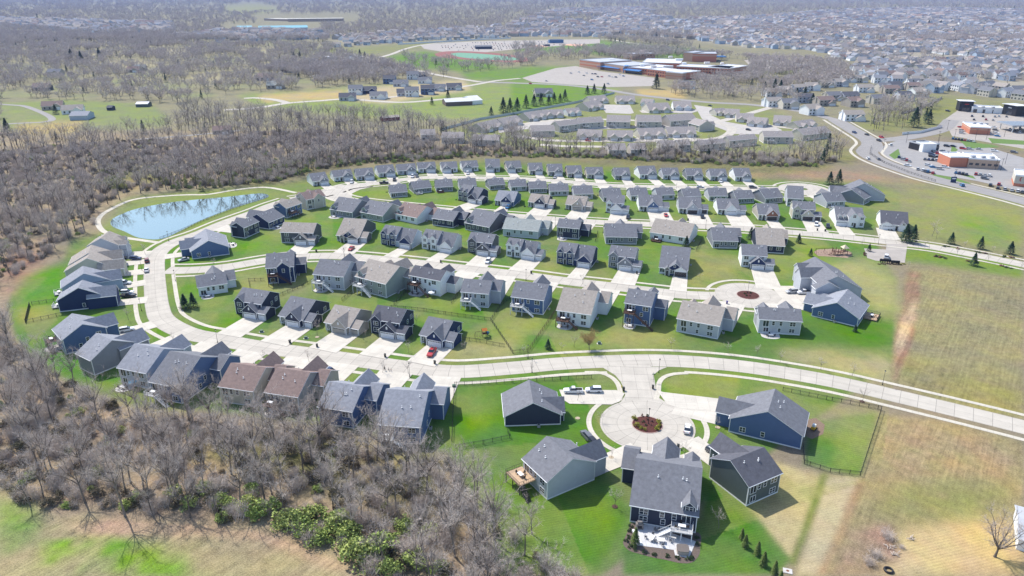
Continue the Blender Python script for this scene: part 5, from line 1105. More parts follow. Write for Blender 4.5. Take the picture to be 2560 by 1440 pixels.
for i in range(5):
    t, c = bare_tree(100 + i, H=16.5 + i, spread=4.0 + .3*i, limbs=7 + i % 3, subs=4, twigs=9, tw=.026, tl=1.35, trunkf=.40 + .05*(i % 3)); TREES.append((t.mesh("trunk", [BARK]), c.mesh("crown", [TWIG])))
PT = bare_tree(140, H=15, spread=5, limbs=7, subs=5, twigs=8, trunkf=.3); PALET = (PT[0].mesh("trunk", [PALEB]), PT[1].mesh("crown", [TWIG]))
SPREAD = []
for i in range(2):
    t, c = bare_tree(150 + i, H=14, spread=8, limbs=10, subs=6, twigs=12, tw=.03, tl=1.2, trunkf=.2, tr=.36); SPREAD.append((t.mesh("trunk", [BARK]), c.mesh("crown", [TWIG])))
SAP = [(lambda tc: (tc[0].mesh("trunk", [BARK]), tc[1].mesh("crown", [TWIG])))(bare_tree(160 + i, H=4.2, spread=1.1, limbs=5, subs=3, twigs=4, tw=.022, tl=.6, trunkf=.38, tr=.05)) for i in range(2)]
CON = [(lambda tc: (tc[0].mesh("trunk", [BARK]), tc[1].mesh("crown", [PINE])))(conifer(170 + i, H=9 + i)) for i in range(2)]
ARB = (lambda tc: (tc[0].mesh("trunk", [BARK]), tc[1].mesh("crown", [EVG])))(conifer(180, H=3.4, R_=.95, n=900, size=.24, z0=.1))
def tree(me2, xy, label, group, sc=1.0, rz=None, name="bare_tree", cat="tree"):
    r = thing(name, label, cat, (xy[0], xy[1], 0), RNG.uniform(0, 6.28) if rz is None else rz, group, sc); link("trunk", me2[0], r); link("crown", me2[1], r); return r
# sources for the masses: joined trunk + crown, not linked to the scene
def joined(t, c, m1, m2, name):
    k = len(t.v); v = t.v + c.v; f = t.f + [tuple(i + k for i in q) for q in c.f]; me_ = bpy.data.meshes.new(name); me_.from_pydata(v, [], f); me_.materials.append(m1); me_.materials.append(m2)
    me_.polygons.foreach_set("material_index", [0]*len(t.f) + [1]*len(c.f)); return me_
def mass(name, label, pts, rz, sc, ix, meshes):
    """one uncountable mass: the meshes instanced on scattered ground points"""
    src = bpy.data.collections.new(name + "_kinds")
    for i, me_ in enumerate(meshes): src.objects.link(bpy.data.objects.new("%s_kind_%02d" % (name, i), me_))
    me_ = bpy.data.meshes.new(name); me_.vertices.add(len(pts)); me_.vertices.foreach_set("co", np.asarray(pts, float).reshape(-1))
    for nm, ty, dat in (("turn", 'FLOAT', rz), ("size", 'FLOAT', sc), ("pick", 'INT', ix)): me_.attributes.new(nm, ty, 'POINT').data.foreach_set("value", dat)
    o = link(name, me_); ng = bpy.data.node_groups.new(name, 'GeometryNodeTree'); ng.interface.new_socket("Geometry", in_out='INPUT', socket_type='NodeSocketGeometry'); ng.interface.new_socket("Geometry", in_out='OUTPUT', socket_type='NodeSocketGeometry')
    N = ng.nodes; L = ng.links; gi = N.new('NodeGroupInput'); go = N.new('NodeGroupOutput'); ip = N.new('GeometryNodeInstanceOnPoints'); ci = N.new('GeometryNodeCollectionInfo')
    ci.inputs[0].default_value = src; ci.inputs[1].default_value = True; ci.inputs[2].default_value = True
    def na(n_, ty): a = N.new('GeometryNodeInputNamedAttribute'); a.data_type = ty; a.inputs[0].default_value = n_; return a.outputs[0]
    cx = N.new('ShaderNodeCombineXYZ'); L.new(na("turn", 'FLOAT'), cx.inputs[2]); L.new(gi.outputs[0], ip.inputs["Points"]); L.new(ci.outputs[0], ip.inputs["Instance"]); ip.inputs["Pick Instance"].default_value = True
    L.new(na("pick", 'INT'), ip.inputs["Instance Index"]); L.new(cx.outputs[0], ip.inputs["Rotation"]); cs = N.new('ShaderNodeCombineXYZ'); sz = na("size", 'FLOAT')
    for i in range(3): L.new(sz, cs.inputs[i])
    L.new(cs.outputs[0], ip.inputs["Scale"]); L.new(ip.outputs[0], go.inputs[0]); md = o.modifiers.new("scatter", 'NODES'); md.node_group = ng
    tag(o, label, name.replace("_", " ").split()[-1], kind="stuff"); return o
MIDT = []
for i in range(4):
    t, c = bare_tree(200 + i, H=16 + i, spread=4.5, limbs=6, subs=3, twigs=5, tw=.055, tl=1.5, trunkf=.42); MIDT.append(joined(t, c, BARK, DTWIG, "mid_tree"))
FART = []
for i in range(3):
    t, c = bare_tree(220 + i, H=15, spread=6.5, limbs=6, subs=2, twigs=5, tw=.24, tl=2.4, trunkf=.25); FART.append(joined(t, c, BARK, DTWIG, "far_tree"))
CONJ = [joined(*conifer(240 + i, H=10, R_=3, n=260, size=1.1), BARK, PINE, "conifer") for i in range(2)]
SHR = [leafy(250 + i, n=420, size=.10).mesh("shrub", [BUSHB]) for i in range(3)]; SHG = [leafy(260 + i, n=900, size=.085, clumps=22).mesh("shrub", [BUSHG]) for i in range(3)]
YT = [leafy(270 + i, R_=.8, Hh=2.4, n=400, size=.12, clumps=18).mesh("shrub", [YEL]) for i in range(2)]
TWB = []
for i in range(3):       # leafless brush: stems fanning from the ground
    m = MB(); r = np.random.default_rng(280 + i)
    for _ in range(150): a = r.uniform(0, 6.28); q = np.array([r.normal()*.35, r.normal()*.35, 0]); leaf(m, q, np.array([math.cos(a)*.45, math.sin(a)*.45, 1]) + rv(r)*.25, rv(r), .03, r.uniform(.9, 2.0)); 
    for _ in range(240): q = np.array([r.normal()*.5, r.normal()*.5, r.uniform(.5, 1.6)]); leaf(m, q, rv(r) + np.array([0,0,.5]), rv(r), .022, r.uniform(.3, .8))
    TWB.append(m.mesh("brush", [TWIG]))
def scatter(poly, n=None, area=None, t='p', dmin=0.0, maxn=40000):
    """uniform on the ground inside a photo outline"""
    poly = [T(t, *q) for q in poly]; wp = Pn(poly)[:, :2]; x0, y0 = wp.min(0); x1, y1 = wp.max(0); wl_ = [tuple(q) for q in wp]
    ar = 0; 
    for i in range(len(wp)): a, b_ = wp[i], wp[(i+1) % len(wp)]; ar += a[0]*b_[1] - a[1]*b_[0]
    ar = abs(ar) / 2; n = n or int(min(maxn, ar / area)); bb = (x1-x0)*(y1-y0); k = int(n * bb / max(ar, 1) * 1.15) + 20
    c = np.stack([RNG.uniform(x0, x1, k), RNG.uniform(y0, y1, k)], 1); m = inside(c[:, 0], c[:, 1], wl_); return c[m][:n]
OBST = np.array([h[4] for h in HOUSES]); SEGS = np.concatenate([STREETS[k][0] for k in STREETS]); 
def clear(c, d=10, ds=5.5, pond_=True):
    ok = np.ones(len(c), bool)
    for i in range(0, len(c), 4000):
        q = c[i:i+4000]; ok[i:i+4000] &= (np.min(np.hypot(q[:, None, 0]-OBST[None, :, 0], q[:, None, 1]-OBST[None, :, 1]), 1) > d) & (np.min(np.hypot(q[:, None, 0]-SEGS[None, :, 0], q[:, None, 1]-SEGS[None, :, 1]), 1) > ds)
    return c[ok]
FOREG = [(-250,1030),(-60,1180),(60,1265),(140,1290),(300,1280),(430,1300),(560,1310),(700,1335),(800,1365),(880,1400),(950,1450),(1100,1520),(1500,1520),(1440,1440),(1330,1370),(1240,1320),(1215,1250),(1160,1180),(1090,1160),(960,1135),(860,1080),(700,1075),(560,1055),(380,1035),(230,985),(110,920),(40,870),(-40,800),(-60,740),(-250,760)]
WLEFT = [(-250,740),(-60,740),(20,700),(90,655),(150,620),(200,590),(235,560),(240,520),(330,480),(520,470),(700,455),(760,425),(930,405),(1080,398),(1080,345),(900,330),(700,330),(520,350),(300,350),(0,380),(-250,420)]
WTOP = [(1080,398),(1210,385),(1300,388),(1480,392),(1700,405),(1880,412),(2060,412),(2100,400),(2080,395),(1900,385),(1480,375),(1300,372),(1150,365),(1080,370)]
near = clear(scatter(FOREG, area=43), 9.5); left = clear(scatter(WLEFT, area=70), 11, 6)
strip_ = clear(np.concatenate([scatter(WTOP, area=85), scatter([(735,446),(790,424),(930,405),(1210,385),(1480,392),(1880,412),(1880,400),(1480,378),(1210,372),(930,392),(760,408)], area=55)]), 10)
allp = [(p, 'n') for p in near] + [(p, 'l') for p in left] + [(p, 't') for p in strip_]
def vis(p): q = proj((p[0], p[1], 8)); return -40 < q[0] < 2600 and q[1] < 1490
allv = [a for a in allp if vis(a[0])]; allv.sort(key=lambda a: a[0][0]**2 + a[0][1]**2)
WHERE = dict(n="the foreground wood", l="the wood round the pond", t="the tree belt behind the top row")
NIND = 212
for i, (p, w_) in enumerate(allv[:NIND]):
    pale = i % 17 == 5; me2 = PALET if pale else TREES[i % 5]; hh = RNG.uniform(.62, 1.0)
    tree(me2, p, ("tall " if hh > .88 else "short " if hh < .74 else "middling ") + ("pale barked" if pale else "grey brown") + " leafless tree in the " + ("left" if proj((p[0], p[1], 0))[0] < (430 if w_ == "n" else 200 if w_ == "l" else 1300) else "middle" if proj((p[0], p[1], 0))[0] < (860 if w_ == "n" else 500 if w_ == "l" else 1600) else "right") + " part of " + WHERE[w_], "bare trees in " + WHERE[w_], hh)
rest = [a for a in allp if not any(a is b_ for b_ in ())]; ids = {id(a) for a in allv[:NIND]}; rest = [a[0] for a in allp if id(a) not in ids]
P3 = lambda c: np.concatenate([np.asarray(c), np.zeros((len(c), 1))], 1)
def arr(n, lo, hi): return RNG.uniform(lo, hi, n)
MESH_N = [joined(*bare_tree(300 + i, H=16 + i, spread=4.2, limbs=7, subs=4, twigs=7, tw=.03, tl=1.4, trunkf=.44), BARK, TWIG, "near_tree") for i in range(3)]
rr_ = np.array(rest); dist = np.hypot(rr_[:, 0], rr_[:, 1])
mass("bare_wood", "bare grey brown wood of uncounted trunks around the pond and along the top", P3(rr_), arr(len(rr_), 0, 6.28), arr(len(rr_), .6, 1.02), np.where(dist < 260, RNG.integers(0, 3, len(rr_)), RNG.integers(3, 7, len(rr_))).astype(int), MESH_N + MIDT)
for i, (x, y) in enumerate([(352,483),(392,476),(430,472),(455,470),(492,472),(515,470),(548,466),(585,460),(612,456),(640,452),(668,452),(300,500),(270,510),(715,448),(745,440)]):
    tree(TREES[i % 5] if i != 5 else SPREAD[0], P(x, y), f"leafless tree on the far pond bank, {ordw(i)} from left among those mirrored in the water", "bare trees mirrored in the pond", RNG.uniform(.85, 1.1))
# wider woods further off
MIDP = [([(1640,228),(1900,236),(1960,240),(2000,258),(1880,252),(1740,246)], 130), ([(2060,190),(2110,192),(2150,205),(2060,222),(1930,232),(1890,215)], 100), ([(-250,420),(0,385),(300,352),(520,352),(700,335),(900,335),(1080,348),(1150,362),(1300,372),(1480,378),(1300,350),(1120,325),(1000,300),(880,290),(700,292),(640,290),(560,285),(480,268),(400,330),(60,350),(-250,390)], 70),
 ([(-250,330),(0,300),(0,250),(60,248),(330,255),(430,262),(590,232),(760,225),(880,212),(1050,208),(1150,196),(1060,170),(900,150),(830,118),(640,112),(420,98),(180,92),(-250,80)], 220),
 ([(640,195),(860,205),(1050,195),(960,165),(760,170),(650,175)], 130), ([(990,140),(1040,165),(1180,182),(1330,165),(1340,152),(1480,150),(1470,140),(1340,148),(1180,165)], 260),
 ([(1450,130),(1560,120),(1700,132),(1880,150),(2080,158),(2130,175),(2110,195),(2060,190),(1960,190),(1880,215),(1760,225),(1720,205),(1870,190),(1870,150),(1700,145),(1560,155)], 110),
 ([(2170,285),(2240,262),(2330,258),(2350,262),(2300,320),(2180,330)], 80),
 ([(1990,385),(2070,345),(2100,360),(2110,390),(2080,412),(2000,405)], 60), ([(1280,120),(1330,118),(1340,125),(1500,128),(1440,140),(1290,150)], 300), ([(1500,92),(1700,110),(1760,126),(1500,104)], 200),
 ([(1100,330),(1300,352),(1500,372),(1480,380),(1200,372),(1060,340)], 90), ([(1880,70),(2040,60),(2080,76),(1920,90)], 160), ([(2080,72),(2340,95),(2560,98),(2560,108),(2300,108),(2080,84)], 200)]
mp = []
for poly, ar in MIDP: mp.append(clear(scatter(poly, area=ar, maxn=5200), 14, 7))
mp = np.concatenate(mp); q_ = proj(P3(mp)); kp = np.ones(len(mp), bool)
for x_, y_, rx_, ry_, s_ in CLRS: kp &= ((q_[:, 0] - x_) / rx_) ** 2 + ((q_[:, 1] - y_) / ry_) ** 2 > 1
mp = mp[kp]; isc = RNG.random(len(mp)) < .035; dd_ = np.hypot(mp[:, 0], mp[:, 1])
mass("mid_wood", "leafless woodland with a few dark conifers between fields and houses", P3(mp), arr(len(mp), 0, 6.28), arr(len(mp), .65, 1.1), np.where(isc, 7 + RNG.integers(0, 2, len(mp)), np.where(dd_ < 800, RNG.integers(0, 4, len(mp)), 4 + RNG.integers(0, 3, len(mp)))).astype(int), MIDT + FART + CONJ)
# distant forest to the horizon: density falls with distance
gxx = RNG.uniform(-700, 3260, 26000); gyy = -17 + 125 * RNG.random(26000) ** 1.15
fp = np.stack([gxx, gyy], 1); keep = np.ones(len(fp), bool)
for poly, _ in REG: keep &= ~inside(fp[:, 0], fp[:, 1], poly) | (RNG.random(len(fp)) < .10)
for poly in ([(560,15),(640,10),(700,20),(690,32),(570,36)], [(640,38),(900,36),(900,62),(640,66)], [(560,60),(800,58),(800,84),(560,84)], [(820,100),(1300,88),(1560,90),(1700,110),(1300,140),(960,170),(820,130)]): keep &= ~inside(fp[:, 0], fp[:, 1], poly)
keep &= (gyy < 100) | (gxx < 820); fp = fp[keep]; fw = Pn(fp)[:, :2]; fw = clear(fw, 12, 8)
dd_ = np.hypot(fw[:, 0], fw[:, 1])
mass("far_forest", "wide blue grey leafless forest running to the horizon", P3(fw), arr(len(fw), 0, 6.28), arr(len(fw), .8, 1.35) * np.clip(dd_ / 3000, 1, 2.2), np.where(RNG.random(len(fw)) < .05, 3 + RNG.integers(0, 2, len(fw)), RNG.integers(0, 3, len(fw))).astype(int), FART + CONJ)
sub_ = []
for poly, _ in REG: sub_.append(scatter(poly, area=650, maxn=4200))
sub_ = np.concatenate(sub_); mass("suburb_trees", "scattered small bare trees between the suburb houses", P3(sub_), arr(len(sub_), 0, 6.28), arr(len(sub_), .6, 1.05), np.where(RNG.random(len(sub_)) < .1, 3, RNG.integers(0, 3, len(sub_))).astype(int), FART + CONJ)
# brush and undergrowth
b1 = clear(scatter(FOREG, area=11), 8, 4); b2 = clear(scatter(WLEFT, area=16), 9, 4); b3 = clear(scatter(WTOP, area=18), 8, 4)
edge = [(1080,385),(1210,383),(1480,388),(1880,408),(2060,412),(2060,418),(1880,416),(1480,396),(1210,393),(930,410),(790,424),(740,446),(640,460),(520,466),(560,440),(760,400),(930,390)]
b4 = clear(scatter(edge, area=10), 8, 4); bb = np.concatenate([b1, b2, b3, b4]); n1 = len(b1)
pk = RNG.choice([0,1,2,3,4,5,6,7,8], len(bb), p=[.14,.13,.13,.02,.02,.02,.18,.18,.18]); pk[-len(b4):] = RNG.choice([0,1,2,3,4,5,6], len(b4), p=[.15,.15,.15,.15,.15,.15,.1]); lf = (bb[:, 0] + 300) / 340
mass("undergrowth", "olive and brown undergrowth beneath the bare trees", P3(bb), arr(len(bb), 0, 6.28), arr(len(bb), .9, 2.3), pk.astype(int), SHR + SHG + TWB)
GREENEDGE = [((x + RNG.uniform(-14, 14), y + RNG.uniform(-9, 9)), s) for x, y, s in [(540,1262,2.4),(580,1275,2.6),(615,1282,2.8),(655,1288,3.0),(700,1300,3.2),(735,1318,3.4),(765,1335,3.2),(800,1352,3),(840,1330,3.6),(860,1345,3.4),(885,1370,3),(905,1385,4.2),(945,1375,4.0),(930,1395,3.4),(990,1425,2.8),(1040,1420,3.2),(1000,1330,2.6),(480,1265,2.2),(440,1245,2.4),(1085,1345,2.6),(780,1300,2.8),(690,1270,2.6),(345,1245,2.0),(520,1225,2.4),(620,1240,2.2),(820,1300,2.4),(1100,1430,2.2),(870,1300,2.2)]]
for i, ((x, y), s) in enumerate(GREENEDGE):
    p = P(x, y); gl = SHG[i % 3]; tag(link("shrub", gl, None, (p[0], p[1], 0), RNG.uniform(0, 6), s * 1.15), "round green leafing shrub at the meadow edge of the foreground wood", "shrub", "green shrubs along the wood edge")
for i in range(46):
    x = [290, 500][i % 2] + (RNG.normal() * 18 if i % 2 == 0 else RNG.normal() * 50); y = [468, 466][i % 2] + RNG.normal() * 5 - (0 if i % 2 == 0 else 6); p = P(x, y)
    if not inside(np.array([p[0]]), np.array([p[1]]), [tuple(q_[:2]) for q_ in pl])[0]: tag(link("shrub", YT[i % 2], None, (p[0], p[1], 0), RNG.uniform(0, 6), RNG.uniform(1.8, 3.0)), "slender yellow-green leafing tree behind the pond path", "small tree", "yellow green young trees by the pond")
# particular trees
def one(me2, x, y, label, group=None, sc=1.0, name="bare_tree", t='p', cat="tree"): return tree(me2, P(*T(t, x, y)), label, group, sc, name=name, cat=cat)
one(SPREAD[0], 798, 1105, "large spreading bare tree in front of the curved row of houses", None, 1.05)
one(SPREAD[1], 2487, 1392, "lone bare tree beside the metal building, casting a long branched shadow", None, .78)
one(TREES[1], 1235, 1350, "tall bare tree at the right tip of the foreground wood", None, 1.05)
one(TREES[2], 1330, 1335, "small dark leaning tree on the lawn below the tan deck", None, .55)
one(TREES[3], 1066, 1250, "upright bare tree in front of the rear paved yard", None, .95)
one(TREES[0], 375, 1120, "bare tree before the slate house with the patio umbrella", None, .9)
one(TREES[4], 313, 1290, "crooked tree whose shadow lies across pale soil", None, 1.05)
WIL = joined(*bare_tree(330, H=6, spread=2.8, limbs=12, subs=4, twigs=12, tw=.03, tl=1.1, trunkf=.25, tr=.12), BARK, mat("willow_orange", (.42,.30,.13), .9), "w")
wt, wc = bare_tree(330, H=6.2, spread=2.9, limbs=12, subs=5, twigs=16, tw=.03, tl=1.1, trunkf=.25, tr=.12); WIL = (wt.mesh("trunk", [BARK]), wc.mesh("crown", [mat("willow_orange", (.42,.30,.13), .9)]))
one(WIL, 1473, 873, "rounded orange willow on the lawn above the main road", None, 1.0, "willow_tree")
for i, (x, y) in enumerate([(1854,1345),(1862,1366),(1893,1385),(1908,1412),(1936,1432),(1950,1455)]):
    one(ARB, x, y + 2, f"cone shaped evergreen, {ordw(i)} from the top in the diagonal hedge row", "cone evergreens in the diagonal row", [.85,1,1.05,1.1,1.0,.9][i], "evergreen_tree")
EV = [(463,772,.55,"left of two evergreens beside the white corner house"),(484,768,.5,"right of two evergreens beside the white corner house"),(2262,604,.8,"rounded dark evergreen right of the long low house"),(2280,608,.75,"rounded dark evergreen outermost beside the long low house"),
 (2377,610,.52,"first small spruce along the right road verge"),(2450,622,.5,"second small spruce along the right road verge"),(2524,635,.55,"third small spruce along the right road verge"),(2433,664,.5,"small spruce alone below the right road"),
 (2073,462,.75,"left dark juniper beside the upper turning circle"),(2095,462,.8,"right dark juniper beside the upper turning circle"),(1996,607,.42,"narrow evergreen beside the charcoal tan-roofed house"),(1876,598,.5,"evergreen between grey house and tan-roofed house"),
 (1715,618,.5,"narrow evergreen behind the white villa patio"),(2172,628,.3,"small evergreen at the car park hedge"),(2137,829,.25,"tiny spruce on the lawn by the slate ranch"),(2026,640,.3,"small evergreen at the playground edge"),(1370,872,.33,"small bushy evergreen on the lawn near the willow"),(1172,683,.3,"pair of small evergreens behind the tan house"),(1240,690,.28,"small evergreen beside the navy back fence")]
for i, (x, y, s, lb) in enumerate(EV[:17]): one(CON[i % 2], x, y, lb, None, (s * 1.75, s * 1.75, s * 1.2), "evergreen_tree")
PN = [(1258,282,1.6),(1275,285,1.5),(1293,280,1.5),(1315,270,1.3),(1335,265,1.3),(1352,262,1.2),(1372,262,1.1),(1385,258,1.1),(1400,256,1.0),(1412,252,1.2),(1468,236,1.1),(1485,234,1.1),(1510,233,1.2),(1640,222,1.8),(1228,288,.9),(1080,262,.8),(1120,246,1.0),(2284,318,1.7),(2320,310,1.4),(900,142,1.3),(912,145,1.2),(930,153,1.0),(140,285,1.0),(1600,455,.4),(735,148,1.3),(750,146,1.2),(700,160,1.3),(2320,68,2.2),(2350,66,2.2),(2290,70,2.0),(250,148,2.0),(205,160,2.0),(180,150,2.0),(20,335,1.3),(1770,395,.8),(1600,392,.6),(1990,250,1.4),(2010,250,1.4),(2030,260,1.2),(1935,232,1.6),(1950,230,1.5),(1910,236,1.4)]
for i, (x, y, s) in enumerate(PN):
    if i != 23: one(CON[i % 2], x, y, f"dark green conifer, {ordw(i)} of those dotted through the middle distance", "dark conifers in the middle distance", (s * 1.5, s * 1.5, s), "conifer_tree")
SPL = [(1444,978+24,.9),(1528,1144,.8),(1790,1070,.9),(1537,1267,1.3),(1797,1320,1.3),(1710,1150,1.2),(957,932,1.1),(1021,935,1.2),(663,908,1.1),(773,905,1.1),(793,838,1.5),(909,850,1.1),(1022,882,1.1),(1160,720+158,.9),(433,857,1.0),(363,630+5,1.3),(318,702,1.0),(322,800,1.2),(536,668,1.0),(862,641,1.3),(1480,722,1.0),(1457,710,1.1),(1310,888,.9),(1405,880,.9),(1435,868,1.1),(1678,872,1.0),(1820,884,1.0),(1891,890,1.0),(1950,905,1.0),(2052,925,1.1),(2130,940,1.1),(2155,1005,1.2),(1500,1086-30,.9),
 (2312,620,1.0),(2392,640,1.0),(2470,655,1.0),(2550,672,1.0),(2410,620,.9),(2482,632,.9),(1330,930,.8),(1940,600,.8),(2155,615,.8),(2270,668,.7),(2330,590,2.0),(2340,598,1.6),(1040,812,1.1),(985,690,1.0),(1235,702,.8),(1750,700,.8)]
for i, (x, y, s) in enumerate(SPL): one(SAP[i % 2], x, y, f"thin staked sapling, {ordw(i)} of those on the lawns and verges", "young saplings on the verges", s, "sapling")
RING = mat("mulch_ring", (.40,.33,.24), .95)
for x, y, c_ in ((1444,1046,0),(1597,1060+0,1),(1528,1144,0),(1537,1267,1),(1794,1069,0),(793,843,0),(2155,1004,1),(1597,1,1))[:7]:
    if (x, y) == (1597,1060): continue
    p = P(x, y); m = MB(); m.disc(p[0], p[1], .12, .7, 16); tag(m.obj("mulch_ring", RING if not c_ else mat("dark_mulch", (.08,.045,.035), .95)), kind="structure")
# island planting
IS = [(1584,1049,1.1),(1592,1066,1.1),(1604,1072,.8),(1612,1076,.7),(1646,1055,1.0),(1647,1066,1.0),(1640,1075,1.1),(1606,1041,.6),(1618,1041,.6),(1618,1051,.55),(1608,1057,.6),(1629,1056,.6),(1615,1065,.5),(1628,1065,.4)]
GOLD = [leafy(350 + i, n=260, size=.14, clumps=8).mesh("shrub", [mat("golden_shrub", (.28,.27,.04), .9, .3, 3)]) for i in range(2)]; DKS = [leafy(360, n=260, size=.14, clumps=8).mesh("shrub", [mat("dark_shrub", (.05,.08,.03), .9, .3, 3)]), leafy(361, n=240, size=.13, clumps=8).mesh("shrub", [mat("reddish_shrub", (.20,.10,.08), .9, .3, 3)])]
for i, (x, y, s) in enumerate(IS): p = P(x, y); tag(link("shrub", GOLD[i % 2] if i < 7 else DKS[i % 2], None, (p[0], p[1], .2), i, s), ("golden shrub, %s in the mulched island bed" if i < 7 else "small dim shrub, %s in the mulched island bed") % ordw(i), "shrub", "shrubs on the mulched island")
for i, (x, y, s) in enumerate([(1862,736,.7),(1868,733,.7),(1876,734,.7),(1874,741,.6),(1866,741,.6)]): p = P(x, y); tag(link("shrub", DKS[i % 2], None, (p[0], p[1], .15), i, s), f"brown low shrub, {ordw(i)} on the upper island bed", "shrub", "shrubs on the upper island")
# foundation shrubs before the fronts
nsh = 0
for h, r in zip(HOUSES[:112], ROOTS[:112]):
    ws = [c for c in r.children if c.name.startswith("door")]
    for dchild in ws[:1]:
        for k in range(3):
            a = dchild.rotation_euler[2]; ox = RNG.uniform(-4.6, -1.2) if r.location[0] % 2 > 1 else RNG.uniform(-4.5, -1); lp = dchild.location
            q_ = W2(r, (lp[0] + ox * (1 if lp[0] > 0 else 1), lp[1] + math.sin(a - math.pi/2) * .9)); nsh += 1
            if nsh < 200: tag(link("shrub", DKS[k % 2], None, (q_[0], q_[1], 0), k, RNG.uniform(.4, .75)), f"small foundation shrub, {ordw(nsh - 1)} of those beside the front doors", "shrub", "foundation shrubs by the doors")
# ================================================================ VEHICLES
TYRE = mat("tyre_rubber", (.02,.02,.02), .9); RIM = mat("wheel_rim", (.35,.36,.38), .35, metal=.6); LAMP = mat("headlight_glass", (.7,.72,.75), .15, spec=.8); TAIL = mat("tail_light", (.35,.01,.01), .3)
PAINT = {k: mat("paint_" + k, v, .28, .03, spec=.6) for k, v in dict(white=(.75,.76,.78), silver=(.42,.43,.45), black=(.018,.018,.022), red=(.42,.015,.02), navy=(.02,.04,.12), grey=(.13,.135,.15), blue=(.03,.16,.36), maroon=(.18,.03,.03), tan=(.35,.30,.24)).items()}
def hull(m, st, mi=0):
    """closed shell through cross sections (x, z0, z1, half width low, half width high)"""
    secs = []
    for x, z0, z1, w0, w1 in st: secs.append([(x, -w0, z0), (x, -w0*1.0, z0 + (z1-z0)*.45), (x, -w1, z1), (x, w1, z1), (x, w0, z0 + (z1-z0)*.45), (x, w0, z0)])
    k = len(m.v)
    for s in secs: m.v += s
    n = 6
    for i in range(len(secs) - 1):
        for j in range(n): a = k + i*n + j; b_ = k + i*n + (j+1) % n; m.f.append((a, b_, b_ + n, a + n)); m.m.append(mi)
    m.f.append(tuple(k + j for j in range(n))); m.m.append(mi); m.f.append(tuple(k + (len(secs)-1)*n + j for j in range(n))); m.m.append(mi)
def car_shapes(kind):
    b_, g_ = MB(), MB()
    if kind == 'pickup':
        hull(b_, [(-2.85,.5,.95,.88,.84),(-2.75,.38,1.08,.95,.9),(-.75,.36,1.08,.97,.92),(.9,.36,1.08,.97,.92),(1.1,.36,1.1,.97,.9),(2.5,.38,1.02,.95,.86),(2.85,.45,.85,.86,.8)])
        b_.box(-2.62, -.82, -.74, .74, 1.0, 1.09, 1); hull(b_, [(-.55,1.72,1.80,.68,.66),(.15,1.74,1.82,.68,.66),(.45,1.70,1.76,.66,.64)]); hull(g_, [(-.82,1.06,1.1,.86,.86),(-.62,1.06,1.74,.86,.68),(.45,1.06,1.74,.86,.68),(1.18,1.04,1.1,.84,.84)]); wb = (-1.75, 1.8)
    elif kind == 'suv':
        hull(b_, [(-2.4,.5,.95,.84,.8),(-2.3,.34,1.02,.93,.88),(0,.3,1.02,.95,.9),(1.2,.32,1.0,.94,.86),(2.2,.34,.9,.9,.8),(2.42,.42,.7,.8,.74)])
        hull(b_, [(-2.1,1.6,1.66,.66,.64),(-1,1.63,1.72,.7,.66),(.2,1.6,1.68,.66,.64)]); hull(g_, [(-2.36,1.0,1.05,.84,.84),(-2.12,1.0,1.62,.84,.67),(.25,1.0,1.62,.86,.67),(1.15,.98,1.03,.84,.82)]); wb = (-1.4, 1.45)
    else:
        hull(b_, [(-2.35,.45,.85,.82,.78),(-2.25,.3,.95,.9,.84),(-1,.27,.92,.92,.87),(1,.27,.9,.92,.86),(2.1,.3,.78,.88,.78),(2.35,.36,.62,.8,.72)])
        hull(b_, [(-.95,1.36,1.4,.6,.58),(-.4,1.39,1.45,.62,.6),(.25,1.36,1.41,.6,.58)]); hull(g_, [(-1.75,.9,.95,.8,.8),(-1.0,.9,1.38,.82,.62),(.3,.9,1.38,.82,.62),(1.15,.88,.93,.8,.78)]); wb = (-1.4, 1.42)
    return b_, g_, wb
def wheel_m():
    def f():
        t = MB(); n = 14
        for i in range(n):
            a0, a1 = 2*math.pi*i/n, 2*math.pi*(i+1)/n
            for y0, r0, y1, r1 in ((-.12,.2,-.12,.33), (-.12,.33,.12,.33), (.12,.33,.12,.2)): t.poly([(r0*math.cos(a0), y0, r0*math.sin(a0)), (r0*math.cos(a1), y0, r0*math.sin(a1)), (r1*math.cos(a1), y1, r1*math.sin(a1)), (r1*math.cos(a0), y1, r1*math.sin(a0))])
        r = MB(); 
        for y in (-.11, .11): r.poly([(.2*math.cos(2*math.pi*i/n), y, .2*math.sin(2*math.pi*i/n)) for i in range(n)])
        return t.mesh("tyre", [TYRE]), r.mesh("rim", [RIM])
    return shared("wheel", f)
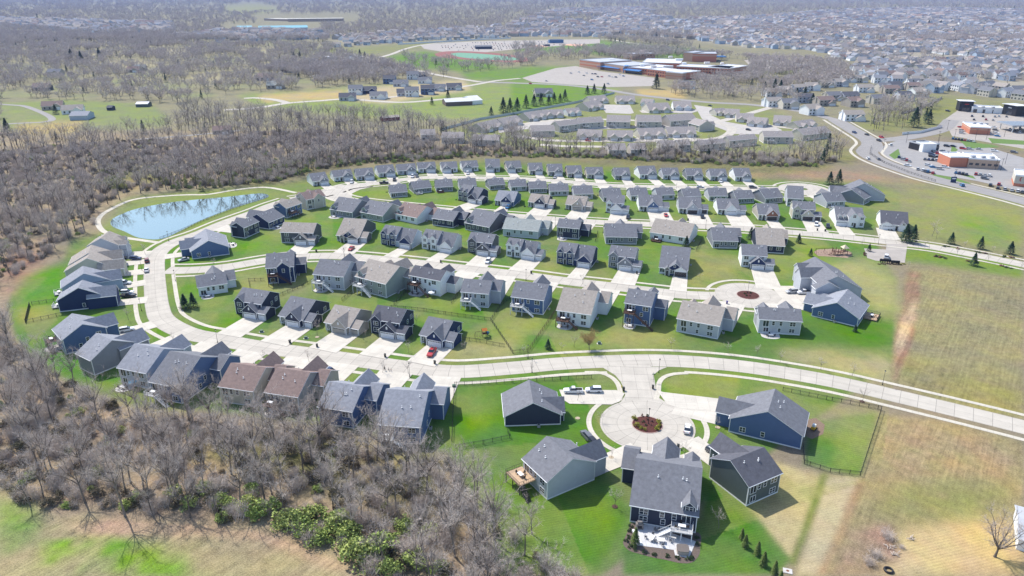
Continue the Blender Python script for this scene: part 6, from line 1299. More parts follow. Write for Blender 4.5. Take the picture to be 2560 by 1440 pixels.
def car(kind, col, xy, rz, label, group=None, low=False):
    o = thing({"pickup": "pickup_truck"}.get(kind, "parked_car"), label, {"pickup": "pickup truck", "suv": "car", "sedan": "car"}[kind], (xy[0], xy[1], .11), rz, group)
    if low:
        def f():
            b_, g_, wb = car_shapes(kind); k = len(b_.v); b_.v += g_.v; b_.f += [tuple(i + k for i in q) for q in g_.f]; b_.m += [2]*len(g_.f)
            for x in wb:
                for y in (-.82, .82): b_.tube((x, y - .1, .33), (x, y + .1, .33), .33, .33, 8, 1, True)
            return b_.mesh("body", [PAINT[col], TYRE, GLASS])
        me_ = shared(("lowcar", kind, col), f); bpy.data.objects.remove(o); o = tag(link("parked_car", me_, None, (xy[0], xy[1], .11), rz), label, "car", group); return o
    def fb(): b_, g_, wb = car_shapes(kind); return b_.mesh("body", [PAINT[col], TYRE]), g_.mesh("window", [GLASS]), wb
    b_, g_, wb = shared(("car", kind, col), fb); link("body", b_, o); link("window", g_, o); ty, ri = wheel_m()
    for x in wb:
        for y in (-.84, .84): w = link("wheel", ty, o, (x, y, .33)); link("rim", ri, w)
    L_ = 2.8 if kind == 'pickup' else 2.34
    def fl(): m = MB(); m.box(-.05, .05, -.18, .18, -.08, .08); return m.mesh("headlight", [LAMP])
    def ft(): m = MB(); m.box(-.05, .05, -.14, .14, -.12, .12); return m.mesh("tail_light", [TAIL])
    for y in (-.62, .62): link("headlight", shared("hl", fl), o, (L_ - .02, y, .68)); link("tail_light", shared("tl", ft), o, (-L_ + .03, y * 1.15, .82))
    return o
def pcar(kind, col, x, y, hx, hy, label, t='p', low=False, group=None):
    a = P(*T(t, x, y), .6); b_ = P(*T(t, hx, hy), .6); d = b_ - a; return car(kind, col, a, math.atan2(d[1], d[0]), label, group, low)
G1 = "cars on the near drives and streets"
for k, c, x, y, hx, hy, lb in [('pickup','white',1433,977,1400,977,"white pickup parked on the drive beside the charcoal house"), ('suv','white',1484,975,1450,975,"white sport utility car behind the white pickup"),
 ('sedan','white',1719,1072,1723,1050,"white sedan parked at the edge of the near turning circle"), ('suv','grey',1786,1131,1804,1141,"grey car in front of the green-grey house"), ('suv','black',1478,1101,1470,1092,"black car at the garage of the tan-deck house"), ('suv','grey',1467,1089,1459,1080,"dark grey car half hidden behind the garage peak"),
 ('suv','white',1588,1146,1590,1125,"white van roof on the drive behind the hot tub house"), ('pickup','red',1079,881,1071,893,"bright red pickup on the drive of the rightmost navy house"), ('sedan','red',878,621,868,630,"red car before the open garage of the tan gabled house"),
 ('suv','white',1220,653,1212,664,"white and black car on the inner street drive"), ('suv','blue',1270,518,1262,524,"bright blue car before the blue gabled house"), ('sedan','red',1665,538,1669,548,"small red car in a middle street drive"), ('suv','black',1570,543,1568,552,"black car at the end garage of the white house"), ('suv','black',1756,542,1758,552,"black car before dark garage doors"),
 ('suv','black',304,644,345,644,"black car nearest the garage below the pond"), ('suv','navy',339,646,375,646,"dark blue car beside the black one below the pond"), ('suv','maroon',367,651,366,640,"red brown car stopped in the vertical street"), ('sedan','white',366,675,367,660,"white car stopped in the vertical street behind the red brown one"),
 ('suv','white',312,707,345,706,"white car in the second drive of the left column"), ('suv','white',318,731,350,730,"white car behind the black pickup in the left column"), ('pickup','black',321,739,360,738,"black pickup in the third drive of the left column"), ('suv','white',317,824,350,818,"white car on the drive by the slate house"), ('sedan','silver',459,649,440,653,"silver car beside the slate corner house"),
 ('suv','silver',1979,729,1950,732,"silver car in the drive by the upper circle"), ('pickup','white',2010,731,1980,732,"white pickup in the drive by the upper circle"), ('suv','white',2216,641,2217,630,"white van in the small car park"), ('suv','white',2041,561,2041,572,"white car before dark garage doors on the right"), ('suv','black',2070,566,2071,577,"black car beside the dormered white house"), ('sedan','navy',826,926,835,930,"dark blue car beyond the brown roofed house")]:
    pcar(k, c, x, y, hx, hy, lb, group=G1)
G2 = "cars in the drives of the top street"
for i, (k, c, x, y, hx, hy) in enumerate([('suv','white',879,455,877,462), ('pickup','black',960,457,985,456), ('suv','white',1031,441,1030,447), ('suv','grey',1042,440,1042,447), ('pickup','black',986,449,985,456), ('suv','white',1169,433,1170,440), ('sedan','silver',1387,443,1384,449), ('suv','white',1802,453,1803,460), ('suv','grey',1882,468,1900,468), ('sedan','white',1750,467,1770,467)]):
    pcar(k, c, x, y, hx, hy, f"{c} {'pickup' if k == 'pickup' else 'car'}, {ordw(i)} along the top street", group=G2)
cc = ['white','black','silver','grey','navy','red','white','blue','black','silver']
def lot(t, pts, phrase, group, hx=(20, 3)):
    for i, (x, y) in enumerate(pts): c = cc[(i * 7 + len(phrase)) % 10]; pcar(['suv','sedan','suv'][i % 3], c, x, y, x + hx[0], y + hx[1], f"{c} car, {ordw(i)} from left in {phrase}", t, True, group)
lot('c', [(1000,145),(1105,150),(1225,8),(1940,412)], "cars on the collector road", "cars driving on the collector road", (-20,-16))
lot('m', [(865,1325),(990,1345),(1110,1405),(1135,1372)], "queue below the junction", "cars queueing below the junction", (20, 6))
lot('c', [(1360,155),(1395,213),(1595,278),(1605,212),(1655,230),(1640,105),(1640,125),(1700,128),(1710,97),(1720,248),(1755,70),(1775,230),(2170,345)], "lower shop car park", "cars in the lower shop car park")
lot('c', [(1790,20),(1850,20),(1950,45),(2020,50),(2110,50),(2265,68),(2460,82)], "side road by the bank", "cars on the road behind the bank")
lot('c', [(2225,410),(2300,440),(2310,402),(2370,450),(2440,462),(2500,470),(2545,480)], "row before the cream restaurant", "cars before the cream restaurant", (6, -12))
lot('m', [(1800,1110),(1925,1270),(1940,1305),(1940,1330),(2260,1270),(2275,1300),(2280,1330),(2295,1358)], "rows beside brick restaurant", "cars beside the brick restaurant")
lot('m', [(2040,1160),(2060,1195),(2150,1163),(2180,1195),(2250,1200),(2270,1165),(2310,1162),(2385,1165)], "row outside service bays", "cars outside the service bays", (4, -12))
xs_ = []
for (x0, y0, x1, y1, n) in ((1310,130,1440,180,5),(1570,150,1800,170,6),(1500,250,1700,300,4),(1880,285,2020,310,4),(2080,300,2260,320,4),(1600,60,1740,90,4)): xs_ += [(x0 + (x1-x0)*i/n, y0 + (y1-y0)*i/n) for i in range(n)]
lot('c', sorted(xs_), "marked bays of the shops", "cars in the marked bays of the shops", (6, -14))
lot('m', [(2420 + (i % 3) * 50, 1250 + i * 14) for i in range(6)] + [(1850 + i * 30, 1385 + i * 4) for i in range(8)], "bays near the fuel canopy", "cars near the fuel canopy", (4, -12))
lot('l', [(185,835),(345,810),(590,733),(670,722),(720,755),(748,733),(800,797),(805,738),(835,740),(860,768),(900,768),(962,838),(975,762),(1005,770),(1040,772),(1078,745),(1115,760)], "school car park", "cars in the school car park")
lot('l', [(1560,1000),(1980,1055),(2365,1298),(760,1405)], "streets round the villas", "cars on the villa streets")
n_ = 0
for r_ in range(6):
    y0 = 106 + r_ * 3.6
    for k in range(44):
        x = 1080 + k * 7.2 + r_ * 9 + RNG.uniform(-1, 1); y = y0 - k * .10 + 2
        if RNG.random() < .62 and n_ < 130 and inside(np.array([x]), np.array([y]), [(1060,120),(1180,105),(1400,101),(1495,100),(1490,107),(1380,114),(1280,122),(1200,129),(1110,128)])[0]:
            c = cc[int(RNG.integers(0, 10))]; pcar('suv' if k % 2 else 'sedan', c, x, y, x + 1, y - 3, f"{c} car, {ordw(n_)} in the crowded lot by the track", 'p', True, "cars in the crowded lot by the running track"); n_ += 1

# ================================================================ STREET FURNITURE
def lamp(x, y, label, h=4.9, group="black lamp posts", base=0.0):
    p = P(x, y); r = thing("street_lamp", label, "lamp post", (p[0], p[1], base), 0, group)
    def f1(): m = MB(); m.tube((0,0,0), (0,0,.9), .11, .09, 8); m.tube((0,0,.9), (0,0,4.4), .06, .045, 8); m.tube((0,0,0), (0,0,.12), .2, .2, 8, 0, True); return m.mesh("post", [BLACK])
    def f2(): m = MB(); m.tube((0,0,4.4), (0,0,4.75), .1, .2, 8, 1); m.tube((0,0,4.75), (0,0,4.8), .26, .26, 8, 0, True); m.tube((0,0,4.8), (0,0,5.0), .26, .04, 8, 0, True); return m.mesh("lantern", [BLACK, mat("lantern_glass", (.5,.5,.45), .3)])
    link("post", shared("lp", f1), r); link("lantern", shared("ll", f2), r); return r
for x, y, lb, b_ in [(1621,1061,"tall black lamp post standing in the planted near island",.2),(1869,735,"black lamp post standing in the upper island",.2),(2206,962,"black lamp post at the end of the upper pavement on the right",0),(1024,942,"black lamp post on the verge before the lower row",0),(544,856,"black lamp post at the bend beside the lower row",0),
 (422,603,"black lamp post beside the pond bank",0),(1330,931,"black lamp post on the verge above the charcoal house",0),(1647,932,"black lamp post at the right corner of the near side street",0),(1315,701,"black lamp post on the inner street beside a bin",0),(861,646,"black lamp post on the inner street left of centre",0),(439,703,"black lamp post at the corner of vertical and inner streets",0),
 (1320,896,"black lamp post where the back fence meets the verge",0),(2195,611,"black lamp post across from the long low white house",0),(354,777,"short black lamp post in the left column verge",0),(355,676,"black lamp post beside the white car in the vertical street",0),(1690,480,"black lamp post on the top street right of centre",0),(1388,566,"black lamp post beside the middle street",0),(1764,573,"black lamp post below the middle street drives",0)]: lamp(x, y, lb, base=b_)
for i, (t, x, y) in enumerate([('c',1855,385),('c',1780,190),('c',2270,260),('c',2370,200),('m',1700,1420),('m',1790,1300),('m',1860,1395),('m',2070,1400),('m',2180,1400),('m',1380,1430),('c',1150,60),('m',2360,1370),('c',2325,270),('c',1700,20)]):
    p = P(*T(t, x, y)); r = thing("car_park_lamp", f"tall thin light pole, {ordw(i)} of those around the shops", "lamp post", (p[0], p[1], 0), 0, "light poles around the shops")
    def f(): m = MB(); m.tube((0,0,0), (0,0,8), .12, .08, 6); m.box(-.9, .9, -.12, .12, 7.9, 8.1); return m.mesh("pole", [BLACK])
    link("pole", shared("cpl", f), r)
def bin_(x, y, lb, m1=None, t='p'):
    p = P(*T(t, x, y)); r = thing("wheelie_bin", lb, "bin", (p[0], p[1], .1), RNG.uniform(-.5, .5), "wheeled bins at the drive ends")
    mm = m1 or mat("bin_dark", (.03,.032,.03), .6)
    def f():
        m = MB(); z = [(.0,.24),(1.0,.31)]; v = [[(s*w, u*w*1.1, zz) for s, u in ((-1,-1),(1,-1),(1,1),(-1,1))] for zz, w in z]
        for i in range(4): j = (i+1) % 4; m.poly([v[0][i], v[0][j], v[1][j], v[1][i]])
        return m.mesh("body", [mm])
    def g(): m = MB(); m.slab([(-.34,-.38,1.1),(.34,-.38,1.06),(.34,.38,1.12),(-.34,.38,1.14)], .08, 0, 0); return m.mesh("lid", [mm])
    def h(): m = MB(); m.tube((-.3,0,0), (-.22,0,0), .13, .13, 8, 0, True); return m.mesh("wheel", [TYRE])
    link("body", shared(("bb", mm.name), f), r); link("lid", shared(("bl", mm.name), g), r); link("wheel", shared("bw_", h), r, (0,.3,.13)); link("wheel", shared("bw_", h), r, (.52,.3,.13))
for x, y, lb in [(725,858,"dark bin before the navy ranch drive"),(793,868,"dark bin between the tan house drives"),(963,893,"dark bin beside the white and charcoal house drive"),(1087,910,"dark bin below the red pickup"),(1559,977,"dark bin beside the yellow hydrant"),(1632,972,"dark bin at the long right drive of the near street"),(1695,1121,"dark bin at the lower edge of the near circle"),
 (1328,684,"dark bin at the white house drive on the inner street"),(1592,685,"dark bin against the grey house garage"),(1102,657,"dark bin on the inner street below the white house"),(791,630,"dark bin near the tan stone house drive"),(2043,577,"left of two dark bins below the beige house"),(2063,579,"right of two dark bins below the beige house"),(1720,552,"dark bin on the middle street verge")]: bin_(x, y, lb)
bin_(1817,760,"purple bin beside the upper turning circle", mat("bin_purple", (.05,.03,.22), .6))
p = P(1554, 969); m = MB(); m.tube((0,0,0), (0,0,.6), .13, .12, 8); m.tube((0,0,.6), (0,0,.8), .15, .05, 8, 0, True); m.tube((-.22,0,.45), (.22,0,.45), .06, .06, 6, 0, True); tag(m.obj("fire_hydrant", mat("hydrant_yellow", (.62,.42,.03), .5), None, (p[0], p[1], 0)), "yellow fire hydrant beside the left bin of the near street", "hydrant")
p = P(1633, 955); r = thing("street_sign", "street name sign post at the mouth of the near side street", "sign", (p[0], p[1], 0)); m = MB(); m.tube((0,0,0), (0,0,2.9), .04, .04, 6); m.obj("post", BLACK, r); m = MB(); m.box(-.5,.5,-.02,.02,2.6,2.85); m.box(-.02,.02,-.5,.5,2.88,3.1); m.obj("blades", mat("sign_green", (.03,.14,.07), .5), r)
for i, (x, y) in enumerate([(765,846),(1498,859),(1946,1102),(1135,967),(654,830),(1631,761-2),(2400-0,1390),(1325,712)][:6]):
    p = P(x, y); m = MB(); m.slab([(-.8,-.6,.06),(.8,-.6,.06),(.8,.6,.06),(-.8,.6,.06)], .06, 1, 1); m.box(-.5,.5,-.4,.4,.06,.75); tag(m.obj("utility_box", [mat("box_green", (.10,.16,.12), .6), PATIO], None, (p[0], p[1], 0)), f"small green utility cabinet on a pad, {ordw(i)} of those on the lawns", "utility box", "utility cabinets on the lawns")
# mail boxes behind the car park
for i in range(9):
    p = P(2201 + i * 5.6, 656 - (0 if i < 5 else -2) + i * .4); m = MB(); m.box(-.4,.4,-.25,.25,.6,1.7); m.box(-.12,.12,-.12,.12,0,.6); tag(m.obj("mailbox", BLACK, None, (p[0], p[1], 0)), f"black cluster mailbox, {ordw(i)} from left at the car park edge", "mailbox", "cluster mailboxes at the car park edge")
for i in range(26):
    x, y = [(2162 + RNG.uniform(-4, 6), 632 + i * .9) if i < 10 else (2195 + (i - 10) * 4.4, 660 + (i % 3)) ][0]; p = P(x, y); tag(link("shrub", DKS[1] if i < 10 else (GOLD[0] if i > 22 else DKS[1]), None, (p[0], p[1], 0), i, .55), f"rust brown hedge shrub, {ordw(i)} around the small car park", "shrub", "hedge shrubs around the small car park")
k_ = 0
for (x, y) in [(2365,617),(2395,622),(2445,631),(2460,634),(2510,642),(2530,645),(2345,642),(2350,643),(2360,645),(2420,654),(2440,658),(2505,666),(2520,670),(2340,641)]:
    p = P(x, y); tag(link("shrub", DKS[k_ % 2], None, (p[0], p[1], 0), k_, (2.2, 1.0, .7)), f"low dark shrub patch, {ordw(k_)} along the right road verge", "shrub", "low shrub patches along the right road"); k_ += 1

# ================================================================ FENCES
def fence(pts, label, h=1.3, m=BLACK, t='p', posts=2.4, solid=False, group=None):
    w = [P(*T(t, *q))[:2] for q in pts]; o = w[0]; r = thing("fence", label, "fence", (o[0], o[1], 0), 0, group); rl = MB()
    pm = shared(("fp", h, m.name), lambda: (lambda b_: (b_.box(-.05,.05,-.05,.05,0,h+.08), b_.mesh("post", [m]))[1])(MB())); n = 0
    for a, b_ in zip(w[:-1], w[1:]):
        L_ = np.linalg.norm(b_ - a); d = (b_ - a) / L_; nr = np.array([-d[1], d[0]]) * .02; a = a - o; b2 = b_ - o
        def bar(z0, z1, A, B):
            for s in (-1, 1): rl.poly([(*(A + nr*s), z0), (*(B + nr*s), z0), (*(B + nr*s), z1), (*(A + nr*s), z1)])
            rl.poly([(*(A - nr), z1), (*(B - nr), z1), (*(B + nr), z1), (*(A + nr), z1)])
        if solid: bar(.05, h, a, b2)
        else:
            for z in (.15, h - .25, h - .05): bar(z - .02, z + .02, a, b2)
            k = int(L_ / .22)
            for i in range(k): c = a + d * (i + .5) * L_ / k; bar(.1, h, c - d*.009, c + d*.009)
        for i in range(int(L_ / posts) + 1):
            if n < 100 and not (solid and L_ > 60 and i % 2): c = a + d * min(L_, i * posts); link("post", pm, r, (c[0], c[1], 0)); n += 1
    rl.obj("panels", m, r); return r
fence([(1479,946),(1400,950),(1280,957),(1136,964),(1129,1112)], "black metal fence along the verge and left side of the near green lawn")
fence([(1140,1122),(1210,1110),(1275,1096),(1268,1078)], "black metal fence crossing the lawn below the charcoal house")
fence([(1957,977),(2080,1002),(2203,1025),(2150,1189),(2075,1181),(2010,1160),(2007,1118)], "black metal fence enclosing the yard of the right slate house")
fence([(1227,802),(1252,765),(1290,735)], "black fence running up between two deep back yards"); fence([(1227,802),(1282,884)], "black fence running down to the verge corner"); fence([(1282,884),(1320,880),(1380,792),(1395,770)], "brown fence from the verge up to the pergola deck", m=WOODD)
fence([(1157,850),(1200,856),(1262,868)], "black fence below the orange playset"); fence([(1227,802),(1160,793),(1110,786),(1060,778),(1010,773),(975,770)], "black fence behind the front row yards")
fence([(985,762),(1030,718)], "black fence left of the white house patio"); fence([(1128,758),(1165,715)], "black fence right of the white house patio"); fence([(695,742),(760,716),(790,700)], "black fence right of the navy tall house"); fence([(855,752),(885,728)], "black fence right of the round tree rings")
fence([(64,808),(75,763)], "dark solid fence panel run at the far left lawn", solid=True, h=1.6); fence([(80,762),(150,752)], "black fence above the left yard"); fence([(64,808),(155,788)], "black fence below the left yard"); fence([(130,905),(178,893)], "black fence behind the grey lower row house")
fence([(625,720),(622,703),(662,702)], "black fence corner beside the tall navy house"); fence([(1740,628),(1755,600)], "black fence beside the white villa patio"); fence([(1488,605),(1495,580)], "black fence beside the charcoal square house")
fence([(1536,234),(1440,258),(1340,276),(1280,287),(1200,300),(1105,326)], "long pale grey privacy fence behind the villas", h=2.2, m=mat("vinyl_grey", (.50,.56,.58), .6), solid=True)
fence([(995,112),(1080,107),(1180,101),(1278,96)], "long white privacy fence behind the far houses", h=3, m=TRIM, solid=True, posts=6)
fence([(2255,337),(2300,333),(2355,319)], "white panel fence at the road junction", h=2.2, m=TRIM, solid=True); fence([(2252,286),(2300,272),(2355,246)], "grey timber fence up the bank behind the shops", h=2.2, m=mat("weathered_wood", (.33,.31,.29), .9), solid=True)
fence([(2178,368),(2174,385),(2210,408),(2270,432),(2340,455)], "black railing along the curve of the collector road", h=1.4, posts=3)
fence([(400,598),(455,577),(520,548),(600,517),(672,492)], "low thin fence between pond and road", h=1.1)
# ================================================================ YARD THINGS
def f_table():
    m = MB(); m.slab([(-.8,-.5,.74),(.8,-.5,.74),(.8,.5,.74),(-.8,.5,.74)], .05, 0, 0); return m.mesh("table_top", [TRIM])
def f_leg(h=.7): return shared(("leg", h), lambda: (lambda b_: (b_.box(-.03,.03,-.03,.03,0,h), b_.mesh("leg", [BLACK]))[1])(MB()))
def f_chair(mm):
    def f():
        m = MB(); m.box(-.25,.25,-.25,.25,.38,.44); m.slab([(-.25,.22,.95),(.25,.22,.95),(.25,.28,.95),(-.25,.28,.95)], .55, 0, 0)
        for x in (-.23,.23):
            for y in (-.23,.23): m.box(x-.02,x+.02,y-.02,y+.02,0,.4)
            m.box(x-.03,x+.03,-.25,.25,.6,.64)
        return m.mesh("patio_chair", [mm])
    return shared(("chair", mm.name), f)
DK = mat("dark_wicker", (.04,.035,.03), .8); nt_ = 0; nc_ = 0
def table_set(w, rz, ntab=True, nch=4, mm=DK):
    global nt_, nc_
    if ntab:
        r = thing("patio_table", f"pale outdoor table, {ordw(nt_)} of those on the decks and patios", "table", w, rz, "outdoor tables"); link("table_top", shared("tt", f_table), r); nt_ += 1
        for x in (-.7,.7):
            for y in (-.4,.4): link("leg", f_leg(), r, (x, y, 0))
    for i in range(nch):
        a = rz + math.pi * .5 * i + .2; d = 1.25; nc_ += 1
        tag(link("patio_chair", f_chair(mm), None, (w[0] + d*math.cos(a), w[1] + d*math.sin(a), w[2]), a - math.pi/2), f"dark outdoor chair, {ordw(nc_ - 1)} of those set round the patio tables", "chair", "outdoor chairs round the tables")
for w, a, lb in FURN: table_set(w, a, True, 3)
# the paved yard of the large charcoal house
yd = lambda x, y: T('y', x, y)
patch("mulch_bed", [tuple(q[:2]) for q in smooth([P(*yd(*q)) for q in [(165,890),(120,1010),(80,1120),(150,1200),(260,1235),(400,1275),(560,1305),(720,1340),(850,1335),(930,1260),(945,1180),(930,1000),(600,960)]], .6)], .03, mat("grey_brown_mulch", (.13,.10,.085), .95, .3, 4), world=True)
patch("patio", [yd(*q) for q in [(240,905),(600,935),(640,1010),(790,1060),(900,1100),(820,1290),(665,1255),(650,1195),(540,1180),(218,1140)]], .09, concrete("patio_slabs", (.60,.60,.61), 1.2, 1.2, .85))
def fixed(name, lb, cat, x, y, boxes, mm, rz=0, z=.1, t='y', parts=None):
    p = P(*T(t, x, y)); r = thing(name, lb, cat, (p[0], p[1], z), rz)
    for i, (nm, bx_, m_) in enumerate(boxes): m = MB(); [m.box(*q) for q in bx_]; m.obj(nm, m_, r)
    return r
ht = thing("hot_tub", "round-cornered hot tub with brown folding cover on the paved yard corner", "hot tub", (*P(*yd(748,1215))[:2], .1), -.1); m = MB(); n = 20
sq = [(1.25*math.copysign(abs(math.cos(a))**.5, math.cos(a)), 1.15*math.copysign(abs(math.sin(a))**.5, math.sin(a))) for a in [2*math.pi*i/n for i in range(n)]]
for i in range(n): j = (i+1) % n; m.poly([(*sq[i], 0), (*sq[j], 0), (*sq[j], .9), (*sq[i], .9)])
m.obj("tub", mat("tub_beige", (.45,.38,.32), .7), ht); m = MB()
for s in (-1, 1): m.slab([(q[0]*1.05, q[1]*1.05, 1.02) for q in ([(x, y) for x, y in sq if y*s >= -.01])], .1, 0, 0)
m.obj("cover", mat("cover_brown", (.14,.12,.11), .7), ht)
fixed("fireplace", "white masonry outdoor fireplace with dark opening at the yard's left end", "fireplace", 262, 950, [("body", [(-.8,.8,-.5,.5,0,1.4), (-.5,.5,-.35,.35,1.4,2.0)], STONE), ("hearth", [(-.45,.45,-.54,-.5,.3,1.0)], BLACK)], None)
fixed("seat_wall", "low white stone seat wall along the yard's left edge", "wall", 235, 1060, [("wall", [(-.25,.25,-2.2,2.2,0,.5)], TRIM)], None, .25)
for i, (x, y) in enumerate([(415,985),(400,1080),(490,1020),(505,1105),(635,1065)]): table_set((*P(*yd(x, y))[:2], .1), i, i in (1, 3), 2 if i in (1, 3) else 1, mat("grey_wicker", (.20,.20,.21), .8))
for i, (x, y) in enumerate([(165,930),(155,980),(140,1050),(115,1095),(160,1160),(215,1190),(318,1225),(432,1250),(575,1262),(690,1285),(805,1300),(855,1292),(920,1130),(910,1060)]): p = P(*yd(x, y)); tag(link("shrub", DKS[0], None, (p[0], p[1], 0), i, .7), f"dark green shrub, {ordw(i)} in the bed round the paved yard", "shrub", "shrubs round the paved yard")
one(ARB, 213, 1130, "tall narrow evergreen beside the outdoor fireplace", None, 1.3, "evergreen_tree", 'y')
# umbrella and white tables of the lower row
def umbrella(x, y, lb, col, h=2.4, r_=1.4, t='p', z=.1):
    p = P(*T(t, x, y)); r = thing("umbrella", lb, "umbrella", (p[0], p[1], z)); m = MB(); m.tube((0,0,0), (0,0,h), .03, .03, 6); m.obj("pole", TRIM, r); m = MB()
    for i in range(8): a0, a1 = math.pi*i/4, math.pi*(i+1)/4; m.poly([(0,0,h), (r_*math.cos(a0), r_*math.sin(a0), h-.55), (r_*math.cos(a1), r_*math.sin(a1), h-.55)])
    m.obj("canopy", col, r)
umbrella(336, 968, "pale turquoise umbrella over the lower patio", mat("umbrella_turquoise", (.30,.55,.62), .8)); umbrella(700, 1010, "white umbrella on the deck of the right brown roofed house", TRIM, z=2.4); umbrella(1145, 632, "white table umbrella", TRIM) if 0 else None
umbrella(1058 + 22, 742, "white umbrella on the white house patio", TRIM)
# playsets
p = P(1211, 842); r = thing("playset", "wooden playset with orange roof and blue tube slide", "playset", (p[0], p[1], 0), .3)
m = MB(); [m.box(x-.06, x+.06, y-.06, y+.06, 0, 2.6) for x in (-.7,.7) for y in (-.7,.7)]; m.box(-.75,.75,-.75,.75,1.3,1.4); m.box(-.75,.75,-.75,-.7,1.4,2.0); m.obj("tower", WOODD, r)
m = MB(); m.slab([(-.9,-.9,2.6),(.9,-.9,2.6),(.9,0,3.3),(-.9,0,3.3)], .05, 0, 0); m.slab([(-.9,.9,2.6),(.9,.9,2.6),(.9,0,3.3),(-.9,0,3.3)], .05, 0, 0); m.obj("roof", mat("playset_orange", (.62,.20,.04), .7), r)
m = MB(); pts = [(.7,0,1.6),(1.3,.2,1.5),(1.7,.6,1.1),(1.6,1.1,.6),(1.2,1.3,.3)]; [m.tube(pts[i], pts[i+1], .35, .35, 8) for i in range(4)]; m.obj("slide", mat("slide_blue", (.03,.17,.42), .4), r)
m = MB(); m.tube((-.7,0,2.3), (-3.2,0,2.3), .06, .06, 5); m.tube((-3.2,0,2.3), (-3.5,-.8,0), .05, .05, 5); m.tube((-3.2,0,2.3), (-3.5,.8,0), .05, .05, 5); [m.tube((x,0,2.3), (x,0,.5), .015, .015, 4) for x in (-1.4,-1.8,-2.4,-2.8)]; m.box(-1.85,-1.35,-.15,.15,.45,.5); m.box(-2.85,-2.35,-.15,.15,.45,.5); m.obj("swing_beam", WOODD, r)
p = P(2104, 636); r = thing("play_structure", "brown playground climbing tower with tan roof", "playground", (p[0], p[1], 0), .1); bw = mat("playground_brown", (.14,.07,.045), .6)
m = MB(); [m.box(x-.1, x+.1, y-.1, y+.1, 0, 3.2) for x in (0,2,-2.4,-4.2) for y in (-1,1)]; [m.box(x0, x1, -1.1, 1.1, z, z+.15) for x0, x1, z in ((0,2.1,1.6),(-2.4,0,1.2),(-4.3,-2.4,1.5))]; m.obj("tower", bw, r)
m = MB(); [m.poly([(1,0,4.6), q0, q1]) for q0, q1 in (((-.4,-1.5,3.2),(2.4,-1.5,3.2)),((2.4,-1.5,3.2),(2.4,1.5,3.2)),((2.4,1.5,3.2),(-.4,1.5,3.2)),((-.4,1.5,3.2),(-.4,-1.5,3.2)))]; m.obj("roof", mat("tan_metal", (.55,.47,.34), .6), r)
m = MB(); m.slab([(2,-.4,1.7),(2,.4,1.7),(5,.4,.2),(5,-.4,.2)], .1, 0, 0); m.slab([(-4.2,-.4,1.6),(-4.2,.4,1.6),(-6.4,.2,.2),(-6.4,-.6,.2)], .1, 0, 0); m.obj("slide", bw, r)
p = P(2060, 634); r = thing("swing_set", "brown metal swing frame left of the climbing tower", "swings", (p[0], p[1], 0), .05); m = MB(); m.tube((-4,0,2.6), (4,0,2.6), .08, .08, 6); [m.tube((x,0,2.6), (x,y,0), .07, .07, 6) for x in (-4,0,4) for y in (-1,1)]; m.obj("frame", bw, r); m = MB(); [(m.tube((x,0,2.6),(x,0,.6),.02,.02,4), m.tube((x+.5,0,2.6),(x+.5,0,.6),.02,.02,4), m.box(x,x+.5,-.12,.12,.55,.6)) for x in (-3,-1.6,1,2.4)]; m.obj("swing_seats", BLACK, r)
# tyres hung in the trees, fire ring, debris at the lower right
def ring(x, y, z, R_, r_, name, lb, cat, m_, flat=True, t='p'):
    p = P(*T(t, x, y), z); m = MB(); n = 18; k = 8
    pt = lambda i, j: ((R_ + r_*math.cos(2*math.pi*j/k))*math.cos(2*math.pi*i/n), r_*math.sin(2*math.pi*j/k), (R_ + r_*math.cos(2*math.pi*j/k))*math.sin(2*math.pi*i/n)) if not flat else ((R_ + r_*math.cos(2*math.pi*j/k))*math.cos(2*math.pi*i/n), (R_ + r_*math.cos(2*math.pi*j/k))*math.sin(2*math.pi*i/n), r_*math.sin(2*math.pi*j/k))
    for i in range(n):
        for j in range(k): m.poly([pt(i,j), pt(i+1,j), pt(i+1,j+1), pt(i,j+1)])
    if not flat: m.tube((0,0,R_), (0,0,R_+4), .02, .02, 4)
    tag(m.obj(name, m_, None, (p[0], p[1], z + (0 if not flat else r_))), lb, cat)
ring(73, 1246, .9, .35, .13, "tyre_swing", "tyre swing hanging at the far left edge of the wood", "swing", TYRE, False); ring(171, 1222, .9, .35, .13, "tyre_swing", "tyre swing hanging further inside the left wood", "swing", TYRE, False)
ring(2221, 1427, 0, .8, .22, "fire_ring", "black fire ring on the pale ground at the lower right", "fire pit", BLACK)
p = P(1969, 1428); m = MB(); m.slab([(-.9,-.7,.12),(.9,-.7,.12),(.9,.7,.12),(-.9,.7,.12)], .12, 0, 0); m.disc(0, 0, .135, .3, 16, 1); tag(m.obj("utility_pad", [PATIO, mat("rust", (.22,.09,.05))], None, (p[0], p[1], 0), -.3), "square concrete pad with rusty round lid below the hedge row", "utility pad")
for i, (x, y, s, lb) in enumerate([(2218,1345,1.6,"grey brush heap, upper one on the pinkish soil"),(2188,1392,1.4,"grey brush heap, lower one on the pinkish soil"),(2253,1370,.7,"small dark brush tuft beside the pale debris"),(2172,1410,1.3,"reddish dead brush heap left of the fire ring")]):
    p = P(x, y); tag(link("brush_pile", TWB[i % 3], None, (p[0], p[1], 0), i, (s, s, s*.7)), lb, "brush pile")
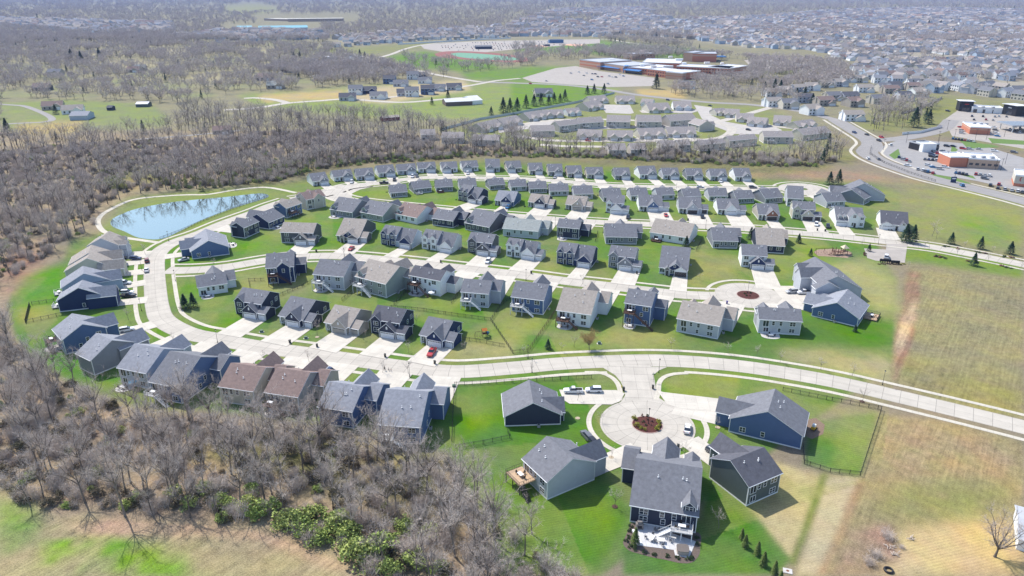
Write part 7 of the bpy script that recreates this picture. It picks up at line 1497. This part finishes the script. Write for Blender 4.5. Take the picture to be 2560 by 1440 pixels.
for i, (x, y) in enumerate([(2274,1350),(2226,1371),(2238,1388)]):
    p = P(x, y); m = MB(); rr = random.Random(i)
    for _ in range(9): a = rr.uniform(0, 3); x0, y0 = rr.uniform(-.8,.8), rr.uniform(-.6,.6); m.tube((x0, y0, rr.uniform(.05,.4)), (x0 + math.cos(a)*.9, y0 + math.sin(a)*.9, rr.uniform(.05,.5)), .07, .07, 5, 0, True)
    tag(m.obj("log_pile", mat("pale_logs", (.55,.47,.40), .9), None, (p[0], p[1], 0)), f"small pile of pale cut logs, {['topmost','middle','lowest'][i]} of three near the fire ring", "log pile", "pale log piles")
# yellow digger on the bare soil of the right slate house
p = P(2034, 1074); patch("bare_soil", [(2010,1050),(2040,1045),(2062,1062),(2058,1085),(2030,1098),(2014,1090)], .03, mat("brown_soil", (.20,.14,.10), .95, .3, 3)); r = thing("mini_loader", "small yellow and white loader on bare soil", "loader", (p[0], p[1], 0), .8)
m = MB(); hull(m, [(-.9,.35,1.0,.5,.5),(.1,.35,1.1,.5,.45),(.7,.35,.7,.45,.4)]); m.obj("body", mat("machine_yellow", (.62,.36,.02), .5), r); m = MB(); m.box(-.5,.3,-.4,.4,1.05,1.75); m.obj("cab", TRIM, r); m = MB(); m.slab([(.9,-.6,.5),(1.4,-.6,.2),(1.4,.6,.2),(.9,.6,.5)], .1, 0, 0); m.obj("bucket", BLACK, r)
for y in (-.5,.5):
    for x in (-.5,.4): m = MB(); m.tube((x,y-.1,.3),(x,y+.1,.3),.3,.3,10,0,True); m.obj("wheel", TYRE, r)
sg = thing("shop_sign", "dark blue monument sign on the verge by the collector road", "sign", (*P(*T('c',1850,385))[:2], 0)); m = MB(); m.box(-1.6,1.6,-.25,.25,0,3.6); m.obj("panel", mat("sign_navy", (.02,.04,.10), .5), sg); m = MB(); m.box(-1.2,1.2,-.3,-.26,2.2,2.9); m.obj("lettering_band", TRIM, sg)

na_ = 0
for h, r in list(zip(HOUSES, ROOTS))[37:110]:
    if h[1] < 10: continue
    q_ = W2(r, (h[1]/2 + .9, RNG.uniform(-3, 2))); na_ += 1
    def f(): m = MB(); m.box(-.4,.4,-.4,.4,.05,.85); m.tube((0,0,.85), (0,0,.9), .3, .3, 10, 1, True); return m.mesh("air_conditioner", [mat("ac_grey", (.35,.36,.36), .6), BLACK])
    tag(link("air_conditioner", shared("ac", f), None, (q_[0], q_[1], 0), r.rotation_euler[2]), f"grey air conditioner box, {ordw(na_ - 1)} of those beside house side walls", "air conditioner", "air conditioners beside the houses")
# ================================================================ PEOPLE on the road
SKIN = mat("skin", (.45,.28,.20), .6)
def person(x, y, h, rz, label, top, legs, hair, stride=.3):
    p = P(x, y); r = thing("person", label, "person", (p[0], p[1], .035), rz); s = h / 1.75
    V = [(0,0,.95),(0,0,1.15),(0,0,1.40),(0,0,1.52),(0,0,1.60),(.02,0,1.70), (stride*.5,.09,.52),(stride,.09,.08),(stride+.14,.09,.03), (-stride*.3,-.09,.52),(-stride,-.09,.12),(-stride+.12,-.09,.05),
         (-.02,.2,1.40),(-.1,.24,1.14),(.06,.25,.92),(.12,.25,.84), (0,-.2,1.40),(.08,-.24,1.14),(.22,-.24,.95),(.29,-.24,.88), (0,.09,.90),(0,-.09,.90)]
    Ed = [(0,1),(1,2),(2,3),(3,4),(4,5),(0,20),(20,6),(6,7),(7,8),(0,21),(21,9),(9,10),(10,11),(2,12),(12,13),(13,14),(14,15),(2,16),(16,17),(17,18),(18,19)]
    Rd = [.14,.13,.15,.06,.09,.085,.065,.045,.035,.065,.045,.035,.06,.045,.035,.03,.06,.045,.035,.03,.09,.09]
    me_ = bpy.data.meshes.new("body"); me_.from_pydata([tuple(c * s for c in v) for v in V], Ed, []); o = link("body", me_, r); sk = o.modifiers.new("skin", 'SKIN')
    for i, sv in enumerate(me_.skin_vertices[0].data): sv.radius = (Rd[i]*s, Rd[i]*s); sv.use_root = i == 0
    o.modifiers.new("sub", 'SUBSURF').levels = 1; me_.materials.append(SKIN)
    def shell(nm, vi, ed, m_, k=1.22):
        mm = bpy.data.meshes.new(nm); mm.from_pydata([tuple(c * s for c in V[i]) for i in vi], [(vi.index(a), vi.index(b_)) for a, b_ in ed], []); q = link(nm, mm, r); q.modifiers.new("skin", 'SKIN')
        for j, sv in enumerate(mm.skin_vertices[0].data): sv.radius = (Rd[vi[j]]*s*k,)*2; sv.use_root = j == 0
        q.modifiers.new("sub", 'SUBSURF').levels = 1; mm.materials.append(m_)
    shell("jacket", [0,1,2,12,13,14,16,17,18], [(0,1),(1,2),(2,12),(12,13),(13,14),(2,16),(16,17),(17,18)], top); shell("trousers", [0,20,6,7,21,9,10], [(0,20),(20,6),(6,7),(0,21),(21,9),(9,10)], legs)
    m = MB(); n = 10
    for i in range(n):
        for j in range(3):
            a0, a1 = 2*math.pi*i/n, 2*math.pi*(i+1)/n; z0, z1 = j/3*math.pi/2, (j+1)/3*math.pi/2; q = lambda a, z: (s*(-.0 + .115*math.cos(a)*math.cos(z)), s*.11*math.sin(a)*math.cos(z), s*(1.66 + .13*math.sin(z)))
            m.poly([q(a0,z0), q(a1,z0), q(a1,z1), q(a0,z1)])
    m.obj("hair", hair, r)
HR = mat("dark_hair", (.03,.02,.015), .8); person(962, 927, 1.72, rad(-20), "adult in dark clothes walking along the road before the lower row", mat("dark_green_cloth", (.05,.07,.06), .9), mat("dark_trousers", (.03,.03,.04), .9), HR)
person(972, 927.5, 1.15, rad(-10), "child in grey walking just behind the adult", mat("grey_cloth", (.25,.26,.28), .9), mat("dark_trousers", (.03,.03,.04), .9), HR, .2); person(978, 929, 1.05, rad(-15), "smallest child in pink, last of the three walkers", mat("pink_cloth", (.55,.18,.16), .9), mat("grey_cloth", (.25,.26,.28), .9), HR, .18)
# ================================================================ AIR
hz = MB(); hz.box(-9000, 9000, -600, 30000, -1.2, 150); HM = bpy.data.materials.new("haze_air"); HM.use_nodes = True; _N = HM.node_tree.nodes; _N.remove(_N["Principled BSDF"])
_v = _N.new("ShaderNodeVolumePrincipled"); _v.inputs["Color"].default_value = (0.40, 0.55, 1.0, 1); _v.inputs["Density"].default_value = 0.00006; _v.inputs["Anisotropy"].default_value = 0.0
HM.node_tree.links.new(_v.outputs[0], _N["Material Output"].inputs["Volume"])
tag(hz.obj("haze", HM), "thin blue haze over the whole landscape", "haze", kind="stuff")
